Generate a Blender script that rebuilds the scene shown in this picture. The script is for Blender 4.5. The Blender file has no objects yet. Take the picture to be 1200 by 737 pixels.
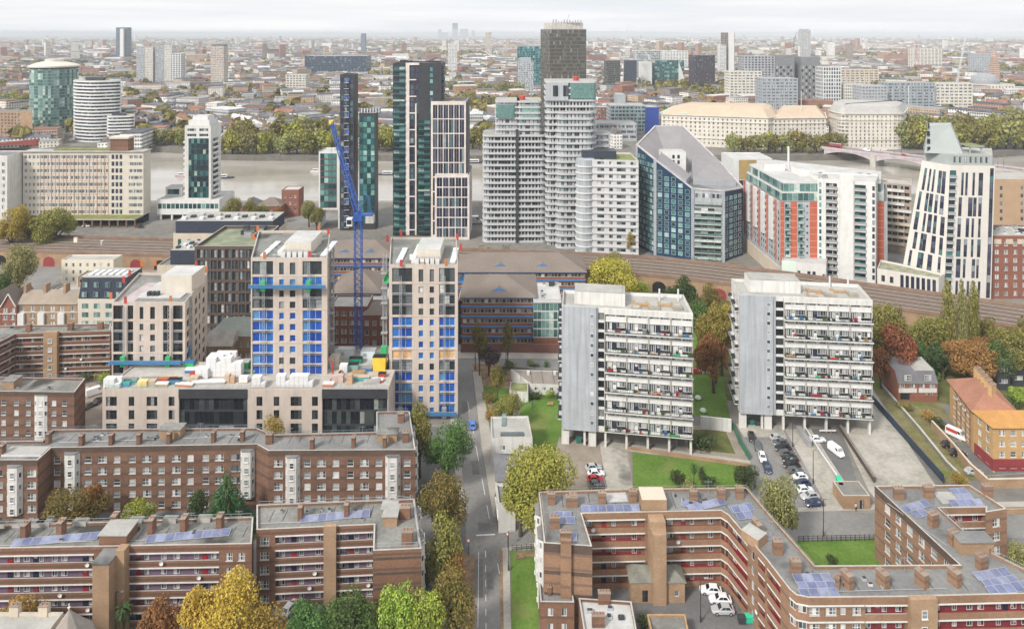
EXPO=0.33
HAZE=0.00009
import bpy,math,random
from mathutils import Vector,Matrix,noise as mnoise
R=random.Random(11)
C=bpy.context.scene.collection
PI=math.pi
CAMZ,FOC,HZ,CX=110.0,800.0,38.0,600.0
def P(x,y,z=0.0):
 D=(CAMZ-z)*FOC/(y-HZ)
 return((x-CX)*D/FOC,D)
def AX(x,D):return(x-CX)*D/FOC
def ZY(y,D):return CAMZ-(y-HZ)*D/FOC
def G(pts,z=0.0):return[P(x,y,z)for x,y in pts]
ORG={}
def org(o):return ORG.get(o.name,(0,0,0))if o else(0,0,0)
class MB:
 def __init__(s):s.v,s.f,s.m,s.uv=[],[],[],None
 def face(s,pts,m=0):
  i=len(s.v);s.v.extend(tuple(p)for p in pts);s.f.append(tuple(range(i,i+len(pts))));s.m.append(m)
 def obox(s,cx,cy,z0,lx,ly,h,a=0.0,m=0,mt=None,bottom=False,taper=1.0):
  c,n=math.cos(a),math.sin(a);i=len(s.v)
  for z,k in((z0,1.0),(z0+h,taper)):
   for px,py in((-1,-1),(1,-1),(1,1),(-1,1)):
    x,y=px*lx/2*k,py*ly/2*k
    s.v.append((cx+x*c-y*n,cy+x*n+y*c,z))
  for j in range(4):
   k=(j+1)%4;s.f.append((i+j,i+k,i+k+4,i+j+4));s.m.append(m)
  s.f.append((i+4,i+5,i+6,i+7));s.m.append(m if mt is None else mt)
  if bottom:s.f.append((i+3,i+2,i+1,i));s.m.append(m)
 def box(s,x0,y0,z0,x1,y1,z1,m=0,mt=None):
  s.obox((x0+x1)/2,(y0+y1)/2,z0,x1-x0,y1-y0,z1-z0,0,m,mt,True)
 def prism(s,poly,z0,z1,m=0,mt=None,top=True,bottom=False):
  n=len(poly);i=len(s.v)
  s.v.extend((x,y,z0)for x,y in poly);s.v.extend((x,y,z1)for x,y in poly)
  for j in range(n):
   k=(j+1)%n;s.f.append((i+j,i+k,i+n+k,i+n+j));s.m.append(m)
  if top:s.f.append(tuple(range(i+n,i+2*n)));s.m.append(m if mt is None else mt)
  if bottom:s.f.append(tuple(reversed(range(i,i+n))));s.m.append(m)
 def tube(s,p,q,r0,r1=None,n=6,m=0,cap=True):
  p,q=Vector(p),Vector(q);r1=r0 if r1 is None else r1
  d=(q-p);
  if d.length<1e-6:return
  d.normalize();a=d.orthogonal().normalized();b=d.cross(a);i=len(s.v)
  for c,r in((p,r0),(q,r1)):
   for k in range(n):
    t=2*PI*k/n;s.v.append(tuple(c+(a*math.cos(t)+b*math.sin(t))*r))
  for k in range(n):
   l=(k+1)%n;s.f.append((i+k,i+l,i+n+l,i+n+k));s.m.append(m)
  if cap:
   s.f.append(tuple(range(i+n,i+2*n)));s.m.append(m);s.f.append(tuple(reversed(range(i,i+n))));s.m.append(m)
 def bar(s,p,q,w,h=None,m=0):
  s.tube(p,q,w*.7,w*.7,4,m)
 def lathe(s,cx,cy,prof,n=16,m=0,a0=0,sx=1,sy=1):
  i=len(s.v)
  for r,z in prof:
   for k in range(n):
    t=2*PI*k/n+a0;s.v.append((cx+r*math.cos(t)*sx,cy+r*math.sin(t)*sy,z))
  for j in range(len(prof)-1):
   for k in range(n):
    l=(k+1)%n;s.f.append((i+j*n+k,i+j*n+l,i+(j+1)*n+l,i+(j+1)*n+k));s.m.append(m)
 def mesh(s,name,mats,o=(0,0,0),smooth=False):
  me=bpy.data.meshes.new(name)
  ox,oy,oz=o
  me.from_pydata([(x-ox,y-oy,z-oz)for x,y,z in s.v],[],s.f)
  mats=mats if isinstance(mats,(list,tuple))else[mats]
  for m in mats:me.materials.append(m)
  if len(mats)>1:me.polygons.foreach_set('material_index',s.m)
  if smooth:me.polygons.foreach_set('use_smooth',[True]*len(s.f))
  if s.uv:
   l=me.uv_layers.new(name='UVMap');l.data.foreach_set('uv',[c for t in s.uv for c in t])
  return me
 def build(s,name,mats,parent=None,smooth=False):
  o=org(parent);me=s.mesh(name,mats,o,smooth)
  ob=bpy.data.objects.new(name,me);C.objects.link(ob)
  if parent:ob.parent=parent
  ORG[ob.name]=o
  return ob
def put(name,me,parent,loc,rz=0.0):
 o=org(parent);ob=bpy.data.objects.new(name,me);C.objects.link(ob)
 ob.location=(loc[0]-o[0],loc[1]-o[1],loc[2]-o[2]);ob.rotation_euler=(0,0,rz);ob.parent=parent
 ORG[ob.name]=tuple(loc)
 return ob
def sub(name,me,parent,loc=(0,0,0)):
 ob=bpy.data.objects.new(name,me);C.objects.link(ob);ob.parent=parent;ob.location=loc
 return ob
def tag(o,label,cat,group=None,kind=None):
 if label:o['label']=label
 if cat:o['category']=cat
 if group:o['group']=group
 if kind:o['kind']=kind
 return o
def thing(name,label,cat,x,y,z=0.0,group=None,rz=0.0,reg=True):
 o=bpy.data.objects.new(name,None);C.objects.link(o);o.location=(x,y,z);o.rotation_euler=(0,0,rz)
 o.empty_display_size=.5
 ORG[o.name]=(x,y,z)if reg else(0,0,0)
 return tag(o,label,cat,group)
def single(mb,name,mats,label,cat,x,y,z=0.0,group=None,smooth=False):
 me=mb.mesh(name,mats,(x,y,z),smooth);o=bpy.data.objects.new(name,me);C.objects.link(o);o.location=(x,y,z)
 ORG[o.name]=(x,y,z)
 return tag(o,label,cat,group)
def structure(mb,name,mats,smooth=False):
 o=mb.build(name,mats,None,smooth);o['kind']='structure';return o
def copy_tree(o,parent=None):
 c=o.copy();C.objects.link(c);c.parent=parent
 for ch in list(o.children):copy_tree(ch,c)
 return c
def inset(poly,d):
 n=len(poly);out=[]
 for i in range(n):
  a,b,c=poly[i-1],poly[i],poly[(i+1)%n]
  d1=Vector((b[0]-a[0],b[1]-a[1])).normalized();d2=Vector((c[0]-b[0],c[1]-b[1])).normalized()
  n1=Vector((-d1.y,d1.x));n2=Vector((-d2.y,d2.x));m=n1+n2
  if m.length<.2:m=n1.copy()
  m.normalize();k=d/max(.35,m.dot(n1));out.append((b[0]+m.x*k,b[1]+m.y*k))
 return out
def rounded(poly,r,n=5):
 out=[];k=len(poly)
 for i in range(k):
  a,b,c=Vector(poly[i-1]),Vector(poly[i]),Vector(poly[(i+1)%k])
  p=b+(a-b).normalized()*r;q=b+(c-b).normalized()*r
  for j in range(n+1):
   t=j/n;out.append(tuple((1-t)**2*p+2*t*(1-t)*b+t*t*q))
 return out
def rect(x0,y0,x1,y1):return[(x0,y0),(x1,y0),(x1,y1),(x0,y1)]
MAT={}
class NT:
 def __init__(s,name):
  s.m=bpy.data.materials.new(name);s.m.use_nodes=True;s.t=s.m.node_tree;s.b=s.t.nodes['Principled BSDF'];s.out=s.t.nodes['Material Output']
 def n(s,typ,**kw):
  nd=s.t.nodes.new('ShaderNode'+typ)
  for k,v in kw.items():
   if k in nd.bl_rna.properties.keys():setattr(nd,k,v)
  return nd
 def l(s,a,b):s.t.links.new(a,b)
 def math(s,op,a,b=None,c=None):
  nd=s.n('Math',operation=op)
  for i,v in enumerate((a,b,c)):
   if v is None:continue
   if isinstance(v,(int,float)):nd.inputs[i].default_value=v
   else:s.l(v,nd.inputs[i])
  return nd.outputs[0]
 def mix(s,fac,a,b,mode='MIX'):
  nd=s.n('MixRGB',blend_type=mode)
  for i,v in enumerate((fac,a,b)):
   if isinstance(v,(int,float)):nd.inputs[i].default_value=v
   elif isinstance(v,tuple):nd.inputs[i].default_value=(v+(1,))[:4]
   else:s.l(v,nd.inputs[i])
  return nd.outputs[0]
 def noise(s,vec,scale,detail=3):
  nd=s.n('TexNoise');nd.inputs['Scale'].default_value=scale;nd.inputs['Detail'].default_value=detail
  if vec is not None:s.l(vec,nd.inputs['Vector'])
  return nd.outputs['Fac']
 def ramp(s,fac,stops,const=False):
  nd=s.n('ValToRGB');e=nd.color_ramp.elements
  if const:nd.color_ramp.interpolation='CONSTANT'
  while len(e)>1:e.remove(e[-1])
  e[0].position=stops[0][0];e[0].color=tuple(stops[0][1])+(1,)
  for p,c in stops[1:]:
   x=e.new(p);x.color=tuple(c)+(1,)
  s.l(fac,nd.inputs[0]);return nd.outputs[0]
 def set(s,**kw):
  for k,v in kw.items():
   i=s.b.inputs[k.replace('_',' ')]
   if isinstance(v,tuple):i.default_value=(v+(1,))[:4]
   elif isinstance(v,(int,float)):i.default_value=v
   else:s.l(v,i)
def geo(nt):return nt.n('NewGeometry')
def M(name,col,rough=.85,var=.18,scale=.25,bands=None,metal=0.0,streak=0.0,speck=None,spec=.3):
 """surface with weathering: broad blotches, fine grain, optional string courses (period, offset, thickness, colour)"""
 if name in MAT:return MAT[name]
 nt=NT(name);g=geo(nt);pos=g.outputs['Position']
 a=nt.noise(pos,scale,4);b=nt.noise(pos,scale*9,2)
 v=nt.math('ADD',nt.math('MULTIPLY',a,.65),nt.math('MULTIPLY',b,.35))
 lo=tuple(max(0,c*(1-1.6*var))for c in col);hi=tuple(min(1,c*(1+1.6*var))for c in col)
 c=nt.ramp(v,[(.25,lo),(.75,hi)])
 if speck:
  w=nt.n('TexWhiteNoise');sn=nt.n('VectorMath',operation='SNAP');nt.l(pos,sn.inputs[0]);sn.inputs[1].default_value=(.45,.45,.15)
  nt.l(sn.outputs[0],w.inputs[0]);c=nt.mix(nt.math('MULTIPLY',w.outputs['Value'],speck[1]),c,speck[0])
 if streak:
  mp=nt.n('Mapping');mp.inputs['Scale'].default_value=(1.2,1.2,.06);nt.l(pos,mp.inputs[0])
  k=nt.ramp(nt.noise(mp.outputs[0],1.0,4),[(.45,(0,0,0)),(.75,(1,1,1))])
  c=nt.mix(nt.math('MULTIPLY',k,streak),c,tuple(x*.45 for x in col))
 if bands:
  per,off,th,bc=bands
  sx=nt.n('SeparateXYZ');nt.l(pos,sx.inputs[0])
  fr=nt.math('FRACT',nt.math('DIVIDE',nt.math('ADD',sx.outputs[2],-off+100*per),per))
  c=nt.mix(nt.math('MULTIPLY',nt.math('LESS_THAN',fr,th/per),.8),c,nt.mix(b,tuple(x*.8 for x in bc),tuple(x*1.2 for x in bc)))
 nt.set(Base_Color=c,Roughness=rough,Metallic=metal,Specular_IOR_Level=spec)
 MAT[name]=nt.m;return nt.m
def glass(name,stops,rough=.12,spec=.6,grain=0):
 """panes: each window takes its own shade (clear, reflecting, blinds, curtains)"""
 if name in MAT:return MAT[name]
 nt=NT(name);g=geo(nt);oi=nt.n('ObjectInfo')
 r=nt.math('FRACT',nt.math('ADD',oi.outputs['Random'],nt.math('MULTIPLY',g.outputs['Random Per Island'],7.31)))
 c=nt.ramp(r,stops,True)
 n=nt.noise(g.outputs['Position'],.7,2)
 c=nt.mix(1.0,c,nt.ramp(n,[(.3,(.75,.75,.75)),(.7,(1.2,1.2,1.2))]),'MULTIPLY')
 nt.set(Base_Color=c,Roughness=rough,Specular_IOR_Level=spec);MAT[name]=nt.m;return nt.m
def leaf(name,cols,tr=.25):
 nt=NT(name);g=geo(nt);oi=nt.n('ObjectInfo')
 n=nt.noise(g.outputs['Position'],.45,2)
 f=nt.math('ADD',nt.math('MULTIPLY',g.outputs['Random Per Island'],.55),nt.math('MULTIPLY',n,.5))
 c=nt.ramp(f,[(.12,cols[0]),(.5,cols[1]),(.9,cols[2])])
 h=nt.n('HueSaturation');nt.l(c,h.inputs['Color']);h.inputs['Saturation'].default_value=.95
 nt.l(nt.math('ADD',.475,nt.math('MULTIPLY',oi.outputs['Random'],.05)),h.inputs['Hue'])
 nt.l(nt.math('ADD',.8,nt.math('MULTIPLY',oi.outputs['Random'],.4)),h.inputs['Value'])
 nt.set(Base_Color=h.outputs[0],Roughness=.7,Specular_IOR_Level=.2)
 t=nt.n('BsdfTranslucent');nt.l(h.outputs[0],t.inputs[0]);mx=nt.n('MixShader');mx.inputs[0].default_value=tr
 nt.l(nt.b.outputs[0],mx.inputs[1]);nt.l(t.outputs[0],mx.inputs[2]);nt.l(mx.outputs[0],nt.out.inputs[0])
 MAT[name]=nt.m;return nt.m
def paint(name='car_paint',rough=.3):
 nt=NT(name);oi=nt.n('ObjectInfo');nt.set(Base_Color=oi.outputs['Color'],Roughness=rough,Coat_Weight=.4);MAT[name]=nt.m;return nt.m
brick_a=M('brown_brick',(.215,.12,.078),.9,.2,.22,bands=(2.65,0.35,.75,(.115,.072,.056)),speck=((.10,.06,.05),.45))
brick_b=M('purple_brown_brick',(.23,.125,.08),.9,.2,.22,bands=(2.75,0.2,.5,(.125,.075,.06)),speck=((.12,.07,.05),.4))
brick_m=M('orange_brown_brick',(.29,.178,.112),.9,.2,.22,bands=(2.75,1.9,.5,(.17,.11,.085)),speck=((.2,.11,.07),.4))
brick_t=M('tan_brick',(.36,.245,.155),.9,.2,.3,speck=((.25,.15,.09),.35))
brick_y=M('yellow_stock_brick',(.52,.34,.16),.9,.12,.3,speck=((.3,.17,.08),.35))
brick_r=M('red_brick',(.27,.115,.08),.9,.12,.3,speck=((.18,.07,.05),.4))
brick_d=M('dark_coping_brick',(.105,.075,.06),.9,.2,.5)
stone=M('portland_stone',(.66,.62,.55),.8,.1,.15,streak=.3)
white=M('white_render',(.66,.65,.62),.7,.09,.3,streak=.42)
whitep=M('white_paint',(.68,.68,.66),.5,.07,.5,streak=.2)
greyc=M('grey_cladding',(.42,.445,.47),.55,.1,.3,streak=.5)
greyd=M('grey_cladding_dark',(.36,.39,.42),.55,.07,.3,streak=.3)
precast=M('beige_precast',(.55,.475,.415),.85,.08,.35,streak=.3)
conc=M('concrete',(.44,.42,.38),.9,.15,.3,streak=.3)
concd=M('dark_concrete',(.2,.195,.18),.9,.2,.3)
navy=M('navy_cladding',(.045,.055,.08),.45,.12,.5)
charcoal=M('charcoal_metal',(.05,.053,.06),.45,.15,.5)
dbrick=M('dark_brown_brick',(.115,.085,.075),.85,.12,.3)
def ground_mat(name,cols,scale,rough=.95,fine=3.0,worn=None):
 nt=NT(name);g=geo(nt);p=g.outputs['Position']
 a=nt.noise(p,scale,5);b=nt.noise(p,fine,3)
 f=nt.math('ADD',nt.math('MULTIPLY',a,.6),nt.math('MULTIPLY',b,.4))
 c=nt.ramp(f,[(.32,cols[0]),(.5,cols[1]),(.68,cols[2])])
 if worn:
  k=nt.ramp(nt.noise(p,scale*.6,6),[(worn[1],(0,0,0)),(worn[1]+.1,(1,1,1))]);c=nt.mix(k,c,worn[0])
 nt.set(Base_Color=c,Roughness=rough,Specular_IOR_Level=.2);MAT[name]=nt.m;return nt.m
felt=ground_mat('grey_roof_felt',[(.15,.153,.15),(.2,.2,.195),(.26,.26,.25)],.16,worn=((.10,.10,.098),.6),fine=1.6)
feltd=ground_mat('stained_roof_felt',[(.14,.14,.13),(.21,.21,.195),(.29,.285,.265)],.15,worn=((.06,.058,.052),.56),fine=1.4)
felt2=M('pale_roof_felt',(.36,.355,.33),.95,.18,.2)
gravel=M('roof_gravel',(.33,.3,.25),.95,.2,.6)
tile_b=M('brown_roof_tile',(.20,.17,.145),.9,.12,.15,speck=((.16,.12,.1),.4))
tile_g=M('slate_roof',(.17,.17,.18),.8,.18,.3,speck=((.1,.1,.11),.4))
tile_r=M('terracotta_tile',(.34,.17,.115),.9,.14,.3,speck=((.25,.1,.06),.4))
tile_o=M('orange_tile',(.46,.25,.085),.9,.14,.5,speck=((.4,.18,.06),.4))
copper=M('green_copper',(.36,.47,.40),.7,.1,.1)
tarp=M('ochre_sheeting',(.50,.40,.30),.8,.06,.1)
roofw=M('white_roof',(.47,.465,.45),.8,.16,.2,streak=.2)
roofl=M('lilac_metal_roof',(.26,.245,.25),.6,.08,.2)
steelblue=M('blue_crane_steel',(.03,.09,.33),.5,.25,.6)
bluep=M('blue_platform',(.05,.18,.36),.6,.12,.6)
blueband=M('blue_fascia',(.09,.22,.45),.6,.1,.5)
greenm=M('green_drive_unit',(.05,.42,.16),.5,.1,.6)
redm=M('red_panel',(.45,.065,.055),.6,.08,.6)
orangem=M('orange_panel',(.50,.17,.06),.6,.08,.6)
yellowm=M('yellow_paint',(.80,.55,.06),.6,.08,.6)
redd=M('maroon_panel',(.26,.045,.05),.7,.1,.6)
mauve=M('mauve_paint',(.20,.135,.20),.8,.15,.4)
doorred=M('red_door',(.36,.03,.04),.5,.1,.6)
doornav=M('navy_door',(.025,.03,.07),.5,.1,.6)
galv=M('galvanised_steel',(.42,.43,.44),.45,.1,.5,metal=.4)
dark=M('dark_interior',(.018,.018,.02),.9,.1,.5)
wrap=M('white_wrapped_pallet',(.72,.72,.72),.35,.05,1.2)
timber=M('timber',(.42,.27,.14),.85,.2,.8)
cream=M('cream_render',(.62,.57,.49),.8,.06,.3,streak=.15)
sand=M('sandstone',(.58,.50,.40),.85,.08,.3,streak=.15)
tanb=M('tan_panel',(.44,.30,.19),.8,.07,.3)
teal_s=M('teal_spandrel',(.05,.15,.16),.3,.15,.3)
bluecl=M('blue_cladding',(.018,.05,.105),.35,.2,.2)
cobalt=M('cobalt_cladding',(.03,.07,.32),.4,.1,.2)
rub=M('tyre_rubber',(.02,.02,.02),.9,.1,2)
ivory=M('pale_green_panel',(.66,.76,.68),.7,.04,.3)
terrac=M('orange_red_panel',(.50,.13,.075),.8,.1,.3,bands=(2.9,.3,.25,(.62,.38,.26)))
S1=[(0,(.035,.045,.05)),(.35,(.075,.095,.10)),(.6,(.15,.17,.175)),(.8,(.32,.34,.34)),(.92,(.6,.6,.57))]
g_std=glass('window_glass',S1)
g_res=glass('flat_window_glass',[(0,(.05,.06,.07)),(.25,(.12,.14,.155)),(.5,(.25,.27,.28)),(.72,(.42,.43,.42)),(.88,(.62,.61,.58))])
g_dark=glass('dark_glass',[(0,(.012,.016,.02)),(.45,(.03,.037,.042)),(.75,(.07,.085,.085)),(.93,(.28,.30,.28))])
g_teal=glass('teal_glass',[(0,(.012,.06,.065)),(.3,(.03,.12,.125)),(.55,(.07,.22,.21)),(.78,(.16,.36,.33)),(.93,(.36,.52,.48))],.08,.8)
g_tdk=glass('deep_teal_glass',[(0,(.008,.03,.04)),(.4,(.015,.06,.07)),(.65,(.03,.11,.115)),(.85,(.10,.24,.22)),(.95,(.34,.42,.36))],.08,.8)
g_green=glass('green_glass',[(0,(.05,.12,.11)),(.3,(.11,.22,.20)),(.6,(.2,.33,.30)),(.82,(.33,.46,.42)),(.94,(.52,.60,.55))],.1,.8)
g_pale=glass('pale_panel_glass',[(0,(.36,.37,.39)),(.35,(.43,.445,.46)),(.70,(.06,.075,.085)),(.79,(.14,.2,.2)),(.88,(.3,.34,.35))],.2,.5)
g_navy=glass('navy_glass',[(0,(.025,.03,.055)),(.35,(.05,.055,.09)),(.65,(.09,.10,.14)),(.82,(.07,.16,.17)),(.94,(.3,.34,.36))],.12,.6)
g_blue=glass('blue_film',[(0,(.015,.07,.36)),(.3,(.02,.11,.46)),(.6,(.03,.16,.50)),(.9,(.1,.26,.5))],.35,.5)
g_ply=glass('plywood_board',[(0,(.62,.38,.2)),(.5,(.68,.44,.25))],.8,.2)
g_solar=glass('solar_cell',[(0,(.13,.15,.26)),(.4,(.17,.19,.31)),(.7,(.22,.24,.35))],.2,.6)
paint()
metalw=M('white_metal',(.62,.63,.64),.4,.05,.5)
LEAF={'mustard':leaf('mustard_leaves',[(.13,.12,.02),(.29,.26,.045),(.44,.38,.08)]),'olive':leaf('olive_leaves',[(.085,.09,.02),(.22,.21,.045),(.40,.36,.09)]),'yellow':leaf('yellow_leaves',[(.19,.15,.02),(.40,.32,.04),(.58,.46,.08)]),'gold':leaf('golden_leaves',[(.26,.17,.02),(.52,.36,.04),(.74,.54,.09)]),'green':leaf('green_leaves',[(0.0297,0.0675,0.0162),(0.081,0.149,0.0338),(0.176,0.257,0.0607)]),'lime':leaf('lime_leaves',[(0.121,0.162,0.0162),(0.284,0.351,0.0405),(0.486,0.527,0.081)]),'orange':leaf('orange_leaves',[(0.189,0.108,0.027),(0.365,0.209,0.054),(0.54,0.324,0.081)]),'rust':leaf('rust_leaves',[(0.149,0.054,0.0243),(0.297,0.108,0.0446),(0.446,0.189,0.0675)]),'dark':leaf('dark_leaves',[(0.027,0.0459,0.0175),(0.054,0.0837,0.027),(0.115,0.149,0.0473)]),'conifer':leaf('conifer_needles',[(0.0189,0.0567,0.0189),(0.0473,0.115,0.0338),(0.101,0.189,0.054)]),'willow':leaf('willow_leaves',[(0.135,0.142,0.0405),(0.27,0.27,0.0878),(0.432,0.419,0.162)]),'bare':leaf('purple_twigs',[(0.0675,0.0405,0.0473),(0.121,0.081,0.081),(0.189,0.135,0.135)]),'mixed':leaf('turning_leaves',[(0.0607,0.081,0.0189),(0.176,0.162,0.0405),(0.405,0.257,0.054)]),}
bark=M('bark',(.10,.075,.055),.95,.3,1.5)
m_grass=ground_mat('lawn_grass',[(.065,.125,.02),(.105,.185,.032),(.16,.24,.055)],.12,fine=1.3,worn=((.19,.185,.07),.6))
m_rough=ground_mat('rough_grass',[(.10,.10,.03),(.17,.155,.07),(.24,.21,.12)],.3,fine=1.7,worn=((.10,.16,.02),.58))
m_scrub=ground_mat('scrub',[(.05,.07,.02),(.10,.11,.035),(.17,.15,.06)],.3)
m_asph=ground_mat('asphalt',[(.17,.165,.16),(.215,.21,.20),(.26,.25,.24)],.12,fine=1.2,worn=((.29,.275,.26),.62))
m_asphd=ground_mat('dark_asphalt',[(.115,.115,.115),(.15,.148,.145),(.2,.195,.19)],.15,fine=1.4)
m_pave=ground_mat('paving',[(.30,.28,.25),(.37,.345,.31),(.44,.41,.365)],.25,fine=2.0)
m_paver=ground_mat('brown_paving',[(.20,.17,.14),(.27,.23,.19),(.33,.29,.24)],.25,fine=2.0)
m_slab=ground_mat('old_concrete',[(.27,.255,.22),(.38,.36,.315),(.48,.45,.40)],.14,fine=.9,worn=((.16,.155,.14),.6))
m_leafl=ground_mat('fallen_leaves',[(.13,.09,.06),(.24,.16,.10),(.34,.23,.13)],.6,fine=2.5)
m_land=ground_mat('city_ground',[(.13,.125,.115),(.2,.19,.17),(.27,.25,.22)],.02,fine=.3,worn=((.09,.10,.04),.6))
m_ball=ground_mat('track_ballast',[(.085,.065,.055),(.125,.098,.082),(.17,.138,.115)],.3,fine=1.5)
m_line=M('road_paint',(.7,.7,.68),.7,.15,1.5)
m_yel=M('yellow_road_paint',(.68,.47,.05),.7,.15,1.5)
def water_mat():
 nt=NT('river_water');g=geo(nt);mp=nt.n('Mapping');mp.inputs['Scale'].default_value=(.35,1.0,1);nt.l(g.outputs['Position'],mp.inputs[0])
 n=nt.noise(mp.outputs[0],.35,5);big=nt.noise(mp.outputs[0],.03,4)
 bp=nt.n('Bump');bp.inputs['Strength'].default_value=.35;bp.inputs['Distance'].default_value=.25;nt.l(n,bp.inputs['Height'])
 nt.l(bp.outputs[0],nt.b.inputs['Normal'])
 nt.set(Base_Color=nt.ramp(big,[(.35,(.30,.275,.24)),(.65,(.41,.385,.35))]),Roughness=.1,Specular_IOR_Level=.5);return nt.m
m_water=water_mat()
def far_wall(name,stops,wx=3.0,wz=3.1,fill=(.3,.72,.3,.78),win=(.10,.11,.12)):
 """masonry of far houses: colour per building, rows of openings set out from the wall's own measure (UV in metres)"""
 nt=NT(name);g=geo(nt);uv=nt.n('UVMap');sx=nt.n('SeparateXYZ');nt.l(uv.outputs[0],sx.inputs[0])
 oi=nt.n('ObjectInfo');r=nt.math('FRACT',nt.math('ADD',oi.outputs['Random'],nt.math('MULTIPLY',g.outputs['Random Per Island'],5.17)))
 c=nt.ramp(r,stops,True)
 c=nt.mix(1.0,c,nt.ramp(nt.noise(g.outputs['Position'],.15,3),[(.3,(.8,.8,.8)),(.7,(1.15,1.15,1.15))]),'MULTIPLY')
 fu=nt.math('FRACT',nt.math('DIVIDE',sx.outputs[0],wx));fv=nt.math('FRACT',nt.math('DIVIDE',sx.outputs[1],wz))
 a=nt.math('MULTIPLY',nt.math('GREATER_THAN',fu,fill[0]),nt.math('LESS_THAN',fu,fill[1]))
 b=nt.math('MULTIPLY',nt.math('GREATER_THAN',fv,fill[2]),nt.math('LESS_THAN',fv,fill[3]))
 k=nt.math('MULTIPLY',a,b)
 nt.set(Base_Color=nt.mix(k,c,win),Roughness=nt.math('SUBTRACT',.9,nt.math('MULTIPLY',k,.6)),Specular_IOR_Level=.3);MAT[name]=nt.m;return nt.m
FW=[(0,(.34,.16,.11)),(.13,(.42,.25,.17)),(.25,(.50,.38,.26)),(.46,(.72,.68,.60)),(.66,(.78,.76,.72)),(.84,(.55,.53,.5)),(.93,(.30,.24,.20))]
far_w=far_wall('far_masonry',FW)
far_red=far_wall('far_red_masonry',[(0,(.36,.14,.09)),(.5,(.44,.2,.13)),(.8,(.50,.30,.2))])
far_pale=far_wall('far_pale_masonry',[(0,(.74,.70,.62)),(.4,(.78,.76,.72)),(.75,(.62,.58,.5))])
far_off=far_wall('far_office_wall',[(0,(.5,.5,.5)),(.3,(.66,.64,.6)),(.55,(.34,.36,.38)),(.75,(.48,.36,.28)),(.9,(.2,.22,.25))],2.2,3.6,(.12,.88,.3,.8),(.09,.11,.13))
def far_roof(name,stops):
 nt=NT(name);g=geo(nt);oi=nt.n('ObjectInfo')
 r=nt.math('FRACT',nt.math('ADD',oi.outputs['Random'],nt.math('MULTIPLY',g.outputs['Random Per Island'],5.17)))
 c=nt.ramp(r,stops,True)
 c=nt.mix(1.0,c,nt.ramp(nt.noise(g.outputs['Position'],.2,3),[(.3,(.75,.75,.75)),(.7,(1.2,1.2,1.2))]),'MULTIPLY')
 nt.set(Base_Color=c,Roughness=.9,Specular_IOR_Level=.2);MAT[name]=nt.m;return nt.m
far_rf=far_roof('far_roof',[(0,(.10,.105,.12)),(.25,(.145,.15,.165)),(.46,(.21,.21,.22)),(.62,(.25,.13,.095)),(.72,(.30,.295,.295)),(.83,(.55,.55,.55)),(.965,(.32,.15,.1))])
STY={'sash':(whitep,g_res,.09,1,2,1),'sash2':(whitep,g_res,.09,3,2,1),'csm':(whitep,g_res,.08,2,1,0),'csm3':(whitep,g_res,.08,3,1,0),'dk':(charcoal,g_std,.07,1,1,0),'dk2':(charcoal,g_std,.08,2,2,0),'dk3':(charcoal,g_std,.09,3,2,0),'dkd':(charcoal,g_dark,.08,2,2,0),'dkd3':(charcoal,g_dark,.09,3,2,0),'blue':(metalw,g_blue,.10,1,1,0),'blue2':(metalw,g_blue,.12,2,1,0),'blue3':(metalw,g_blue,.12,3,1,0),'ply':(metalw,g_ply,.1,2,1,0),'teal':(charcoal,g_teal,.06,1,1,0),'teal2':(charcoal,g_teal,.06,2,1,0),'navy':(charcoal,g_navy,.06,1,2,0),'navy2':(charcoal,g_navy,.06,2,1,0),'grey':(metalw,g_res,.07,2,1,0),'small':(whitep,g_res,.07,1,1,0),'strip':(metalw,g_std,.07,4,1,0),'stack':(charcoal,g_navy,.05,1,3,0),'green':(greyd,g_green,.06,2,1,0),'greensq':(metalw,g_teal,.08,1,1,0),'louv':(dark,g_dark,.06,1,5,0),'stair':(metalw,g_std,.07,1,3,0),'off':(sand,g_std,.12,2,1,0),'wht':(whitep,g_res,.12,3,2,0)}
WM={}
def win_mesh(w,h,sty,pane=None):
 key=(round(w,2),round(h,2),sty,pane)
 if key in WM:return WM[key]
 fr,gl,fw,nx,nz,sill=STY[sty];w,h=key[0],key[1];b=MB()
 if pane!='pane':
  b.box(0,-.05,0,w,.02,fw,0);b.box(0,-.05,h-fw,w,.02,h,0);b.box(0,-.05,fw,fw,.02,h-fw,0);b.box(w-fw,-.05,fw,w,.02,h-fw,0)
  for i in range(1,nx):x=w*i/nx;b.box(x-fw*.4,-.045,fw,x+fw*.4,.015,h-fw,0)
  for i in range(1,nz):z=h*i/nz;b.box(fw,-.04,z-fw*.35,w-fw,.012,z+fw*.35,0)
  if sill:b.box(-.06,-.2,-.09,w+.06,.02,-.005,0)
 if pane!='frame':
  for i in range(nx):
   b.face([(w*i/nx+fw*.5,0,fw*.5),(w*(i+1)/nx-fw*.3,0,fw*.5),(w*(i+1)/nx-fw*.3,0,h-fw*.5),(w*i/nx+fw*.5,0,h-fw*.5)],1)
 mats=[fr,gl]if pane is None else([fr]if pane=='frame' else[gl])
 if pane=='pane':b.m=[0]*len(b.m)
 WM[key]=b.mesh('pane' if pane=='pane' else 'window',mats);return WM[key]
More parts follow.
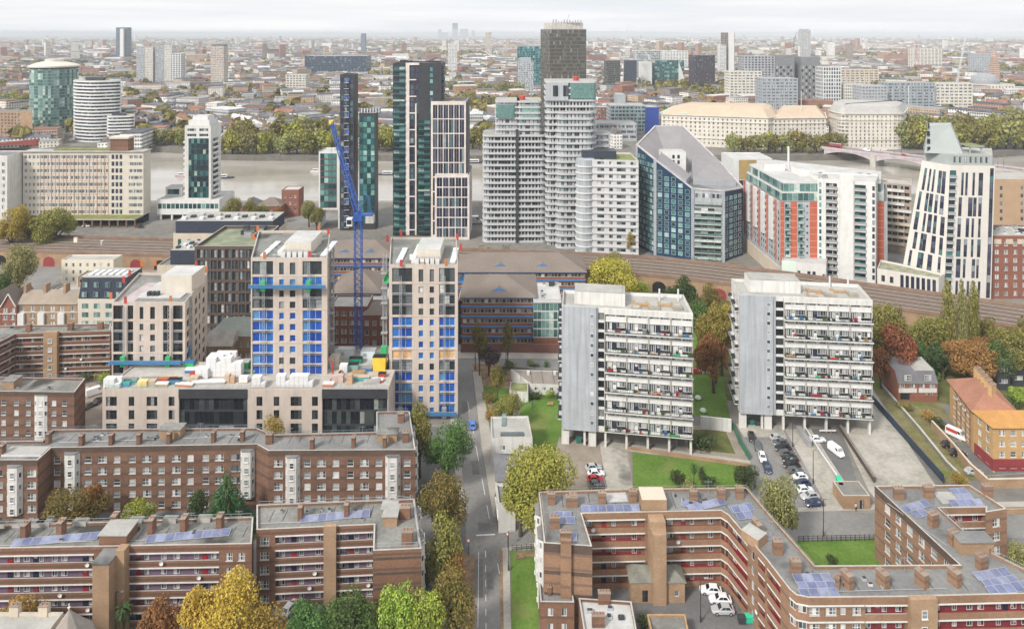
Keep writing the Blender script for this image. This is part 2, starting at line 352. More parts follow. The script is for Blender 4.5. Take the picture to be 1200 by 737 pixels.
def win_raw(b,w,h,sty,T,mi):
 fr,gl,fw,nx,nz,sill=STY[sty];n=len(b.v);t=MB()
 t.box(0,-.05,0,w,.02,fw,0);t.box(0,-.05,h-fw,w,.02,h,0);t.box(0,-.05,fw,fw,.02,h-fw,0);t.box(w-fw,-.05,fw,w,.02,h-fw,0)
 for i in range(1,nx):x=w*i/nx;t.box(x-fw*.4,-.045,fw,x+fw*.4,.015,h-fw,0)
 for i in range(nx):
  t.face([(w*i/nx+fw*.5,0,fw*.5),(w*(i+1)/nx-fw*.3,0,fw*.5),(w*(i+1)/nx-fw*.3,0,h-fw*.5),(w*i/nx+fw*.5,0,h-fw*.5)],1)
 for p in t.v:b.v.append(tuple(T@Vector(p)))
 for f,m in zip(t.f,t.m):b.f.append(tuple(k+n for k in f));b.m.append(mi+m)
DM={}
def door_mesh(mat,w=.95,h=2.05):
 key=(mat.name,w,h)
 if key in DM:return DM[key]
 b=MB();b.box(0,-.06,0,w,.0,h,0);b.box(.12,-.075,h*.62,w-.12,-.061,h*.92,1);b.box(-.08,-.05,h,w+.08,0,h+.1,2)
 DM[key]=b.mesh('door',[mat,g_std,whitep]);return DM[key]
BM={}
def balc_mesh(w,d,sty):
 key=(round(w,1),d,sty)
 if key in BM:return BM[key]
 b=MB();w=key[0];b.box(0,-d,-.12,w,0,.1,0)
 rail={'glass':g_green,'teal':g_tdk,'steel':galv,'white':whitep,'dark':charcoal,'ivory':ivory}[sty]
 if sty=='dark':
  for k in range(9):b.box(.05+k*(w-.14)/8,-d+.02,.1,.09+k*(w-.14)/8,-d+.06,1.05,2)
 b.box(.03,-d+.02,.1,w-.03,-d+.07,.3 if sty=='dark' else 1.05,1);b.box(.03,-d+.08,.1,.08,-.02,1.05,1);b.box(w-.08,-d+.08,.1,w-.03,-.02,1.05,1)
 b.box(0,-d,1.05,w,-d+.1,1.12,2)
 slab=charcoal if sty=='teal' else whitep
 BM[key]=b.mesh('balcony',[slab,rail,galv if sty!='dark' else charcoal]);return BM[key]
pan=MB()
for i in range(1):
 pan.box(-.81,-.8,.12,.81,.8,.17,0);pan.box(-.74,-.74,.17,.74,.74,.176,1)
 pan.v=[(x,y,z+(y+.8)*.22)for x,y,z in pan.v]
 for s in(-1,1):pan.box(s*.6-.03,-.7,0,s*.6+.03,-.64,.13,0);pan.box(s*.6-.03,.64,0,s*.6+.03,.7,.43,0)
PANEL=pan.mesh('solar_panel',[galv,g_solar])
dsh=MB();dsh.lathe(0,0,[(.02,.0),(.25,.05),(.42,.16)],10);dsh.v=[(x,-z-.3,y+.5)for x,y,z in dsh.v];dsh.bar((0,0,.2),(0,-.3,.5),.05)
DISH=dsh.mesh('satellite_dish',[metalw])
def chim_mesh(l,w,h,mat):
 key=('chim',l,w,h,mat.name)
 if key in DM:return DM[key]
 b=MB();b.obox(0,0,0,l,w,h,0,0);b.obox(0,0,h,l+.12,w+.12,.12,0,1);n=max(2,int(l/.55))
 for i in range(n):b.lathe(-l/2+l*(i+.5)/n,0,[(.13,h+.14),(.11,h+.5),(0,h+.5)],7,2)
 DM[key]=b.mesh('chimney',[mat,M('weathered_cap',(.27,.22,.18),.9),M('clay_pot',(.34,.18,.12),.9)]);return DM[key]
class Bld:
 """one building: an Empty at its base; walls with real openings, roof with parapet, and every window, door and balcony a part"""
 CAP=100
 def __init__(s,name,label,cat,poly,z0,z1,wall,roof,par=.5,group=None,parent=None,coping=None,pw=.3,base_ext=.6):
  s.poly,s.z0,s.z1,s.wall,s.roof,s.par,s.pw=poly,z0,z1,wall,roof,par,pw
  s.cx=sum(p[0]for p in poly)/len(poly);s.cy=sum(p[1]for p in poly)/len(poly)
  s.root=thing(name,label,cat,s.cx,s.cy,z0,group)if parent is None else parent
  s.own=parent is None
  s.ops={};s.items=[];s.emat={};s.coping=coping or conc;s.subpane=False;s.ztop={}
 def E(s,i):
  a,b=s.poly[i],s.poly[(i+1)%len(s.poly)];d=Vector((b[0]-a[0],b[1]-a[1]));L=d.length
  return Vector(a),d/L,L,math.atan2(d.y,d.x)
 def u(s,i,xpx):
  a,d,L,_=s.E(i);k=(xpx-CX)/FOC
  return(k*a.y-a.x)/(d.x-k*d.y)
 def op(s,i,u0,u1,za,zb,depth=.14,reveal=True):s.ops.setdefault(i,[]).append((u0,u1,za,zb,depth,reveal))
 def win(s,i,u,z,w,h,sty,depth=.14,cut=True,out=0.0,name='window'):
  a,d,L,ang=s.E(i)
  if u<.05 or u+w>L-.05:return
  if cut:s.op(i,u,u+w,z,z+h,depth)
  n=Vector((-d.y,d.x));q=a+d*u+n*(depth if cut else-out)
  s.items.append((name,w,h,sty,(q.x,q.y,z),ang))
 def grid(s,i,nc,nr,w,h,sty,z0,dz,u0=.6,u1=None,depth=.14,cut=True,skip=None):
  L=s.E(i)[2];u1=L-.6 if u1 is None else(L+u1 if u1<0 else u1);cw=(u1-u0)/nc
  for r in range(nr):
   for c in range(nc):
    st=sty(c,r)if callable(sty)else sty
    if st is None or(skip and skip(c,r)):continue
    s.win(i,u0+cw*(c+.5)-w/2,z0+dz*r,w,h,st,depth,cut)
 def cols(s,i,pxs,zs,w,h,sty,depth=.14):
  for k,x in enumerate(pxs):
   ww=w[k%len(w)]if isinstance(w,(list,tuple))else w;st=sty[k%len(sty)]if isinstance(sty,(list,tuple))else sty
   for z in zs:s.win(i,s.u(i,x)-ww/2,z,ww,h,st,depth)
 def door(s,i,u,z,mat,depth=0.0):
  a,d,L,ang=s.E(i);n=Vector((-d.y,d.x));q=a+d*u+n*(depth-.02);s.items.append(('door',mat,0,None,(q.x,q.y,z),ang))
 def balc(s,i,u,z,w,d_,sty):
  a,d,L,ang=s.E(i);q=a+d*u-Vector((-d.y,d.x))*.02;s.items.append(('balcony',w,d_,sty,(q.x,q.y,z),ang))
 def obj(s,name,me,i,u,z,out=0.0):
  a,d,L,ang=s.E(i);q=a+d*u+Vector((d.y,-d.x))*out;return put(name,me,s.root,(q.x,q.y,z),ang)
 def slab(s,name,i,u0,u1,za,zb,out,mat,inn=0.0):
  a,d,L,ang=s.E(i);n=Vector((d.y,-d.x));b=MB()
  p=a+d*((u0+u1)/2)+n*((out-inn)/2);b.obox(p.x,p.y,za,u1-u0,out+inn,zb-za,ang,0,None,True)
  return b.build(name,mat,s.root)
 def gallery(s,i,u0,u1,floors,back,unit=6.4,depth=1.05,sty='csm',doors=(doornav,doorred,doornav,redd),lip=1.05,head=2.4,edge=whitep,panel=None,seed=1,rail=None,eh=.26):
  rr=random.Random(seed);a,d,L,ang=s.E(i);n=Vector((-d.y,d.x))
  for k,zf in enumerate(floors):
   s.op(i,u0,u1,zf+lip,zf+head,depth,False);b=MB()
   def q(u,t,z):p=a+d*u+n*t;return(p.x,p.y,z)
   b.face([q(u0,depth,zf),q(u1,depth,zf),q(u1,depth,zf+head),q(u0,depth,zf+head)],0)
   b.face([q(u0,.22,zf+.02),q(u1,.22,zf+.02),q(u1,depth,zf+.02),q(u0,depth,zf+.02)],1)
   b.face([q(u0,0,zf+head),q(u1,0,zf+head),q(u1,depth,zf+head),q(u0,depth,zf+head)],2)
   b.face([q(u0,.22,zf),q(u1,.22,zf),q(u1,.22,zf+lip),q(u0,.22,zf+lip)],3)
   b.face([q(u0,0,zf+lip),q(u1,0,zf+lip),q(u1,.22,zf+lip),q(u0,.22,zf+lip)],4)
   for uu in(u0,u1):b.face([q(uu,0,zf),q(uu,depth,zf),q(uu,depth,zf+head),q(uu,0,zf+head)],3)
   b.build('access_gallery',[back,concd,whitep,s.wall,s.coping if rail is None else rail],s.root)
   s.slab('slab_edge',i,u0-.02,u1+.02,zf+head-.02,zf+head-.02+eh,.05,edge)
   nu=max(1,int((u1-u0)/unit));w_=(u1-u0)/nu
   for c in range(nu):
    fl=c%2;x=u0+c*w_
    du=x+(w_*.62 if fl else w_*.3);s.door(i,du,zf+.02,rr.choice(doors),depth)
    for f,ww in((.05,1.1),(.47,.8),(.8,1.0)):
     if abs(x+f*w_-du)<1.15:continue
     s.items.append(('window',ww,1.15,sty,(*(a+d*(x+f*w_)+n*(depth-.02)),zf+.62),ang))
    if panel and rr.random()<panel[1]:
     b=MB();p0=x+w_*.1;p1=x+w_*.95
     b.face([q(p0,depth-.03,zf+.1),q(p1,depth-.03,zf+.1),q(p1,depth-.03,zf+1.0),q(p0,depth-.03,zf+1.0)]);b.build('painted_panel',panel[0],s.root)
    if rr.random()<.18:
     p=a+d*(x+w_*rr.random());put('satellite_dish',DISH,s.root,(p.x,p.y,zf+lip-.6),ang)
 def bay(s,i,xa,xb,z0,z1,out,mat,rows,sty='sash',wall_u=None):
  """projecting rendered bay with canted sides"""
  a,d,L,ang=s.E(i);n=Vector((d.y,-d.x));u0,u1=wall_u or(s.u(i,xa),s.u(i,xb));c=min(.7,(u1-u0)*.2)
  pts=[a+d*u0,a+d*(u0+c)+n*out,a+d*(u1-c)+n*out,a+d*u1];b=MB()
  b.prism([tuple(p)for p in pts],z0,z1,0,0,True,True);b.prism([tuple(p+n*.12)for p in pts],z1,z1+.18,1,1,True,True)
  o=b.build('bay',[mat,felt],s.root)
  for z in rows:
   for w,uu,oo,aa,x0 in((1.0,(u0+u1)/2-.5,out+.03,0,0),):
    p=a+d*uu+n*oo;w_=put('window',win_mesh(w,1.35,sty),o,(p.x,p.y,z),ang)
   for sgn in(-1,1):
    p0,p1=(pts[0],pts[1])if sgn<0 else(pts[2],pts[3]);dd=(p1-p0).normalized();m=(p0+p1)/2-dd*.3+Vector((dd.y,-dd.x))*.03
    put('window',win_mesh(.6,1.2,'small'),o,(m.x,m.y,z),math.atan2(dd.y,dd.x))
 def walls(s):
  groups={}
  for i in range(len(s.poly)):
   a,d,L,ang=s.E(i);n=Vector((-d.y,d.x));mat=s.emat.get(i,s.wall);b=groups.setdefault(mat.name,(MB(),mat))[0]
   ops=s.ops.get(i,[]);z1=s.z1
   def q(u,t,z):p=a+d*u+n*t;return(p.x,p.y,z)
   zs=sorted({s.z0,z1}|{round(z,3)for o in ops for z in o[2:4]if s.z0<z<z1})
   prev=None
   for za,zb in zip(zs,zs[1:]):
    m=(za+zb)/2;act=sorted((o[0],o[1])for o in ops if o[2]<m<o[3]);x=0.0;segs=[]
    for u0,u1 in act:
     if u0>x+1e-3:segs.append((x,u0))
     x=max(x,u1)
    if x<L-1e-3:segs.append((x,L))
    for u0,u1 in segs:b.face([q(u0,0,za),q(u1,0,za),q(u1,0,zb),q(u0,0,zb)])
   for u0,u1,za,zb,dp,rev in ops:
    if not rev:continue
    b.face([q(u0,0,zb),q(u1,0,zb),q(u1,dp,zb),q(u0,dp,zb)]);b.face([q(u0,dp,za),q(u1,dp,za),q(u1,0,za),q(u0,0,za)])
    b.face([q(u0,0,za),q(u0,0,zb),q(u0,dp,zb),q(u0,dp,za)]);b.face([q(u1,dp,za),q(u1,dp,zb),q(u1,0,zb),q(u1,0,za)])
  for b,mat in groups.values():b.build('wall',mat,s.root)
 def flat_roof(s):
  b=MB();p0=s.poly;p1=inset(p0,s.pw);zr=s.z1-s.par;n=len(p0)
  b.face([(x,y,zr)for x,y in p1],0)
  for j in range(n):
   k=(j+1)%n
   b.face([(*p1[k],zr),(*p1[j],zr),(*p1[j],s.z1),(*p1[k],s.z1)],1);b.face([(*p0[j],s.z1),(*p0[k],s.z1),(*p1[k],s.z1),(*p1[j],s.z1)],2)
  b.build('roof',[s.roof,s.wall,s.coping],s.root)
 def hip_roof(s,h,over=.4,mat=None,ridge=None):
  """four-sided footprint; ridge along the longer axis"""
  p=inset(s.poly,-over);b=MB();L0=(Vector(p[1])-Vector(p[0])).length;L1=(Vector(p[2])-Vector(p[1])).length
  if L0<L1:p=p[1:]+p[:1];L0,L1=L1,L0
  m0=(Vector(p[0])+Vector(p[3]))/2;m1=(Vector(p[1])+Vector(p[2]))/2;d=(m1-m0).normalized();k=L1*(.5 if ridge is None else ridge)
  a,c=m0+d*k,m1-d*k;z,zr=s.z1,s.z1+h
  A,B_=(a.x,a.y,zr),(c.x,c.y,zr);q=[(x,y,z)for x,y in p]
  b.face([q[0],q[1],B_,A]);b.face([q[2],q[3],A,B_]);b.face([q[3],q[0],A]);b.face([q[1],q[2],B_]);b.face(q[::-1])
  return b.build('roof',mat or s.roof,s.root)
 def chims(s,pxs,l=1.9,w=.8,h=1.7,ang=0.0,z=None,mat=None):
  z=s.z1-s.par if z is None else z
  for x,y in pxs:X,Y=P(x,y,z);put('chimney',chim_mesh(l,w,h,mat or s.wall),s.root,(X,Y,z-.01),ang)
 def solar(s,x,y,nx,ny,ang=0.0):
  z=s.z1-s.par;X,Y=P(x,y,z);c,n=math.cos(ang),math.sin(ang)
  for i in range(nx):
   for j in range(ny):put('solar_panel',PANEL,s.root,(X+i*1.68*c-j*1.75*n,Y+i*1.68*n+j*1.75*c,z),ang)
 def roofbox(s,x0,y0,x1,y1,h,mat,roof=None,name='roof_housing',z=None,cap=True):
  z=s.z1-s.par if z is None else z;X0,Y0=P(x0,y0,z);X1,Y1=P(x1,y1,z);X1=AX(x1,Y0)if abs(y0-y1)>1 else X1
  b=MB();b.box(X0,Y0,z-.01,X1,Y1,z+h,0,1)
  if cap:b.box(X0-.2,Y0-.2,z+h,X1+.2,Y1+.2,z+h+.16,1)
  return b.build(name,[mat,roof or felt],s.root)
 def clutter(s,n,seed,size=(1,2.5),hmax=1.6,mats=None,area=None):
  """plant on the roof"""
  rr=random.Random(seed);xs=[p[0]for p in s.poly];ys=[p[1]for p in s.poly];x0,x1,y0,y1=area or(min(xs)+1.5,max(xs)-1.5,min(ys)+1.5,max(ys)-1.5);z=s.z1-s.par
  for _ in range(n):
   b=MB();X,Y=rr.uniform(x0,x1),rr.uniform(y0,y1);l,w=rr.uniform(*size),rr.uniform(*size)*.7;h=rr.uniform(.4,hmax);m=rr.choice(mats or[galv,metalw,concd,greyc,charcoal])
   b.obox(X,Y,z-.01,l,w,h,0,0);b.obox(X,Y,z+h,l*.8,w*.8,.12,0,1);b.build('roof_plant',[m,charcoal],s.root)
 def seams(s,pxs,y0,y1,slope=0.0):
  z=s.z1-s.par
  for x in pxs:(X,Y0),Y1=P(x,y0+slope*(x-pxs[0]),z),P(x,y1+slope*(x-pxs[0]),z)[1];b=MB();b.obox(X,(Y0+Y1)/2,z,.14,Y1-Y0,.025);b.build('roof_seam',M('seam_tar',(.07,.07,.068),.8),s.root)
 def aerials(s,pts):
  z=s.z1-s.par
  for x,y in pts:
   X,Y=P(x,y,z);b=MB();b.bar((X,Y,z),(X,Y,z+3),.045);b.bar((X-.7,Y,z+2.8),(X+.7,Y,z+2.8),.03)
   for k in range(4):b.bar((X-.6+k*.4,Y-.35,z+2.8),(X-.6+k*.4,Y+.35,z+2.8),.025)
   b.build('aerial',galv,s.root)
 def pipes(s,pts):
  z=s.z1-s.par
  for(xa,ya),(xb,yb)in zip(pts[::2],pts[1::2]):p,q=P(xa,ya,z),P(xb,yb,z);b=MB();b.tube((*p,z+.12),(*q,z+.12),.07,.07,5);b.build('roof_pipe',galv,s.root)
 def railing(s,pts,z,mat=galv,h=1.0,step=2.0):
  b=MB()
  for(x0,y0),(x1,y1)in zip(pts,pts[1:]):
   for k in(h,h*.5):b.bar((x0,y0,z+k),(x1,y1,z+k),.05)
   L=math.hypot(x1-x0,y1-y0);m=max(1,int(L/step))
   for j in range(m+1):t=j/m;b.bar((x0+(x1-x0)*t,y0+(y1-y0)*t,z),(x0+(x1-x0)*t,y0+(y1-y0)*t,z+h),.05)
  return b.build('roof_railing',mat,s.root)
 def finish(s,roof='flat'):
  s.walls()
  if roof=='flat':s.flat_roof()
  byname={}
  for it in s.items:byname.setdefault(it[0],[]).append(it)
  for nm,its in byname.items():
   its.sort(key=lambda t:-(t[1]if isinstance(t[1],float)else 1)/max(1,t[4][1]))
   for it in its[:s.CAP]:
    if nm=='door':put('door',door_mesh(it[1]),s.root,it[4],it[5])
    elif nm=='balcony':put('balcony',balc_mesh(it[1],it[2],it[3]),s.root,it[4],it[5])
    elif s.subpane:
     w=put('window',win_mesh(it[1],it[2],it[3],'frame'),s.root,it[4],it[5]);sub('pane',win_mesh(it[1],it[2],it[3],'pane'),w)
    else:put(nm,win_mesh(it[1],it[2],it[3]),s.root,it[4],it[5])
   rest=its[s.CAP:]
   if rest and nm!='door':
    b=MB();ml=[]
    for it in rest:
     T=Matrix.Translation(it[4])@Matrix.Rotation(it[5],4,'Z')
     if nm=='balcony':
      me=balc_mesh(it[1],it[2],it[3]);n=len(b.v);base=[]
      for m in me.materials:
       if m not in ml:ml.append(m)
       base.append(ml.index(m))
      b.v.extend(tuple(T@v.co)for v in me.vertices)
      for p in me.polygons:b.f.append(tuple(k+n for k in p.vertices));b.m.append(base[p.material_index])
     else:
      fr,gl=STY[it[3]][:2]
      if(fr,gl)not in ml:ml.append((fr,gl))
      win_raw(b,it[1],it[2],it[3],T,ml.index((fr,gl))*2)
    mats=ml if nm=='balcony' else[m for p in ml for m in p]
    o=b.build('further_windows' if nm!='balcony' else 'further_balconies',mats if len(mats)>1 else mats[0],s.root);o['kind']='stuff'
   if rest and nm=='door':
    for it in rest:put('door',door_mesh(it[1]),s.root,it[4],it[5])
  return s.root
def curtain(root,pts,z0,z1,fh,pw,gmat,fmat,gap=.12,sp=.35,spm=None,name='glazing',pane_off=.05):
 """curtain wall: framed backing plus one glazing part per storey made of separate panes"""
 b=MB()
 for p,q in zip(pts,pts[1:]):b.face([(*p,z0),(*q,z0),(*q,z1),(*p,z1)])
 b.build('frame',fmat,root);nf=max(1,round((z1-z0)/fh));fh=(z1-z0)/nf
 for f in range(nf):
  g=MB();za,zb=z0+f*fh+sp,z0+(f+1)*fh-gap
  for p,q in zip(pts,pts[1:]):
   p,q=Vector(p),Vector(q);L=(q-p).length;d=(q-p)/L;n=Vector((d.y,-d.x))*pane_off;k=max(1,round(L/pw));w=L/k
   for j in range(k):
    a=p+d*(j*w+gap/2)+n;c=p+d*((j+1)*w-gap/2)+n
    g.face([(a.x,a.y,za),(c.x,c.y,za),(c.x,c.y,zb),(a.x,a.y,zb)],0)
    if spm:g.face([(a.x,a.y,za-sp+.03),(c.x,c.y,za-sp+.03),(c.x,c.y,za-.04),(a.x,a.y,za-.04)],1)
  g.build(name,[gmat,spm]if spm else gmat,root)
def banded(root,poly,z0,z1,fh,bh,gmat,bmat,out=.7,pw=1.8,roofm=None,cap=True):
 """storeys of glass between projecting white bands"""
 nf=max(1,round((z1-z0)/fh));fh=(z1-z0)/nf;core=inset(poly,out);pts=core+core[:1]
 for f in range(nf):
  z=z0+f*fh;g=MB()
  for p,q in zip(pts,pts[1:]):
   p,q=Vector(p),Vector(q);L=(q-p).length
   if L<.05:continue
   k=max(1,round(L/pw))
   for j in range(k):
    a,c=p+(q-p)*(j/k+.02),p+(q-p)*((j+1)/k-.02);g.face([(a.x,a.y,z+bh*.5),(c.x,c.y,z+bh*.5),(c.x,c.y,z+fh),(a.x,a.y,z+fh)])
  g.build('glazing',gmat,root)
  b=MB();b.prism(poly,z-.25,z+bh,0,0,True,True);b.build('storey_band',bmat,root)
 b=MB();b.prism(poly,z1-.25,z1+bh*.8,0,1,True,True);b.build('roof',[bmat,roofm or felt2],root)
sc=bpy.context.scene
cam=bpy.data.cameras.new('camera');cam.lens=24;cam.sensor_width=36;cam.shift_y=-(368.5-HZ)/1200;cam.clip_end=60000;cam.clip_start=1
co=bpy.data.objects.new('camera',cam);C.objects.link(co);co.location=(0,0,CAMZ);co.rotation_euler=(PI/2,0,0);sc.camera=co
SUN_EL,SUN_AZ=math.radians(42),math.radians(222)
w=bpy.data.worlds.new('World');sc.world=w;w.use_nodes=True;t=w.node_tree;bg=t.nodes['Background']
sky=t.nodes.new('ShaderNodeTexSky');sky.sky_type='NISHITA';sky.sun_disc=False;sky.sun_elevation=SUN_EL;sky.sun_rotation=SUN_AZ
sky.altitude=100;sky.air_density=1.0;sky.dust_density=4.0;sky.ozone_density=1.0
tc=t.nodes.new('ShaderNodeTexCoord');mp=t.nodes.new('ShaderNodeMapping');mp.inputs['Scale'].default_value=(1.3,1.3,26)
t.links.new(tc.outputs['Generated'],mp.inputs[0]);nz=t.nodes.new('ShaderNodeTexNoise');nz.inputs['Scale'].default_value=2.2;nz.inputs['Detail'].default_value=5
t.links.new(mp.outputs[0],nz.inputs['Vector']);rp=t.nodes.new('ShaderNodeValToRGB');rp.color_ramp.elements[0].position=.3;rp.color_ramp.elements[1].position=.7
CL=9.3
rp.color_ramp.elements[0].color=((.80*CL),.825*CL,.87*CL,1);rp.color_ramp.elements[1].color=(1.0*CL,1.0*CL,1.0*CL,1)
t.links.new(nz.outputs['Fac'],rp.inputs[0]);mx=t.nodes.new('ShaderNodeMixRGB');mx.inputs[0].default_value=.86
sz=t.nodes.new('ShaderNodeSeparateXYZ');t.links.new(tc.outputs['Generated'],sz.inputs[0]);ad=t.nodes.new('ShaderNodeMath');ad.operation='MULTIPLY_ADD';ad.use_clamp=False;ad.inputs[1].default_value=.15;ad.inputs[2].default_value=1.0;t.links.new(sz.outputs[2],ad.inputs[0])
gr=t.nodes.new('ShaderNodeVectorMath');gr.operation='SCALE';t.links.new(rp.outputs[0],gr.inputs[0]);t.links.new(ad.outputs[0],gr.inputs['Scale'])
t.links.new(sky.outputs[0],mx.inputs[1]);t.links.new(gr.outputs[0],mx.inputs[2]);t.links.new(mx.outputs[0],bg.inputs[0]);bg.inputs[1].default_value=.1
sl=bpy.data.lights.new('sun','SUN');sl.energy=3.0;sl.angle=math.radians(10);sl.color=(1,.95,.88);so=bpy.data.objects.new('sun',sl);C.objects.link(so)
so.rotation_euler=(PI/2-SUN_EL,0,PI-SUN_AZ);so.location=(0,-50,300)
sc.view_settings.view_transform='Standard';sc.view_settings.look='None';sc.view_settings.exposure=EXPO;sc.view_settings.gamma=1;sc.view_settings.use_curve_mapping=False
sc.cycles.use_denoising=True;sc.cycles.max_bounces=5;sc.cycles.diffuse_bounces=2;sc.cycles.glossy_bounces=2;sc.cycles.transmission_bounces=2;sc.cycles.volume_bounces=0
sc.cycles.use_adaptive_sampling=True;sc.cycles.adaptive_threshold=.02;sc.cycles.sample_clamp_indirect=4
FAR=30000.0
hz=MB();hz.box(-31000,-300,-13,31000,31500,132);h=hz.build('haze',[]);h.data.materials.clear()
hm=bpy.data.materials.new('haze_air');hm.use_nodes=True;hm.node_tree.nodes.remove(hm.node_tree.nodes['Principled BSDF'])
pv=hm.node_tree.nodes.new('ShaderNodeVolumePrincipled');pv.inputs['Color'].default_value=(.90,.95,1,1);pv.inputs['Density'].default_value=HAZE;pv.inputs['Anisotropy'].default_value=-.15
hm.node_tree.links.new(pv.outputs[0],hm.node_tree.nodes['Material Output'].inputs['Volume']);h.data.materials.append(hm);h['kind']='stuff'
WZ=-4.0
near=[(-30000,900),(-900,520),(-330,443),(0,441),(200,448),(350,478),(600,520),(1200,640),(30000,2500)]
far_=[(-30000,1500),(-1300,860),(-620,668),(-470,652),(-352,655),(-300,640),(-290,612),(-228,606),(0,604),(250,606),(433,620),(900,760),(1500,960),(30000,3400)]
L=MB();m=[(-30000,-200),(30000,-200)]
L.face([(x,y,0)for x,y in m+near[::-1]],0);L.face([(x,y,0)for x,y in far_+[(30000,FAR),(-30000,FAR)]],0)
for ln,s in((near,1),(far_,-1)):
 for a,b in zip(ln,ln[1:]):L.face([(*a,0),(*b,0),(*b,-9),(*a,-9)],1)
L.face([(x,y,-9)for x,y in near+far_[::-1]],1)
structure(L,'ground',[m_land,concd])
b=MB();b.face([(x,y,WZ)for x,y in[(p[0],p[1]-2)for p in near]+[(p[0],p[1]+2)for p in far_[::-1]]]);structure(b,'river',m_water)
b=MB()
for k,(a,c)in enumerate(zip(far_[1:-1],far_[2:-1])):
 d=Vector((c[0]-a[0],c[1]-a[1]));ang=math.atan2(d.y,d.x);b.obox((a[0]+c[0])/2,(a[1]+c[1])/2-.5,-8,d.length,1.2,9.2,ang,0)
single(b,'embankment_wall',M('wet_stone',(.16,.15,.13),.9,.2,.2),'long stone river wall along the far bank below the yellowing trees','river wall',0,604,0)
b=MB()
for a,c in zip(near[1:-1],near[2:-1]):
 d=Vector((c[0]-a[0],c[1]-a[1]));b.obox((a[0]+c[0])/2,(a[1]+c[1])/2+.5,-8,d.length,1.2,9.1,math.atan2(d.y,d.x),0)
single(b,'embankment_wall',conc,'low stone river wall on the near bank behind the tower blocks','river wall',0,441,0)
b=MB()
for k in range(9):
 x0=-24000+k*5600;b.lathe(x0,26500+900*math.sin(k*2.1),[(3900,-5),(2700,60),(1500,105+22*math.sin(k*1.7)),(0,125+25*math.sin(k*1.7))],24,0,0,1.3,.5)
structure(b,'distant_hills',M('hill_woods',(.10,.12,.07),.95,.3,.004),True)
def sheet(name,pts,mat,z=.012,px=True):
 b=MB();b.face([(x,y,z)for x,y in(G(pts)if px else pts)]);return structure(b,name,mat)
def kerb(name,pts,mat,h=.12,px=True):
 b=MB();b.prism(G(pts)if px else pts,-.05,h,1,0);return structure(b,name,[mat,conc])
sheet('estate_yard',[(-60,780),(-60,470),(125,470),(125,500),(540,500),(552,612),(552,780)],m_asphd,.006)
sheet('estate_yard',[(628,640),(1180,632),(1290,780),(640,780)],m_asphd,.006)
sheet('road',[(554,790),(588,790),(585,642),(563,520),(552,428),(535,428),(536,500),(546,600),(550,642)],m_asph,.016)
sheet('road',[(546,640),(546,612),(582,611),(700,612),(930,602),(1035,600),(1290,592),(1290,632),(1030,628),(930,630),(630,641),(586,642)],m_asph,.02)
sheet('road',[(536,433),(662,436),(720,442),(720,428),(662,422),(500,418),(500,433)],m_asph,.02)
kerb('pavement',[(588,790),(600,790),(597,645),(628,643),(628,636),(588,642)],m_pave)
kerb('pavement',[(554,436),(563,436),(577,520),(590,598),(600,602),(640,602),(640,612),(590,612),(578,604),(564,520)],m_pave)
kerb('pavement',[(535,420),(662,421),(662,412),(535,412)],m_pave)
kerb('pavement',[(528,436),(535,436),(536,500),(546,598),(538,600),(528,500)],m_pave)
kerb('pavement',[(1290,592),(1030,597),(935,600),(935,595),(1030,591),(1290,586)],m_pave)
kerb('pavement',[(540,646),(551,650),(554,790),(530,790)],m_leafl)
b=MB()
def dash(x0,y0,x1,y1,w=.12):
 (X0,Y0),(X1,Y1)=P(x0,y0),P(x1,y1);b.obox((X0+X1)/2,(Y0+Y1)/2,.03,math.hypot(X1-X0,Y1-Y0),w,.004,math.atan2(Y1-Y0,X1-X0))
for y0,y1 in((470,482),(495,508),(522,540),(560,580),(592,608),(660,672),(690,706)):dash(AX(0,1)and 0 or(548+(y0-470)*.185),y0,548+(y1-470)*.185,y1)
dash(558,627,580,626,.35);[dash(569+k*.1,645+k*17,569+k*.1,653+k*17,.12)for k in range(6)];dash(561,646,560,735,.08)
structure(b,'road_markings',m_line)
for k,q in enumerate(([(556,655),(566,655),(566,700),(556,700)],[(541,470),(547,470),(550,500),(543,500)],[(560,612),(574,613),(575,622),(561,622)],[(570,670),(578,670),(579,690),(571,690)],[(640,617),(664,617),(664,621),(640,621)],[(552,540),(560,540),(562,556),(554,556)])):sheet('road_patch',q,m_asphd,.024)
for q in([(586,645),(589,645),(591,790),(587,790)],[(552,650),(556,650),(557,790),(552,790)],[(604,648),(628,647),(628,652),(604,656)],[(566,460),(572,460),(588,498),(580,498)],[(590,604),(640,603),(640,607),(592,607)]):sheet('fallen_leaves',q,m_leafl,.14)
kerb('paved_court',[(655,512),(700,517),(737,524),(742,575),(640,578)],m_paver,.06)
sheet('service_lane',[(702,516),(733,520),(742,575),(712,577)],m_slab,.075)
kerb('path',[(733,520),(800,529),(880,540),(878,545),(800,536),(735,528)],m_pave,.1)
kerb('paved_court',[(800,498),(862,500),(880,540),(805,530)],m_paver,.05)
sheet('garden_bed',[(806,503),(850,505),(862,532),(806,526)],m_scrub,.07)
for q in([(741,530),(800,537),(880,546),(872,571),(742,573)],[(614,458),(660,460),(660,530),(600,530)],[(562,452),(596,455),(600,500),(572,500)],[(805,432),(846,436),(856,492),(806,486)],[(806,355),(852,362),(850,420),(806,420)],[(598,646),(630,644),(632,790),(601,790)],[(932,634),(1036,630),(1060,668),(930,668)]):sheet('lawn',q,m_grass,.03)
sheet('garden_bed',[(553,426),(606,428),(604,455),(562,452)],m_leafl,.03)
sheet('car_park',[(862,497),(920,499),(1000,600),(880,604),(868,545)],m_asph,.02)
kerb('forecourt',[(862,497),(915,499),(922,512),(872,512)],m_slab,.1)
kerb('concrete_apron',[(920,503),(950,503),(1010,596),(972,598)],m_slab,.09)
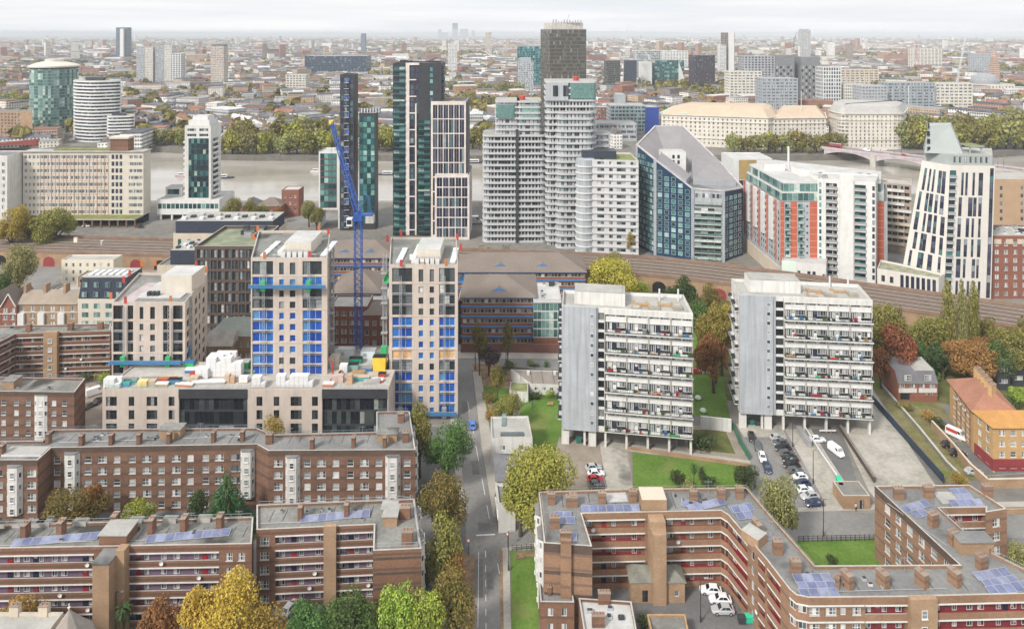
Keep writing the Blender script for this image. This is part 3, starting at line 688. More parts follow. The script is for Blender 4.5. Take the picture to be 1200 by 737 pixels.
sheet('ramp',[(950,503),(985,500),(1012,590),(998,566),(986,562)],m_asphd,.03)
kerb('concrete_yard',[(983,500),(1022,455),(1100,575),(1030,590),(1018,575)],m_slab,.14)
sheet('rough_ground',[(1018,450),(1050,440),(1100,470),(1160,560),(1108,566)],m_rough,.03)
kerb('estate_road',[(1100,492),(1150,492),(1240,552),(1150,558)],m_asphd,.15)
sheet('scrubland',[(1020,455),(1240,500),(1240,380),(1020,372)],m_scrub,.02)
sheet('scrubland',[(690,345),(860,375),(860,322),(690,300)],m_scrub,.02)
sheet('scrubland',[(655,440),(860,470),(860,372),(655,345)],m_scrub,.016)
sheet('riverside_road',[(-200,262),(460,262),(1300,330),(1300,318),(460,250),(-200,250)],m_asph,.02)
sheet('lane',[(30,372),(62,340),(80,300),(62,300),(35,330),(0,372)],m_asph,.02)
sheet('yard',[(-80,320),(560,345),(560,300),(-80,284)],m_asph,.012)
sheet('site_yard',[(95,520),(128,520),(128,455),(100,445)],m_paver,.02)
vf=[(-560,352),(-242,323),(-100,310),(0,298.5),(54,291),(100,275),(143,255),(178,238.5),(240,206),(330,158)]
def offset(line,d):
 o=[]
 for i,(x,y)in enumerate(line):
  a=line[max(0,i-1)];c=line[min(len(line)-1,i+1)];v=Vector((c[0]-a[0],c[1]-a[1])).normalized();o.append((x-v.y*d,y+v.x*d))
 return o
def dense(line,step=4):
 o=[]
 for i in range(len(line)-1):
  p=[Vector(line[max(0,min(len(line)-1,i+k))])for k in(-1,0,1,2)];n=max(1,int((p[2]-p[1]).length/step))
  for j in range(n):
   t=j/n;o.append(tuple(.5*((2*p[1])+(-p[0]+p[2])*t+(2*p[0]-5*p[1]+4*p[2]-p[3])*t*t+(-p[0]+3*p[1]-3*p[2]+p[3])*t**3)))
 return o+[line[-1]]
vf=dense(vf);vb=offset(vf,23);VZ=7.0
vr=thing('railway_viaduct','long brown brick railway viaduct curving past the foot of the riverside towers','viaduct',54,291,0)
b=MB();fr=MB();fr2=MB()
for i in range(len(vf)-1):
 a,c,d,e=vf[i],vf[i+1],vb[i+1],vb[i]
 b.face([(*a,VZ-.6),(*c,VZ-.6),(*d,VZ-.6),(*e,VZ-.6)])
 for p,q,k in((a,c,1),(e,d,-1)):
  (fr if k>0 else fr2).face([(*p,0),(*q,0),(*q,VZ),(*p,VZ)],0)
fr.build('wall',brick_t,vr);fr2.build('wall',brick_t,vr);b.build('track_bed',m_ball,vr);
for ln in(vf,vb):
 pr=MB()
 for p,q in zip(ln,ln[1:]):v=Vector((q[0]-p[0],q[1]-p[1]));pr.obox((p[0]+q[0])/2,(p[1]+q[1])/2,VZ-.62,v.length+.1,.5,1.3,math.atan2(v.y,v.x),0)
 pr.build('parapet',M('sooty_brick',(.25,.17,.13),.9,.2),vr)
for k in range(5):
 for s in(-.72,.72):
  ln=offset(vf,3.2+k*4.2+s);b=MB()
  for p,q in zip(ln,ln[1:]):v=Vector((q[0]-p[0],q[1]-p[1]));b.obox((p[0]+q[0])/2,(p[1]+q[1])/2,VZ-.6,v.length+.05,.16,.22,math.atan2(v.y,v.x))
  b.build('rail',M('rail_steel',(.38,.31,.26),.5,.15,.5),vr)
 c0=offset(vf,3.2+k*4.2);b=MB()
 for p,q in zip(c0,c0[1:]):v=Vector((q[0]-p[0],q[1]-p[1]));b.obox((p[0]+q[0])/2,(p[1]+q[1])/2,VZ-.6,v.length,2.5,.09,math.atan2(v.y,v.x))
 b.build('sleepers',M('sleeper_timber',(.13,.10,.08),.9,.25,1.5),vr)
n_a=0;acc=0.0
for i in range(len(vf)-1):
 p,q=Vector(vf[i]),Vector(vf[i+1]);acc+=(q-p).length
 if acc>9.0:
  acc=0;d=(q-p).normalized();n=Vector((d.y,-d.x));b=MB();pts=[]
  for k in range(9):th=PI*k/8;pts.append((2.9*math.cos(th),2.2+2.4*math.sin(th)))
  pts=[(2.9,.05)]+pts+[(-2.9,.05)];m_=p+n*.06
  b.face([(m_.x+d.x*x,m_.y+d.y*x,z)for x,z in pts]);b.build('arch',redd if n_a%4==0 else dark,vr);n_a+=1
  if n_a>60:break
RZ=15.0
def poly(pts,z):return[P(x,y,z)for x,y in pts]
GAL=[0.05+2.75*k for k in range(5)]
b=Bld('gallery_block','long brown brick block with mauve galleries, a slender lift tower and two solar rows','apartment block',poly([(-70,643.5),(295,637),(297,605),(-70,617)],RZ),0,RZ,brick_b,feltd,group='brick estate blocks')
b.subpane=True
for x0,x1,sd in((-68,110,3),(138.5,256.5,5)):b.gallery(0,b.u(0,x0),b.u(0,x1),GAL,mauve,seed=sd,panel=(doorred,.12))
b.cols(0,[268.5,283],[.9+2.75*k for k in range(5)],1.25,1.5,'sash2')
X0,X1=AX(111.8,123.5),AX(131,123.5);t=MB();t.box(X0,122.6,0,X1,126.4,14.4,0);t.box(X0-.12,122.5,14.4,X1+.12,126.5,14.7,1)
t.box(X1,124.6,0,X1+1.6,126.4,15.4,0);t.build('lift_tower',[brick_t,felt],b.root)
b.roofbox(116,640,148,622,2.0,brick_b,felt2,'lift_housing')
b.chims([(30,629),(72,626),(135,618),(178,623),(216,621),(258,619),(-15,631)],1.0,1.6,2.6)
b.solar(20,637.5,9,1,.13);b.solar(177,633,9,1,.13)
pp=inset(b.poly,.4);b.railing([pp[2],pp[3]],RZ-.1,galv)
b.clutter(10,5,(.4,.9),.5)
for i,x in enumerate((0,20,45,52,95,160,200,240)):X,Y=P(x,616.5-x*.028,14.5);m=MB();m.obox(X,Y,14.49,2.6,1.2,.9,0,0,1);m.build('roof_light',[conc,feltd],b.root)
b.seams([5,16,50,88,104,160,190,232,246,270,284],635,622,-.02);b.aerials([(60,622),(150,615),(224,618),(280,616)]);b.pipes([(150,634),(256,629),(0,640),(110,634)]);b.finish()
b=Bld('gallery_block','brown brick block with mauve galleries, a blank forward wing and one solar row','apartment block',poly([(300.5,620.5),(438,614.5),(437,645),(494,642.5),(486,584),(300.5,591)],RZ),0,RZ,brick_b,feltd,group='brick estate blocks')
b.subpane=True
b.cols(0,[310],[.9+2.75*k for k in range(5)],1.7,1.5,'sash2')
for x0,x1,sd in((322.5,380,8),(394.5,437.5,9)):b.gallery(0,b.u(0,x0),b.u(0,x1),GAL,mauve,seed=sd)
u0,u1=b.u(0,380),b.u(0,394.5);b.slab('stair_tower',0,u0,u1,0,15.5,.7,brick_t)
for k in range(5):b.slab('string_course',2,.05,b.E(2)[2]-.05,2.2+2.75*k,2.7+2.75*k,.03,brick_d)
L3=b.E(3)[2]
for uc in(2.5,9.5):b.bay(3,0,0,1.5,14.0,.9,white,[2.2+2.75*k for k in range(5)],'sash',(uc,uc+3.2))
b.chims([(352.5,607),(406.5,604)],.8,1.5,2.5);b.chims([(475,606),(477.5,635)],2.0,1.4,2.2)
b.solar(357,609.5,8,1,.13);b.roofbox(449,617,465,603,1.9,brick_t,felt2,'lift_housing');b.roofbox(447,606,464,597,1.5,felt2,felt2,'lift_housing')
pp=inset(b.poly,.45);b.railing([pp[2],pp[3],pp[4],pp[5]],RZ-.1,galv);b.clutter(8,15,(.4,.9),.5,None,(b.poly[0][0]+2,b.poly[1][0]-2,133.5,136.5));b.seams([315,331,372,388,420,434],611,597,-.04);b.aerials([(330,603),(430,600)]);b.pipes([(305,614),(352,612)]);b.finish()
RW=[.75+2.65*k for k in range(5)]
b=Bld('bay_block','wide brown brick block with white bay stacks facing the garden trees','apartment block',poly([(-70,539),(44,539),(60,524.5),(301,520.5),(314.5,528),(487,527),(480,481.5),(441,482),(441,506),(320,509),(301,501),(62,503),(50,516),(-70,518)],RZ),0,RZ,brick_a,felt,group='brick estate blocks')
b.subpane=True
b.cols(0,[-50,-30,0,37],RW,[1.3,1.3,1.2,2.0],1.5,['sash','sash','sash','sash2'])
b.cols(2,[67,103,120,137,155,172,189,206.5,223,241,257,274,279.5],RW,[1.5,1.6,2.0,1.5,1.5,2.0,1.5,2.0,1.5,1.5,2.0,1.5,.8],1.5,['sash','sash','sash2','sash','sash','sash2','sash','sash2','sash','sash','sash2','sash'])
b.cols(4,[326,360,376.6,393.5,410.5,427,444,477],RW,[2.0,1.5,2.0,1.5,1.5,2.0,1.5,1.5],1.5,['sash2','sash','sash2','sash','sash','sash2','sash','sash'])
for e,xa,xb,zz in((0,8.5,27,3.2),(2,75.5,94,1.2),(2,282,298.5,3.0),(4,334.5,352,1.2),(4,451.5,469.5,1.2)):b.bay(e,xa,xb,zz,13.9,.95,white,[z+.1 for z in RW if z>zz])
for u in(3.0,9.0):b.bay(5,0,0,3,13.9,.8,white,[z for z in RW if z>3],'sash',(u,u+3))
for e in(0,2,4):b.slab('dark_coping',e,.02,b.E(e)[2]-.02,14.0,15.02,.035,brick_d)
b.chims([(96,521),(131,520),(163.5,519.5),(198.5,518.5),(250.5,517),(284.5,516),(366,525),(414.5,523),(451,523),(57,519),(3,533)],.8,1.3,2.3)
b.chims([(470,494),(475.5,517),(316,519)],1.5,1.3,2.2)
b.roofbox(187,514,211,506,2.0,brick_t,feltd,'lift_housing');b.roofbox(442,518,465,511,1.8,brick_t,feltd,'lift_housing')
pp=inset(b.poly,.5);b.railing([pp[6],pp[7],pp[8],pp[9],pp[10],pp[11],pp[12],pp[13]],RZ-.1,M('blue_grey_rail',(.2,.25,.3),.5),1.0,2.5)
t=MB();X,Y=P(46,530,14.5);t.obox(X-3,Y,14.49,9,3.2,.5,0,0,1);t.build('roof_light',[metalw,felt2],b.root)
b.clutter(14,9,(.3,.9),.5,None,(b.poly[2][0]+3,b.poly[3][0]-3,159,162));b.seams([78,112,148,176,226,268,296,338,350,386,400,430],519,508,0);b.aerials([(110,512),(235,510),(340,516),(425,514)]);b.pipes([(70,519),(185,515),(215,514),(295,511)]);b.finish()
b=Bld('brick_block','brown brick block with one white window strip beside the parked white van','apartment block',poly([(-50,458),(87,459.5),(100,443),(-50,441)],RZ),0,RZ,brick_a,feltd,group='brick estate blocks')
b.cols(0,[-30,-12,4,19,33,63,75.5],RW,[1.3],1.45,['sash'])
b.bay(0,40.5,55.5,.2,14.1,.25,white,[z+.1 for z in RW]);b.roofbox(2,456,16,449,2,brick_t,felt,'lift_housing');b.chims([(18,452)],1.4,1,2)
b.slab('dark_coping',0,.02,b.E(0)[2]-.02,14.0,15.02,.03,brick_d);pp=inset(b.poly,.4);b.railing([pp[2],pp[3]],RZ-.1,M('blue_grey_rail',(.2,.25,.3),.5));b.clutter(5,4,(.4,1),.6);b.finish()
b=Bld('gallery_block','brown brick block with white-edged balconies and a stair tower before the gabled terrace','apartment block',poly([(-30,415),(18,391),(129,387.5),(130,379),(-60,383),(-75,415)],RZ),0,RZ,brick_b,feltd,group='brick estate blocks')
b.gallery(1,b.u(1,18.5),b.u(1,53),GAL,brick_b,seed=21,sty='csm');b.gallery(1,b.u(1,69.5),b.u(1,128.5),GAL,brick_b,seed=22,panel=(doorred,.15));b.gallery(0,.3,b.E(0)[2]-.3,GAL,brick_b,seed=23)
u0,u1=b.u(1,53.3),b.u(1,69.2);b.slab('stair_tower',1,u0,u1,0,15.6,1.2,brick_t)
for k in range(5):
 a,d,L_,an=b.E(1);p=a+d*((u0+u1)/2-.6)+Vector((d.y,-d.x))*1.24;put('window',win_mesh(1.2,1.3,'sash'),b.root,(p.x,p.y,1.2+2.75*k),an)
b.chims([(34,388),(83,386.5),(118,385.5)],1.6,1,2.2);b.clutter(8,31,(.4,1.2),.5);b.finish()
MP=[(637.5,636),(694,640),(682,601.5),(845,598),(853,603),(898,655),(925,690),(933,697),(948,700),(1064,699),(1095,698),(1255,694),(1245,688),(1162,647),(1136,627),(1101,595),(1155,594),(1155,600),(1180,596),(1136,567.5),(1025,569),(1124,661),(955,662),(900,600),(875,571),(740,572.5),(631,576)]
b=Bld('courtyard_block','orange-brown brick block wrapped round a car court, with curved galleries and squat chimneys','apartment block',poly(MP,RZ),0,RZ,brick_m,felt,group='brick estate blocks')
b.subpane=True;GM=[.05+2.75*k for k in range(5)]
DRS=(doorred,doornav,redd)
b.gallery(2,.4,b.E(2)[2],GM,brick_b,seed=40,panel=(redd,.2))if False else None
for x0,x1,sd in((684,756,41),(780,844.5,42)):b.gallery(2,b.u(2,x0),b.u(2,x1),GM,brick_m,seed=sd,panel=(redd,.3),doors=DRS,rail=redd)
b.gallery(3,.02,b.E(3)[2]-.02,GM,brick_m,9,seed=43,doors=DRS,rail=redd)
u1=b.u(4,876);b.gallery(4,.02,u1,GM,brick_m,seed=44,panel=(redd,.3),doors=DRS,rail=redd)
LL=b.E(4)[2]
for k in range(5):
 for uu in(u1+1.2,):b.win(4,uu,GM[k]+.9,.8,1.6,'small')
b.gallery(4,u1+3.2,LL-.4,GM,brick_m,seed=45,panel=(redd,.5),doors=DRS,rail=redd)
b.gallery(5,.3,b.E(5)[2]-2.5,GM,brick_m,seed=46,panel=(redd,.4),doors=DRS,rail=redd)
for e in(6,7):
 for k in range(5):b.slab('slab_edge',e,0,b.E(e)[2],GM[k]+2.4,GM[k]+2.66,.05,whitep)
b.cols(6,[929],[1.2+2.75*k for k in range(5)],1.2,1.3,'csm');b.cols(7,[940.5],[1.2+2.75*k for k in range(5)],1.3,1.3,'csm')
for k in range(5):
 for x,ww in((954.5,1.7),(974,1.8),(988,.9),(1004,1.4)):b.win(8,b.u(8,x)-ww/2,GM[k]+.95,ww,1.25,'sash2' if ww>1.3 else 'sash')
 b.slab('slab_edge',8,0,b.u(8,1013),GM[k]+2.4,GM[k]+2.66,.05,whitep)
b.gallery(8,b.u(8,1014),b.E(8)[2]-.1,GM,redd,seed=47,doors=(redd,doornav));b.gallery(10,.1,b.E(10)[2]-.5,GM,redd,seed=48,panel=(redd,.4),doors=(doornav,redd),rail=redd)
b.slab('stair_tower',9,.02,b.E(9)[2]-.02,0,15.2,.9,brick_t)
a,d,L_,an=b.E(9)
for k in range(5):p=a+d*(L_/2-.5)+Vector((d.y,-d.x))*.93;put('window',win_mesh(1.0,1.4,'sash'),b.root,(p.x,p.y,1.0+2.75*k),an)
X0,X1=AX(761,133.5),AX(779.5,133.5);t=MB();t.box(X0,133,0,X1,136,14.6,0);t.prism([(X0+.3,131),(X1-.3,131),(X1,133),(X0,133)],0,13.6,0);t.build('stair_tower',[brick_t],b.root)
X0,Y0=P(752,599,14.5);t=MB();t.box(X0,Y0-.3,14.45,AX(781,Y0),Y0+3.6,17.0,0,1);t.build('lift_housing',[brick_t,sand],b.root)
b.slab('chimney_breast',0,b.u(0,657),b.u(0,669.5),0,16.2,.7,brick_m);b.chims([(663,633)],2.2,.9,1.7)
for k in(0,1,2):b.slab('string_course',0,.02,b.E(0)[2]-.02,5.2+k*4.1,5.9+k*4.1,.03,brick_d)
b.slab('dark_coping',0,.02,b.E(0)[2]-.02,14.0,15.02,.04,brick_d)
for u in(2.0,8.5):b.bay(26,0,0,1.0,14.2,.9,white,[1.6+2.75*k for k in range(5)],'sash',(u,u+4.2))
b.grid(20,6,5,1.5,1.6,lambda c,r:'sash2' if c%2 else 'sash',.8,2.75,u0=2.2,u1=b.E(20)[2]-1.2)
b.slab('dark_coping',20,.02,b.E(20)[2]-.02,13.6,15.02,.04,brick_d)
b.gallery(15,.2,b.E(15)[2]-.1,GM,redd,seed=49,doors=(redd,));b.grid(17,1,5,1.7,1.6,'sash2',.8,2.75)
b.chims([(646,590),(672,592),(705.5,589),(741.5,587),(812.5,587),(845,585),(866.5,583)],1.5,1.0,2.2)
b.chims([(670,593)],2.3,1,2.0);b.chims([(650,618)],1.9,1.0,2.1);b.chims([(887,624)],.9,2.2,2.1,.3);b.chims([(911,648),(932,671.5)],1.6,1.2,2.4)
b.chims([(993,687),(1034.5,686),(1080,686),(1118.5,684)],1.1,1.9,2.4,.35);b.chims([(981,689)],.5,.6,2.0)
b.chims([(1053,584),(1088,582),(1157,581)],1.9,1.0,2.2);b.chims([(1093.5,616),(1117,637),(1150,666)],1.7,1.1,2.4,.3)
b.roofbox(1126,650,1165,637,2.2,brick_t,felt,'lift_housing');b.roofbox(899,652,917,642,2.2,brick_t,felt2,'lift_housing')if False else None
X0,Y0=P(874,637,14.5);t=MB();t.obox(X0+1.8,Y0+.8,14.45,3.6,3.0,1.8,-.9,0,1);t.build('lift_housing',[brick_t,felt2],b.root)
b.solar(686,597.5,7,1,.02);b.solar(655,605,2,1,0);b.solar(659,611,2,1,0);b.solar(671,631,1,1,0);b.solar(803,591,2,1,-.3);b.solar(811,597,5,1,.3);b.solar(860,598,3,1,.2);b.solar(868,606,2,2,.15);b.solar(896,630,1,2,.2)
b.solar(943,697,4,1,.03);b.solar(941,689,4,2,.03);b.solar(1062,598,4,1,.33);b.solar(1074,604,2,1,.33);b.solar(1118,591,4,1,.03);b.solar(1126,584,2,2,.03);b.solar(1163,694,5,1,.17);b.solar(1158,686,4,2,.17)
pp=inset(b.poly,.45);ry=M('rust_stained_rail',(.35,.3,.22),.7);b.railing([pp[23],pp[24],pp[25],pp[26],pp[0]],RZ-.1,ry,.9);b.railing([pp[22],pp[23]],RZ-.1,ry,.9);b.railing([pp[13],pp[14],pp[15]],RZ-.1,galv);b.railing([pp[12],pp[13]],RZ-.1,galv)
b.clutter(9,77,(.3,.8),.5,None,(b.poly[3][0]-25,b.poly[3][0]-2,138,141));b.clutter(10,78,(.3,.9),.5,None,(b.poly[8][0]+2,b.poly[9][0],117,121))
t=MB();X0,Y0=P(711,584,14.5);t.box(X0,Y0-1,14.46,AX(735,Y0),Y0+3,14.53);t.build('roof_patch',roofw,b.root);t=MB();X0,Y0=P(1105,590,14.5);t.box(X0,Y0,14.46,AX(1147,Y0),Y0+3.6,14.52);t.build('roof_patch',felt2,b.root)
X0,Y0=P(754,585,14.5);t=MB();t.box(X0,Y0-2.5,14.46,X0+3.6,Y0+2,14.54);t.build('roof_patch',roofw,b.root)
b.seams([660,692,722,764,792,826,852],595,577,0);b.seams([965,1008,1050,1096,1135],692,668,0);b.aerials([(700,583),(830,580),(1060,672),(905,628)]);b.pipes([(955,694),(1110,690),(690,590),(740,588),(1040,590),(1110,640)])
b.finish()
X,Y=P(771,706);b=Bld('bin_house','small hipped brick bin house with dark doors at the foot of the court stair tower','outbuilding',rect(X-5.2,Y,X+5.2,Y+4.6),0,4.0,brick_t,tile_g)
b.win(0,2.2,.1,1.1,2.3,'dkd');b.win(0,4.6,.1,2.0,2.5,'dkd');b.win(0,8.4,1.2,.9,1.1,'small');b.hip_roof(1.5,.3,M('mossy_roof',(.19,.19,.16),.95,.3,.5));b.finish(None)
b=Bld('brick_annex','low brown brick annex with a grey roof at the end of the courtyard block','annex',poly([(633,705),(673,705.5),(668,676),(631,675)],6),0,6,brick_b,felt)
b.cols(0,[645,661],[.6,3.4],1.0,1.5,'csm');b.chims([(644,697),(664,699)],.7,.5,1.6);b.finish()
b=Bld('brick_annex','brick annex with a bleached white roof and one wide chimney','annex',poly([(685,745),(747,742),(740,704),(678,700)],6),0,6,brick_b,roofw)
b.chims([(708,706)],2.2,.9,2.0);b.chims([(701,733)],2.2,.9,2.0);b.clutter(5,3,(.5,1.3),.6);b.finish()
b=Bld('garage','flat-roofed garage with timber coping beside the parked white cars','garage',poly([(764,745),(808,744),(803,719),(758,719)],3),0,3,brick_t,feltd,coping=timber);b.finish()
X,Y=AX(81,110),110;b=Bld('stone_turret','octagonal stone turret with a slate spire at the bottom edge of the picture','turret',[(X+3.4*math.cos(PI/8+PI/4*k),Y+3.4*math.sin(PI/8+PI/4*k))for k in range(8)],0,12.4,sand,tile_g)
t=MB();t.lathe(X,Y,[(3.9,12.2),(2.2,14.2),(.12,17.0)],8,0,PI/8);t.build('roof',M('slate_spire',(.27,.24,.21),.9,.2,.8),b.root);t=MB();t.tube((X,Y,16.9),(X,Y,18.0),.09);t.lathe(X,Y,[(0,17.2),(.25,17.45),(0,17.7)],8);t.build('finial',stone,b.root);b.grid(5,1,1,1.0,1.6,'csm',9.5,3);b.finish(None)
X0=AX(-30,111);b=Bld('stone_hall','buff stone hall with a parapet in front of the mauve galleries','hall',rect(X0,108,AX(60,111),114),0,13.3,sand,felt2);b.grid(0,6,2,1.3,2.4,'csm',4,4.4);b.chims([(18,720),(52,720)],1.5,.9,1.6);b.finish()
TW=37.0;M('sedum_box',(.07,.11,.03),.9,.4,1.5)
def slab_tower(label,pts,xs,seed,fl_l):
 b=Bld('balcony_tower',label,'tower block',poly(pts,TW),4.2,TW,whitep,felt2,.9,'white balcony towers');rr=random.Random(seed)
 a,d,L,an=b.E(0);n=Vector((d.y,-d.x));b.emat[3]=white;g1,st0,st1=b.u(0,xs[1]),b.u(0,xs[2]),b.u(0,xs[3])
 m=MB();p=a+d*(g1/2);m.obox(p.x+n.x*.35,p.y+n.y*.35,4.4,g1,.7,TW-4.2,an,0);o=m.build('clad_core',greyc,b.root)
 for k in range(15):s=a+d*(g1/2)+n*.715;m=MB();m.obox(s.x,s.y,6+k*2.1,g1-.05,.02,.05,an,0);m.build('panel_joint',greyd,o)if k%3==0 else None
 for k in range(12):
  s=a+d*(b.u(0,xs[0])-.5)+n*.72;put('window',win_mesh(.95,1.05,'small'),b.root,(s.x,s.y,6.2+k*2.56),an)
  b.win(0,(st0+st1)/2-1.1,5.6+k*2.56,2.2,1.9,'louv',.3)
 m=MB();u=g1+.05;p=a+d*((g1+st0)/2)+n*.15;m.obox(p.x,p.y,4.4,st0-g1-.1,.3,TW-4.4,an,0);m.build('clad_strip',greyd,b.root)
 nb=4;bw=(L-st1)/nb
 for f in range(6):
  z=5.0+f*5.2
  for c in range(nb):
   u0=st1+c*bw;p=a+d*(u0+.1);put('balcony',balc_mesh(bw-.2,1.3,'dark'),b.root,(p.x+n.x*.02,p.y+n.y*.02,z),an)
   b.op(0,u0+.15,u0+bw-.15,z+.15,z+2.45,.25,True)
   q=a+d*(u0+.2)-n*.24
   b.items.append(('window',1.7,2.2,'wht',(q.x,q.y,z+.2),an));q=q+d*1.9;b.items.append(('door',rr.choice([whitep,whitep,doornav,whitep]),0,None,(q.x,q.y,z+.15),an));q=q+d*1.1
   b.items.append(('window',bw-3.6,1.5,'csm3',(q.x,q.y,z+.9),an))
   b.win(0,u0+.35,z+3.75,bw*.42,1.1,'csm3',.3);b.win(0,u0+bw*.54,z+3.75,bw*.4,1.1,'csm3',.3)
   for _ in range(2):
    m=MB();s=a+d*(u0+.4+rr.random()*(bw-1.2))+n*(.5+rr.random()*.5);hh=.3+rr.random()*.9;m.obox(s.x,s.y,z+.11,.35+rr.random()*.6,.4,hh,an,0,None,False,1.2);m.build('balcony_tub',rr.choice([MAT['sedum_box'],MAT['sedum_box'],timber,galv,charcoal,bluep,doorred]),b.root)
   if rr.random()<.75:
    cm=rr.choice([redm,bluep,greenm,whitep,timber,ivory,doorred,galv]);m=MB();s=a+d*(u0+.5+rr.random()*(bw-2.5))+n*1.15;m.obox(s.x,s.y,z+.15,.6+rr.random()*2,.06,.5+rr.random()*.5,an);m.build('balcony_screen',cm,b.root)
  b.slab('slab_edge',0,st1,L,z+4.95,z+5.2,1.32 if f<5 else .3,white)
  b.slab('slab_edge',0,st1,L,z+2.5,z+2.66,.12,white)
 for c in range(nb+1):b.slab('party_fin',0,min(L-.2,st1+c*bw-.1),min(L,st1+c*bw+.1),4.4,TW-.3,.35,conc)
 e=len(pts)-1;LE=b.E(e)[2]
 for f in range(6):
  for u in(1.0,LE/2+.5):b.balc(e,u,6+f*5.2,LE/2-1.6,1.1,'dark');b.win(e,u+.2,6.2+f*5.2,LE/2-2,2.0,'wht')
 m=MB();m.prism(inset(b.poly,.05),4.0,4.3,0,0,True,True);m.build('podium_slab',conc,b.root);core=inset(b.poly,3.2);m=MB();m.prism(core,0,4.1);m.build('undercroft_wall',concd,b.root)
 for k in range(7):
  s=a+d*(.5+(L-1)*k/6)-n*.6;m=MB();m.obox(s.x,s.y,0,.55,.8,4.05,an);m.build('pillar',white,b.root)
  e2,d2=b.E(1)[0],b.E(1)[1]
 for k in(0,1):s=a+d*(.9+k*(g1-2))-n*.25;m=MB();m.obox(s.x,s.y,0,2.0,.4,4.05,an);m.build('undercroft_panel',white,b.root)
 zr=TW-.9;pr_=inset(b.poly,1.0);q0,q1,q2,q3=[Vector(p)for p in b.poly]
 def at(s,t):p=q0+(q1-q0)*s+(q3-q0)*t;return p
 p=at(.30,.62);m=MB();m.obox(p.x,p.y,zr,L*.40,6.2,3.4,an,0,1);m.obox(p.x,p.y,zr+3.4,L*.36,5.6,.2,an,1);m.build('lift_housing',[white,felt2],b.root)
 for s,t,w_,h in((.62,.5,4,.8),(.72,.35,3,.7),(.82,.6,4,.5),(.9,.4,2.5,.9),(.58,.25,2.5,.5)):p=at(s,t);m=MB();m.obox(p.x,p.y,zr-.01,w_,2.6,h,an+.05);m.obox(p.x,p.y,zr+h,w_*.7,1.5,.3,an+.05,1);m.build('roof_tank',[timber if w_>3 else gravel,felt2],b.root)
 for s,t in((.2,.8),(.78,.85),(.93,.9),(.5,.9)):p=at(s,t);m=MB();m.tube((p.x,p.y,zr),(p.x,p.y,zr+3.2),.25);m.build('flue',metalw,b.root)
 for e in(0,):b.slab('parapet_band',e,st1,L,TW-1.5,TW+.05,.4,white)
 b.finish();return b
slab_tower('grey and white balcony tower standing closest to the white street building',[(658.5,358),(812,367),(801,345),(660,339.5)],(694,699,701,708.5),5,0)
slab_tower('grey and white balcony tower beside the long row of parked cars',[(866.5,345.5),(1022,351.5),(1006,333),(857,326)],(900,905,909,918.5),6,0)
PZ=13.6
pd=[(AX(120,183.7),183.7),(AX(455,183.7),183.7),(AX(455,183.7),194.5),(-36.5,194.5),(-36.5,209),(-76,209),(-76,199),(AX(120,183.7)+1,199)]
b=Bld('site_podium','four-storey beige podium with dark glazed bays, its roof deck covered in building materials','construction site',pd,0,14.0,precast,conc,.4)
x=lambda p:b.u(0,p)
for z in(1.0,4.6,8.2):
 for xp,w_,st in((130.5,2.9,'dkd3'),(154,1.5,'dkd'),(178,2.9,'dkd3'),(201,1.6,'dkd'),(304,1.6,'dkd'),(324,1.5,'dkd'),(347,3.0,'dkd3'),(369,1.6,'dkd')):b.win(0,x(xp)-w_/2,z+1.2,w_,2.6,st,.3)
for xa,xb in((209.5,290),(377.5,454)):
 b.op(0,x(xa),x(xb),.2,11.6,.6);a,d,L_,an=b.E(0);n=Vector((-d.y,d.x));p=a+d*x(xa)+n*.6;q=a+d*x(xb)+n*.6
 curtain(b.root,[tuple(p),tuple(q)],.2,11.6,3.8,1.3,g_dark,charcoal,.1,.5)
 b.slab('fascia',0,x(xa),x(xb),11.6,14.05,.15,charcoal)
b.finish();pod=b
site=[]
def tower(label,xl,xr,yt,D,Db,z0,ncol,film,tall,seed,bk):
 zt=ZY(yt,D);b=Bld('construction_tower',label,'tower under construction',[(AX(xl,D),D),(AX(xr,D),D),(AX(bk[1],Db),Db),(AX(bk[0],Db),Db)],z0,zt,precast,feltd,.7,'towers on the building site')
 rr=random.Random(seed);fh=3.15;nf=int((zt-z0-tall-.4)/fh);L=b.E(0)[2]
 for f in range(nf+1):
  top=f==0;h=tall if top else fh;z=zt-.9-tall+.5 if top else zt-.9-tall-(f)*fh+.45
  for(xa,xb,kind)in ncol:
   u0,u1=b.u(0,xa),b.u(0,xb);st=film(f,kind)
   b.win(0,u0,z,u1-u0,(h-.6)if kind=='big' else(h-(1.25 if not top else 1.0)),st,.35)
   if kind=='big' and f and f%3!=1:b.slab('spandrel',0,u0,u1,z+h-.6,z+h-.02,.02,M('blue_grey_spandrel',(.16,.175,.2),.6))
  if f%3==1:b.slab('string_course',0,0,L,z+fh-.42,z+fh-.2,.07,M('pale_string_course',(.55,.45,.38),.85))
 for f in range(nf+1):
  z=zt-.9-tall-f*fh+(.5 if f==0 else .45)
  for e in(1,):
   LE=b.E(e)[2]
   for k in range(5):b.win(e,1.5+k*(LE-3)/5,z,1.7 if k%2 else 2.6,2.0,'dk2' if f<5 else('blue2' if 'blue' in film(f,'big')else 'dk2'),.25)
 a,d,L_,an=b.E(0)
 return b,zt
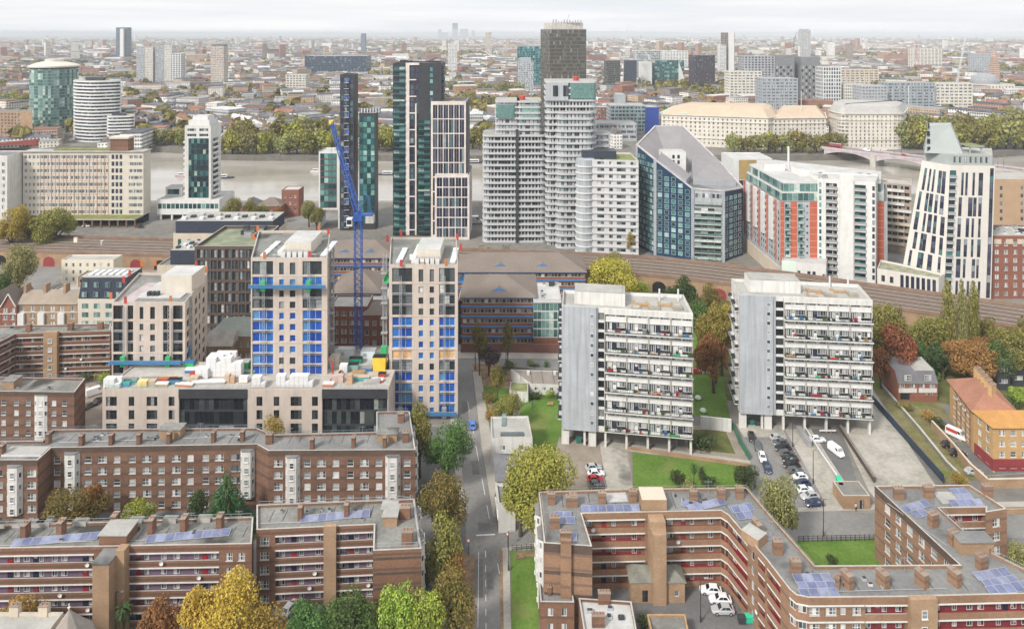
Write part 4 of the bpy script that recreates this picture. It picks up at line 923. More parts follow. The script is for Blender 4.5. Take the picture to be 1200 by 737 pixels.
def mast(label,b,us,zt,zp,drive=greenm,base=13.6):
 a,d,L,an=b.E(0);n=Vector((d.y,-d.x));p0=a+d*(L/2)+n*1.2;r=thing('mast_climber',label,'work platform',p0.x,p0.y,base,'mast climbing platforms')
 for u in us:
  p=a+d*u+n*.7;m=MB()
  for sx,sy in((-.3,-.3),(.3,-.3),(0,.3)):m.bar((p.x+sx,p.y+sy,base),(p.x+sx,p.y+sy,zt),.09)
  k=0
  z=base
  while z<zt-1.2:m.bar((p.x-.3,p.y-.3,z),(p.x+.3,p.y-.3,z+1.2),.05);m.bar((p.x+.3,p.y-.3,z),(p.x-.3,p.y-.3,z+1.2),.05);z+=1.2
  m.build('mast',galv,r)
  m=MB();m.obox(p.x,p.y-.5,zp-1.0,1.3,1.0,2.8,an);m.build('drive_unit',drive,r)
 c=a+d*(L/2)+n*1.6;m=MB();m.obox(c.x,c.y,zp,L-.4,1.6,.35,an,0,0,True);m.obox(c.x,c.y-.75,zp+.35,L-.4,.06,.55,an,0);m.obox(c.x,c.y-.75,zp+1.1,L-.4,.06,.1,an,1);m.build('platform',[bluep,galv],r);return r
def guards(b,z,pts,seed):
 rr=random.Random(seed)
 for x_,y_ in pts:
  X,Y=P(x_,y_,z);m=MB();m.obox(X,Y,z-.4,.8,.12,2.0);m.build('edge_guard',rr.choice([redm,redm,orangem]),b.root)
nofilm=lambda f,k:'dkd3' if(k=='big' and f==0)else('dkd' if k=='big' else 'dk')
b,zt=tower('completed beige building-site tower with clear dark windows and a cream plant room',131,217,354,198,222,0,[(132.5,144.5,'big'),(149.5,156,'big'),(163.5,168,'n'),(175.8,181.5,'n'),(191,198,'big'),(202.5,214,'big')],nofilm,4.6,1,(163,243))
mast('scaffold masts and blue work platform at the foot of the beige tower with clear windows',b,[b.u(0,147),b.u(0,199.5)],zt-1,14.8)
m=MB();X,Y=P(189,341,zt);m.box(X,Y,zt-.7,X+9.2,Y+9,zt+4.6,0,1);m.build('plant_room',[cream,roofw],b.root);m=MB();X,Y=P(160,347,zt);m.box(X,Y,zt-.69,X+13,Y+13,zt-.5);m.build('roof_membrane',roofw,b.root)
for i in range(3):m=MB();X,Y=P(172+i*5,345,zt);m.box(X,Y,zt-.5,X+.9,Y+1.2,zt+.7);m.build('roof_plant',charcoal,b.root)
m=MB();X,Y=P(139,352,zt);m.box(X,Y,zt-.68,X+4.2,Y+16,zt-.6);m.build('roof_paving',M('lilac_paving',(.42,.36,.36),.9,.2,.6),b.root)
guards(b,zt,[(147,354),(200,353),(130,349),(145,330),(152,322),(182,310),(230,312),(242,318),(166,311)],3);b.finish()
def film2(f,k):
 if f in(0,2,3):return 'dk3' if k=='big' else 'dk'
 return('blue3' if k=='big' else 'blue')if f!=8 or k=='big' else 'dk'
b,zt=tower('blue-filmed building-site tower with a raised blue work platform near its top',294,383.5,302,192.6,219,0,[(295.5,320,'big'),(327,332.5,'n'),(339.5,346,'n'),(354.5,377,'big')],film2,4.4,2,(303,387))
mast('scaffold masts and raised blue work platform high on the blue-filmed tower',b,[b.u(0,310),b.u(0,363)],zt-1,38.6)
def tower_roof(b,zt,xs,seed):
 rr=random.Random(seed);z=zt-.7;q=b.poly;w_=q[1][0]-q[0][0];D0=q[0][1]
 m=MB();m.box(q[0][0]+w_*.36,D0+5,z-.01,q[0][0]+w_*.72,D0+17,z+3.4,0,1);m.build('plant_room',[cream,roofw],b.root)
 m=MB();m.box(q[0][0]+w_*.3,D0+3,z-.01,q[0][0]+w_*.36,D0+16,z+1.6,0,0);m.build('plant_screen',whitep,b.root)
 for k in range(5):m=MB();X=q[0][0]+w_*(.36+k*.075);m.box(X,D0+2.2,z-.01,X+1.1,D0+4,z+1.6,0,1);m.build('roof_plant',[whitep,galv],b.root)
 for s in(.07,.87):
  for k in range(4):m=MB();X=q[0][0]+w_*s;m.box(X,D0+3+k*3.4,z-.01,X+1.6,D0+5.8+k*3.4,z+.5,0,1);m.build('roof_light',[metalw,M('pale_rooflight',(.62,.68,.74),.3)],b.root)
 m=MB();m.box(q[0][0]+w_*.3,D0+17.5,z-.01,q[0][0]+w_*.5,D0+20,z+1.4);m.build('roof_stack',greenm,b.root)
 for k in range(6):m=MB();X=q[0][0]+w_*(.2+rr.random()*.6);Y=D0+1+rr.random()*20;m.box(X,Y,z-.01,X+1.2,Y+1,z+.4+rr.random());m.build('roof_plant',rr.choice([timber,wrap,galv,tarp]),b.root)
tower_roof(b,zt,None,4);guards(b,zt,[(310,302),(363,301),(297,280),(385,274),(374,270),(302,270)],5);b.finish();towH=b
def film3(f,k):
 if f in(0,1,2,3):return 'dk3' if k=='big' else 'dk'
 if f==7 and k=='big':return 'ply'
 if f==8:return 'dk3' if k=='big' else 'dk'
 return 'blue3' if k=='big' else 'blue'
b,zt=tower('blue-filmed building-site tower by the street, one storey boarded with plywood',456,536.5,310,195.5,221.5,0,[(459.5,483,'big'),(490.5,496,'n'),(503.5,508.5,'n'),(514.5,533,'big')],film3,4.6,6,(458,535))
mast('scaffold masts on the blue-filmed tower beside the street',b,[b.u(0,470),b.u(0,521)],zt-3,1.5,galv,0)
tower_roof(b,zt,None,8);guards(b,zt,[(470,311),(523,310),(454,282),(540,292),(536,280),(470,276)],9)
for s in(-1,1):
 a,d,L,an=b.E(0);p=a+d*(0 if s<0 else L);m=MB();m.obox(p.x+s*.8,p.y+3,38.2,1.4,6,.3,0);m.obox(p.x+s*1.5,p.y+3,38.5,.06,6,1.1,0);m.build('hanging_platform',bluep if s>0 else greenm,b.root)
b.finish()
mx_,my_=-46.6,207.0;cr=thing('tower_crane','blue luffing tower crane rising from the podium between the filmed towers','crane',mx_,my_,PZ)
def lattice(p,q,w,nseg,mat,name,parent,tri=False,tw=None):
 b=MB();p,q=Vector(p),Vector(q);d=(q-p).normalized();sd=Vector((1,0,0))if abs(d.z)>.9 else Vector((-d.y,d.x,0)).normalized();up=d.cross(sd).normalized();tw=w if tw is None else tw
 cs=lambda t:[p+(q-p)*t+sd*sx*(w+(tw-w)*t)/2+up*sy*(w+(tw-w)*t)/2 for sx,sy in((-1,-1),(1,-1),(1,1),(-1,1))]
 for k in range(4):b.bar(cs(0)[k],cs(1)[k],.2)
 for i in range(nseg):
  A,B2=cs(i/nseg),cs((i+1)/nseg)
  for k in range(4):b.bar(A[k],B2[(k+1)%4],.11);b.bar(A[k],A[(k+1)%4],.1)
 return b.build(name,mat,parent)
lattice((mx_,my_,PZ),(mx_,my_,53),2.0,20,steelblue,'mast',cr)
m=MB();m.obox(mx_,my_,53,2.6,2.6,1.4);m.obox(mx_+1.5,my_+.5,54.4,5.6,2.2,.5,0,0,0,True);m.build('slewing_deck',steelblue,cr)
jt=(mx_-10.2,my_+8,81.5);lattice((mx_,my_,55),jt,1.5,18,steelblue,'jib',cr,False,.9)
m=MB();m.obox(mx_-2.4,my_-.6,51.6,1.7,2.0,2.3);m.obox(mx_-2.4,my_-1.62,52.2,1.4,.04,1.3,0,1);m.build('operator_cab',[metalw,g_dark],cr)
m=MB();m.obox(mx_+3.5,my_+.5,52.2,2.4,2.2,2.2);m.build('counterweight',conc,cr)
m=MB();m.bar((mx_,my_,54.9),(mx_+2.6,my_+.5,60.5),.22);m.bar((mx_+4,my_+.5,54.9),(mx_+2.6,my_+.5,60.5),.22);m.bar((mx_+2.6,my_+.5,60.5),jt,.05);m.build('a_frame',steelblue,cr)
m=MB();m.obox(jt[0]-.2,jt[1],jt[2]-.5,1.1,1.0,1.2);m.build('jib_head',yellowm,cr);m=MB();m.tube(jt,(jt[0],jt[1],60),.04,.04,4);m.obox(jt[0],jt[1],59.2,.5,.5,.9);m.build('hoist_rope',charcoal,cr)
def store(name,label,cat,px,py,l,w_,h,mats,ang=0.0,group=None,z=PZ,kind='pallet',D=None):
 X,Y=P(px,py,z);m=MB();a=ang
 if kind=='pallet':
  m.obox(X,Y,z,l,w_,.14,a,1);nl=max(1,int(l/1.2));nw=max(1,int(w_/1.1));nh=max(1,int(h/1.2))
  for i in range(nl):
   for j in range(nw):
    for k in range(nh):
     if k==nh-1 and(i*7+j*3)%5==4:continue
     ox,oy=(i+.5)*l/nl-l/2,(j+.5)*w_/nw-w_/2;c,s=math.cos(a),math.sin(a)
     m.obox(X+ox*c-oy*s,Y+ox*s+oy*c,z+.14+k*h/nh,l/nl-.06,w_/nw-.06,h/nh-.03,a,0)
 elif kind=='cabin':
  m.obox(X,Y,z,l,w_,h,a,0);m.obox(X,Y,z+h,l+.1,w_+.1,.1,a,1);m.obox(X-l*.2,Y-w_/2-.02,z+h*.4,l*.25,.04,h*.35,a,1)
 elif kind=='skip':
  m.obox(X,Y,z,l*.8,w_*.8,.1,a,0);m.obox(X,Y,z+.1,l,w_,h,a,0,1,False,1.12)
 elif kind=='bundle':
  for i in range(6):m.obox(X,Y+(i-2.5)*w_/6,z+(i%2)*h*.4,l,w_/6.5,h*.55,a,i%2)
 else:m.obox(X,Y,z,l,w_,h,a,0,1)
 return single(m,name,mats,label,cat,X,Y,z,group)
GP='materials on the podium roof'
store('wrapped_pallets','tall stack of white wrapped pallets with a sloping top, largest on the podium roof','pallets',260,437,7.0,4.8,5.2,[wrap,timber],0,GP)
store('wrapped_pallets','low pair of white wrapped pallets in front of the tallest white stack','pallets',238,442,3.4,2.4,2.6,[wrap,timber],.05,GP)
store('wrapped_pallets','upright white wrapped pallet stack just beside the blue-filmed tower base','pallets',278,440,3.0,2.2,3.8,[wrap,timber],0,GP)
store('wrapped_pallets','white wrapped pallets lined along the podium edge below the raised platform','pallets',346,452,10.0,1.9,3.0,[wrap,timber],0,GP)
store('wrapped_pallets','small white wrapped pallets at the podium edge by the beige cladding','pallets',304,453,3.6,1.8,2.8,[wrap,timber],0,GP)
store('wrapped_pallets','white wrapped pallet block at the far corner above the white van','pallets',133,453,4.4,2.2,2.4,[wrap,timber],0,GP)
store('block_stack','tan stack of blocks beside the upright white pallets','blocks',267,447,1.4,1.4,2.0,[tarp,timber],0,GP)
store('block_stack','brown stack of bricks by the crane yard','blocks',410,449,1.6,1.5,2.4,[M('brick_pack',(.5,.33,.22)),timber],0,GP)
store('block_stack','wide pinkish stack of blocks at the yard edge below the crane','blocks',396,447,3.2,1.6,1.8,[M('pink_blocks',(.5,.4,.36)),timber],0,GP)
store('block_stack','yellow-topped stack of boards at the podium edge under the clear-windowed tower','boards',168,452,2.6,1.6,1.5,[M('yellow_boards',(.7,.55,.25)),timber],0,GP)
store('block_stack','pale timber stack next to the yellow boards','boards',178,451,2.2,1.6,1.3,[tarp,timber],.1,GP)
store('material_bundle','blue bundle of pipes among the timber stacks','pipes',175,446,4.5,1.3,.9,[bluep,galv],.1,GP,kind='bundle')
store('material_bundle','red bundle of barriers near the clear-windowed tower','barriers',196,446,5.0,1.2,.9,[redm,orangem],.1,GP,kind='bundle')
store('material_bundle','orange and white bundle at the podium edge','barriers',216,452,5.0,1.3,.8,[orangem,wrap],-.1,GP,kind='bundle')
store('material_bundle','long grey bundle of sheeting in the middle of the deck','sheeting',245,449,9.0,1.6,.8,[galv,wrap],.05,GP,kind='bundle')
store('material_bundle','teal bundle of netting beside the white edge pallets','netting',153,447,4.0,1.4,1.0,[M('teal_net',(.08,.35,.34)),galv],0,GP,kind='bundle')
store('material_bundle','green heap of netting along the back of the deck','netting',283,437,8.0,1.2,1.0,[M('dark_green_net',(.06,.24,.16)),galv],0,GP,kind='bundle')
store('material_bundle','bundle of steel tubes lying across the crane yard','tubes',436,449,4.5,1.5,1.0,[galv,conc],.15,GP,kind='bundle')
store('material_bundle','white sheets laid flat near the crane foot','sheeting',398,441,3.0,3.6,1.1,[wrap,timber],1.4,GP,kind='bundle')
store('site_skip','green open skip behind the crane yard','skip',417,425,3.4,1.7,1.4,[M('skip_green',(.02,.28,.17)),dark],0,GP,kind='skip')
store('site_skip','grey-green skip in the centre of the crane yard','skip',412,433,3.6,1.9,1.6,[M('skip_grey',(.22,.36,.36)),dark],.1,GP,kind='skip')
store('site_skip','teal and white tray in front of the steel tubes','skip',423,445,4.4,1.6,1.0,[M('teal_tray',(.1,.36,.34)),tarp],0,GP,kind='skip')
store('site_cabin','pale site cabin along the back fence of the crane yard','cabin',406,418,5,2.4,2.5,[metalw,galv],0,GP,kind='cabin')
store('site_cabin','second pale site cabin with a blue-grey roof, nearer the street tower','cabin',432,419,4.2,2.4,2.4,[M('pale_blue_cabin',(.55,.63,.66)),galv],0,GP,kind='cabin')
store('hoist_cage','black and yellow hoist frame beside the street tower','hoist',445,433,3.4,2.2,3.8,[yellowm,dark],0,GP,kind='skip')
store('red_bin','red bin at the foot of the black and yellow hoist','bin',448,441,2.0,1.3,.9,[redm,dark],0,GP,kind='skip')
m=MB();X,Y=P(390,446,PZ);m.tube((X,Y,PZ),(X,Y,PZ+5),.22);m.obox(X,Y,PZ,1.2,1.2,.6);m.tube((X,Y,PZ+5),(X-1.2,Y,PZ+6),.16);single(m,'concrete_boom',redm,'slim red concrete placing boom beside the white sheets','boom',X,Y,PZ,GP)
for nm,kd,px,py,l_,w_,h_,mt,lab in(('block_stack','pallet',228,447,2.4,1.6,1.4,[tarp,timber],'tan blocks in front of the low pair of white pallets'),('material_bundle','bundle',226,436,4,1.4,1.2,[bluep,wrap],'blue and white bundle beside the clear-windowed tower side'),('material_bundle','bundle',222,428,3,1.6,1.4,[greenm,bluep],'green and blue netting bundle high against the clear-windowed tower side'),('material_bundle','bundle',230,440,3.4,1.2,.9,[orangem,redm],'orange barriers heaped by the clear-windowed tower corner'),('wrapped_pallets','pallet',252,438,3.6,3,3.4,[wrap,timber],'middle white pallet stack stepping down from the tallest one'),('wrapped_pallets','pallet',286,447,2.4,1.6,1.4,[wrap,timber],'short white pallet between the tan blocks and the filmed tower'),('block_stack','pallet',273,448,1.3,1.3,1.7,[M('brick_pack',(.5,.33,.22)),timber],'brown blocks right beside the tan blocks'),('site_cabin','cabin',271,431,4.4,2.4,2.6,[M('pale_blue_cabin',(.55,.63,.66)),galv],'pale cabin at the back of the deck before the tan school wing'),('site_cabin','cabin',286,433,3.2,2.4,2.5,[greenm,galv],'green cabin at the back of the deck beside the filmed tower'),('material_bundle','bundle',420,439,3.6,1.6,1.1,[galv,timber],'steel and timber bundle behind the teal tray'),('material_bundle','bundle',430,434,3.0,1.4,1.3,[bluep,galv],'blue tubes beside the hoist frame'),('wrapped_pallets','pallet',403,436,2.2,1.8,2.2,[wrap,timber],'white pallet standing by the red boom'),('block_stack','pallet',393,430,2.6,2.2,3.4,[M('pale_blocks',(.52,.47,.4)),timber],'tall pale block stack by the crane yard fence'),('material_bundle','bundle',442,447,3.4,1.4,.9,[redm,wrap],'red and white bundle under the street tower'),('material_bundle','bundle',385,452,3.0,1.4,1.0,[orangem,wrap],'orange-topped bundle at the edge by the long white pallets'),('material_bundle','bundle',190,452,3.4,1.3,1.0,[timber,wrap],'timber and white bundle between the yellow boards and the orange bundle'),('material_bundle','bundle',146,452,3.2,1.3,1.2,[bluep,M('teal_net',(.08,.35,.34))],'blue and teal crates next to the far corner pallets'),('site_skip','skip',205,449,3.2,1.5,1.2,[M('dusty_blue',(.1,.2,.34)),dark],'dusty blue skip below the clear-windowed tower')):
 store(nm,lab,nm.split('_')[-1],px,py,l_,w_,h_,mt,0,GP,kind=kd)
for lab,px,D_,zt_ in(('grey hoist mast on the near side of the clear-windowed tower',222,203,32),('grey hoist mast between the filmed tower and the crane',389,205,46),('grey hoist mast against the far corner of the street tower',451,203,44)):
 r=thing('hoist_mast',lab,'hoist',AX(px,D_),D_,PZ,'hoist masts');lattice((AX(px,D_),D_,PZ),(AX(px,D_),D_,zt_),1.0,16,galv,'mast',r);m=MB()
 for k in range(6):z_=PZ+3+k*(zt_-PZ-4)/6;m.obox(AX(px,D_),D_-.9,z_,1.9,1.5,.2);
 m.build('landing',galv,r);m=MB();m.obox(AX(px,D_),D_-1.2,PZ+1,1.8,1.5,2.6);m.build('hoist_cage',[bluep,greenm,galv][int(px)%3],r)
for k,(x_,y_,xx,yy,lab)in enumerate(((122,456,208,456,'green mesh edge barrier along the podium above the beige windows'),(209,456,376,456,'mesh edge barrier along the podium above the dark glazing'),(378,456,454,456,'mesh edge barrier along the crane yard edge'))):
 m=MB();X0,Y0=P(x_,y_,14);X1,_=P(xx,yy,14);Y0+=.6
 for j in range(int((X1-X0)/2.4)+1):m.bar((X0+j*2.4,Y0,13.6),(X0+j*2.4,Y0,14.9),.05)
 for z in(14.2,14.55,14.9):m.bar((X0,Y0,z),(X1,Y0,z),.05)
 single(m,'edge_barrier',M('barrier_green',(.2,.38,.34))if k==0 else galv,lab,'barrier',(X0+X1)/2,Y0,13.6,GP)
def office(label,xl,xr,D,Db,z1,fl,hip,seed,cols=None,name='office_block',wall=brick_r,slope=0.0,roofm=tile_b,grp='brick offices with brown roofs'):
 p=[(AX(xl,D),D),(AX(xr,D),D-slope),(AX(xr,D),Db-slope),(AX(xl,D),Db)];b=Bld(name,label,'office building',p,0,z1,wall,roofm,.4,grp);L=b.E(0)[2];n=max(3,int(L/2.6))
 for f in range(fl):
  z=z1-.3-(f+1)*3.5
  for e in(0,1,3):
   LE=b.E(e)[2];ne=max(3,int(LE/2.6));b.grid(e,ne,1,(LE-1)/ne-.12,1.5,'off',z+1.6,3.5,u0=.4,u1=LE-.4,depth=.2)
   b.slab('fascia',e,.02,LE-.02,z+.15,z+.75,.35,blueband)
 b.slab('gutter',0,-.4,L+.4,z1-.25,z1+.05,.6,blueband);b.hip_roof(hip,.7,roofm)
 for k in range(1 if L<28 else 2):
  a,d,L_,an=b.E(0);q=a+d*(L*(k+1)/(2 if L<28 else 3));m=MB();w_,h=3.6,1.5;o=.5
  A,B2,T=(q.x-w_,q.y+2.4,z1+.9),(q.x+w_,q.y+2.4,z1+.9),(q.x,q.y+2.4,z1+.9+h);Bk=(q.x,q.y+7,z1+.9+h)
  m.face([A,B2,T],0);m.face([A,T,Bk],1);m.face([B2,Bk,T],1);m.build('gablet',[blueband,roofm],b.root)
 b.finish(None);return b
office('long brick and blue office with a wide brown hipped roof in front of the railway',536,686,271,291,15,4,4.5,1)
office('brick office wing with blue bands and two roof gablets beside the blossom-dark tree',541,628,240,262,17,5,4.2,2)
office('brick office with a brown hipped roof glimpsed behind the blue crane',372,462,282,302,17,4,4.5,3)
office('maroon-banded brick office between the two blue-filmed towers',388,446,244,262,17,4,5.5,4)
p=[(AX(537,241),241),(AX(556,241),241),(AX(556,241),250),(AX(537,241),250)];b=Bld('stair_block','dark glazed stair block at the corner of the brick office','office building',p,0,15.5,charcoal,felt);curtain(b.root,[(p[0][0],p[0][1]-.03),(p[1][0],p[1][1]-.03)],1,15,3.5,1.4,g_dark,charcoal);b.finish()
p=[(AX(625,238),238),(AX(658,238),238),(AX(658,238),255),(AX(625,238),255)];b=Bld('glass_pavilion','pale green glass office block with a white roof tucked behind the grey tower','office building',p,0,16.8,brick_r,roofw,.2);q=b.poly
curtain(b.root,[(q[3][0]-.04,q[3][1]),(q[0][0]-.04,q[0][1]-.04),(q[1][0],q[1][1]-.04)],3.6,15.8,3.0,1.5,g_green,metalw);b.slab('fascia',0,0,b.E(0)[2],15.8,16.7,.2,metalw);b.clutter(5,2);b.finish()
p=[(AX(432,240),240),(AX(455,240),240),(AX(455,240),252),(AX(432,240),252)];b=Bld('glass_link','pale glazed office link beside the crane mast','office building',p,0,16,conc,roofw,.2);q=b.poly
curtain(b.root,[(q[0][0],q[0][1]-.04),(q[1][0],q[1][1]-.04)],1,15.5,3.5,1.5,g_green,metalw);b.finish()
p=rect(AX(386,228),228,AX(430,228),238);b=Bld('brick_house','dark red brick house with white windows behind the crane yard','house',p,0,18.5,brick_r,felt2);b.grid(0,4,5,1.9,1.5,'sash2',3.4,3);b.finish()
p=rect(AX(424,227),226,AX(455,227),236);b=Bld('brick_house','red brick house with white ladders and frames on its roof beside the crane mast','house',p,0,16.5,brick_r,tile_b);b.grid(0,3,4,1.3,1.6,'sash',3.4,3.2);b.hip_roof(2.2);b.finish(None)
p=rect(AX(242,225),226,AX(296,225),240);b=Bld('school_wing','low tan brick building with pitched grey-green roofs between two site towers','school building',p,0,9.5,brick_t,M('grey_green_roof',(.26,.28,.25),.8,.15,.3));b.grid(0,5,2,1.6,1.7,'sash2',2,4);b.hip_roof(3.6);b.finish(None)
m=MB();X,Y=AX(258,222),221;b=Bld('school_wing','tan brick gabled wing with a weathered roof light next to the dark office','school building',rect(X-5,Y,X+4,Y+9),0,8.5,brick_t,M('weathered_roof',(.34,.32,.29),.9,.25,.4));b.grid(0,2,2,1.3,1.7,'sash',2,3.6);b.hip_roof(3.2,ridge=.05);b.finish(None)
p=rect(AX(91,251),251,AX(150,251),263);b=Bld('mansard_flats','cream flats with a navy mansard and a strip of rooflights beside the gabled terrace','flats',p,0,12,cream,navy);b.grid(0,4,3,2.4,1.9,'green',2,3.2);m=MB();m.obox((p[0][0]+p[1][0])/2,257,12,18.2,11.5,7.6,0,0,1,False,.9);m.build('mansard',[navy,felt2],b.root)
for r in range(2):
 for k in range(4):m=win_mesh(1.8,1.9,'green');put('dormer_window',m,b.root,(p[0][0]+1.5+k*4.2,251.0+r*.4,12.7+r*3.4),0)
for k in range(6):m=MB();m.box(p[0][0]+2+k*2.5,254,19.6,p[0][0]+3.6+k*2.5,259,20.1);m.build('roof_light',metalw,b.root)
b.finish()
for k,(xa,xb,lab,wl)in enumerate(((20,43.5,'yellow-brown terrace house nearest the red gabled house',brick_t),(43.5,67,'yellow-brown terrace house in the middle of the terrace of three',brick_t),(67,90.5,'yellow-brown terrace house joined to the cream mansard flats',brick_t))):
 p=rect(AX(xa,253),253,AX(xb,253),262);b=Bld('terrace_house',lab,'house',p,0,9.4,wl,tile_b,group='gabled terrace');L=b.E(0)[2]
 for z in(1.2,4.0,6.8):b.win(0,.9,z,1.7,1.7,'sash2');b.win(0,L-2.6,z,1.7,1.7,'sash2')
 b.slab('string_course',0,0,L,6.2,6.45,.06,whitep);m=MB();q=b.poly;m.face([(q[0][0],252.6,9.3),(q[1][0],252.6,9.3),(q[1][0],257.5,13),(q[0][0],257.5,13)]);m.face([(q[1][0],262.4,9.3),(q[0][0],262.4,9.3),(q[0][0],257.5,13),(q[1][0],257.5,13)]);m.build('roof',M('terrace_roof',(.30,.25,.20),.9,.14,.3),b.root)
 put('chimney',chim_mesh(1.0,2.6,3.6,brick_t),b.root,(q[0][0]+.6,257.5,11.6));b.slab('bay',0,.6,2.9,0,6.1,.8,whitep);b.finish(None)
 m=MB()
for k,(xa,lab)in enumerate(((-14,'red brick house with a white-trimmed gable cut by the picture edge'),(4,'red brick house with a white-trimmed gable beside the yellow-brown terrace'))):
 p=rect(AX(xa,253),252,AX(xa+17.5,253),263);b=Bld('gabled_house',lab,'house',p,0,9,brick_r,tile_b,group='red gabled houses');L=b.E(0)[2]
 for z in(1.2,4.0,6.6):b.win(0,.6,z,1.6,1.7,'sash2');b.win(0,L-2.2,z,1.6,1.7,'sash2')
 q=b.poly;c=(q[0][0]+q[1][0])/2;m=MB();m.face([(q[0][0],252,9),(q[1][0],252,9),(c,252,13.4)]);m.build('gable',brick_r,b.root)
 m=MB();m.face([(q[0][0]-.2,251.7,8.9),(c,251.7,13.6),(c,263,13.6),(q[0][0]-.2,263,8.9)]);m.face([(q[1][0]+.2,263,8.9),(c,263,13.6),(c,251.7,13.6),(q[1][0]+.2,251.7,8.9)]);m.build('roof',tile_b,b.root)
 m=MB();m.bar((q[0][0],251.6,8.9),(c,251.6,13.6),.28);m.bar((q[1][0],251.6,8.9),(c,251.6,13.6),.28);m.build('bargeboard',whitep,b.root);b.slab('string_course',0,0,L,6.0,6.3,.07,whitep);b.finish(None)
D=246;p=rect(AX(228,D),D,AX(298,D),D+26);b=Bld('framed_office','dark brown brick-framed office with a regular grid of tall windows and a green roof','office building',p,0,33,dbrick,M('sedum_roof',(.2,.22,.15),.95,.3,.3),1.2);L=b.E(0)[2]
b.grid(0,8,8,2.0,3.1,'dk2',1.0,3.95,depth=.35);b.grid(3,8,8,2.0,3.1,'dk2',1.0,3.95,depth=.35);b.clutter(12,3,(1.5,3.5),2.4,[charcoal,galv,charcoal],(p[0][0]+8,p[1][0]-2,D+12,D+24));b.finish()
D=258;p=rect(AX(184,D),D,AX(236,D),D+18);b=Bld('navy_office','sandstone office with navy penthouse and roof plant beside the dark framed office','office building',p,0,22,sand,felt);b.grid(0,6,5,1.2,3,'teal',1.5,4,u0=9);b.win(0,13.6,17,1.3,3.6,'teal');m=MB();m.box(p[0][0]+4,D+2,21.4,p[1][0]+3,D+14,27,0,1);m.build('penthouse',[navy,felt2],b.root)
for k in range(9):m=MB();m.box(p[0][0]+5+k*1.4,D+4+(k%3)*2.6,27,p[0][0]+6.2+k*1.4,D+6+(k%3)*2.6,27.8);m.build('roof_plant',metalw if k%2 else charcoal,b.root)
b.finish()
D=292;p=rect(AX(203,D),D,AX(320,D),D+18);b=Bld('navy_office','long navy-clad office topped with rows of pale roof plant in front of the railway','office building',p,0,24,sand,navy);m=MB();m.box(p[0][0]+.5,D+1,23.4,p[1][0]-.5,D+16,29,0,1);m.build('penthouse',[navy,felt2],b.root)
for k in range(16):m=MB();m.box(p[0][0]+2+k*2.5,D+3+(k%3)*3,29,p[0][0]+3.9+k*2.5,D+5+(k%3)*3,30);m.build('roof_plant',[metalw,charcoal,roofw][k%3],b.root)
b.grid(0,10,5,1.4,2.8,'teal',2,4.2);b.finish()
D=299;p=rect(AX(72,D),D,AX(133,D),D+7);b=Bld('cream_house','cream two-storey house with small dark windows against the railway viaduct','house',p,0,10.4,M('cream_paint',(.76,.71,.58),.8,.05,.4,streak=.15),felt2);b.grid(0,7,3,1.0,1.5,'sash',1.2,3.1);b.chims([(89,284)],1.6,1.0,2.4,z=10);b.roofbox(118,287,121,286,1.6,metalw,metalw,'water_tank');b.finish()
D=283;p=rect(AX(90,D),D,AX(176,D),D+7);b=Bld('brick_workshop','low orange brick workshop with piers and shallow windows below the cream house','workshop',p,0,8.8,brick_t,felt2);L=b.E(0)[2];b.grid(0,8,1,2.4,1.1,'dkd',6.4,3);b.grid(0,8,1,2.0,1.6,'csm',2.6,3)
for k in range(9):b.slab('pier',0,min(L-.55,.1+k*(L-.6)/8),min(L-.05,.6+k*(L-.6)/8),0,8.6,.18,sand)
b.finish()
D=276;p=rect(AX(58,D),D,AX(88,D),D+10);b=Bld('brick_shed','small brick shed with a pale flat roof and red doors by the railway lane','shed',p,0,5.0,brick_t,felt2);b.win(0,7,.2,2.4,2.6,'dkd');b.finish()
D=268;p=rect(AX(44,D),D,AX(112,D),D+9);b=Bld('grey_warehouse','pale grey shed roof behind the terrace chimneys','shed',p,0,5.5,metalw,roofl);b.hip_roof(2.0,ridge=.05);b.finish(None)
p=poly([(576,514),(624,513),(619,487),(575,488)],7);b=Bld('street_house','white flat-roofed street building with a skylight strip behind the yellow tree','building',p,0,7,white,felt2,.4);b.grid(3,4,2,1.1,1.5,'csm',1,3.1);b.grid(0,2,1,1.2,1.2,'csm',4,3);m=MB();X,Y=P(598,511,6.6);m.box(X-2.5,Y,6.59,X+3.5,Y+1.4,6.9);m.build('roof_light',g_std,b.root);m=MB();X,Y=P(588,497,6.6);m.box(X,Y-1,6.59,X+1.2,Y+4.5,6.9);m.build('roof_light',g_pale,b.root);b.finish()
p=poly([(582,563),(624,562),(622,533),(580,532)],6);b=Bld('street_house','white street house with a slate roof and curved corner beside the yellow tree','house',p,0,6,white,tile_g);b.grid(3,3,2,.9,1.4,'sash',1,2.8);b.grid(0,3,1,1,1.4,'sash',3.6,3);b.hip_roof(1.9);b.finish(None)
p=poly([(584,590),(604,588),(602,568),(581,566)],6.5);b=Bld('corner_pub','white and brown corner building at the junction, half hidden by the yellow tree','building',p,0,6.5,white,felt);b.grid(3,3,2,1.1,1.8,'sash',.8,3);b.slab('brick_base',3,0,b.E(3)[2],0,2.9,.06,brick_b);b.slab('fascia',3,0,b.E(3)[2],2.9,3.4,.2,whitep);b.finish()
p=poly([(622,449),(662,450.5),(662,434),(598,432)],3.4);b=Bld('bungalow','long low bungalow with a grey-brown felt roof by the lawn','bungalow',p,0,3.2,white,M('taupe_felt',(.25,.22,.19),.9,.12,.3),.1);b.grid(0,4,1,1.1,1.0,'csm',1.3,3)
for k in range(4):m=MB();X,Y=P(610+k*13,447,3.2);m.obox(X,Y+3.2,3.13,.12,7.5,.12,.05);m.build('roof_seam',tile_g,b.root)
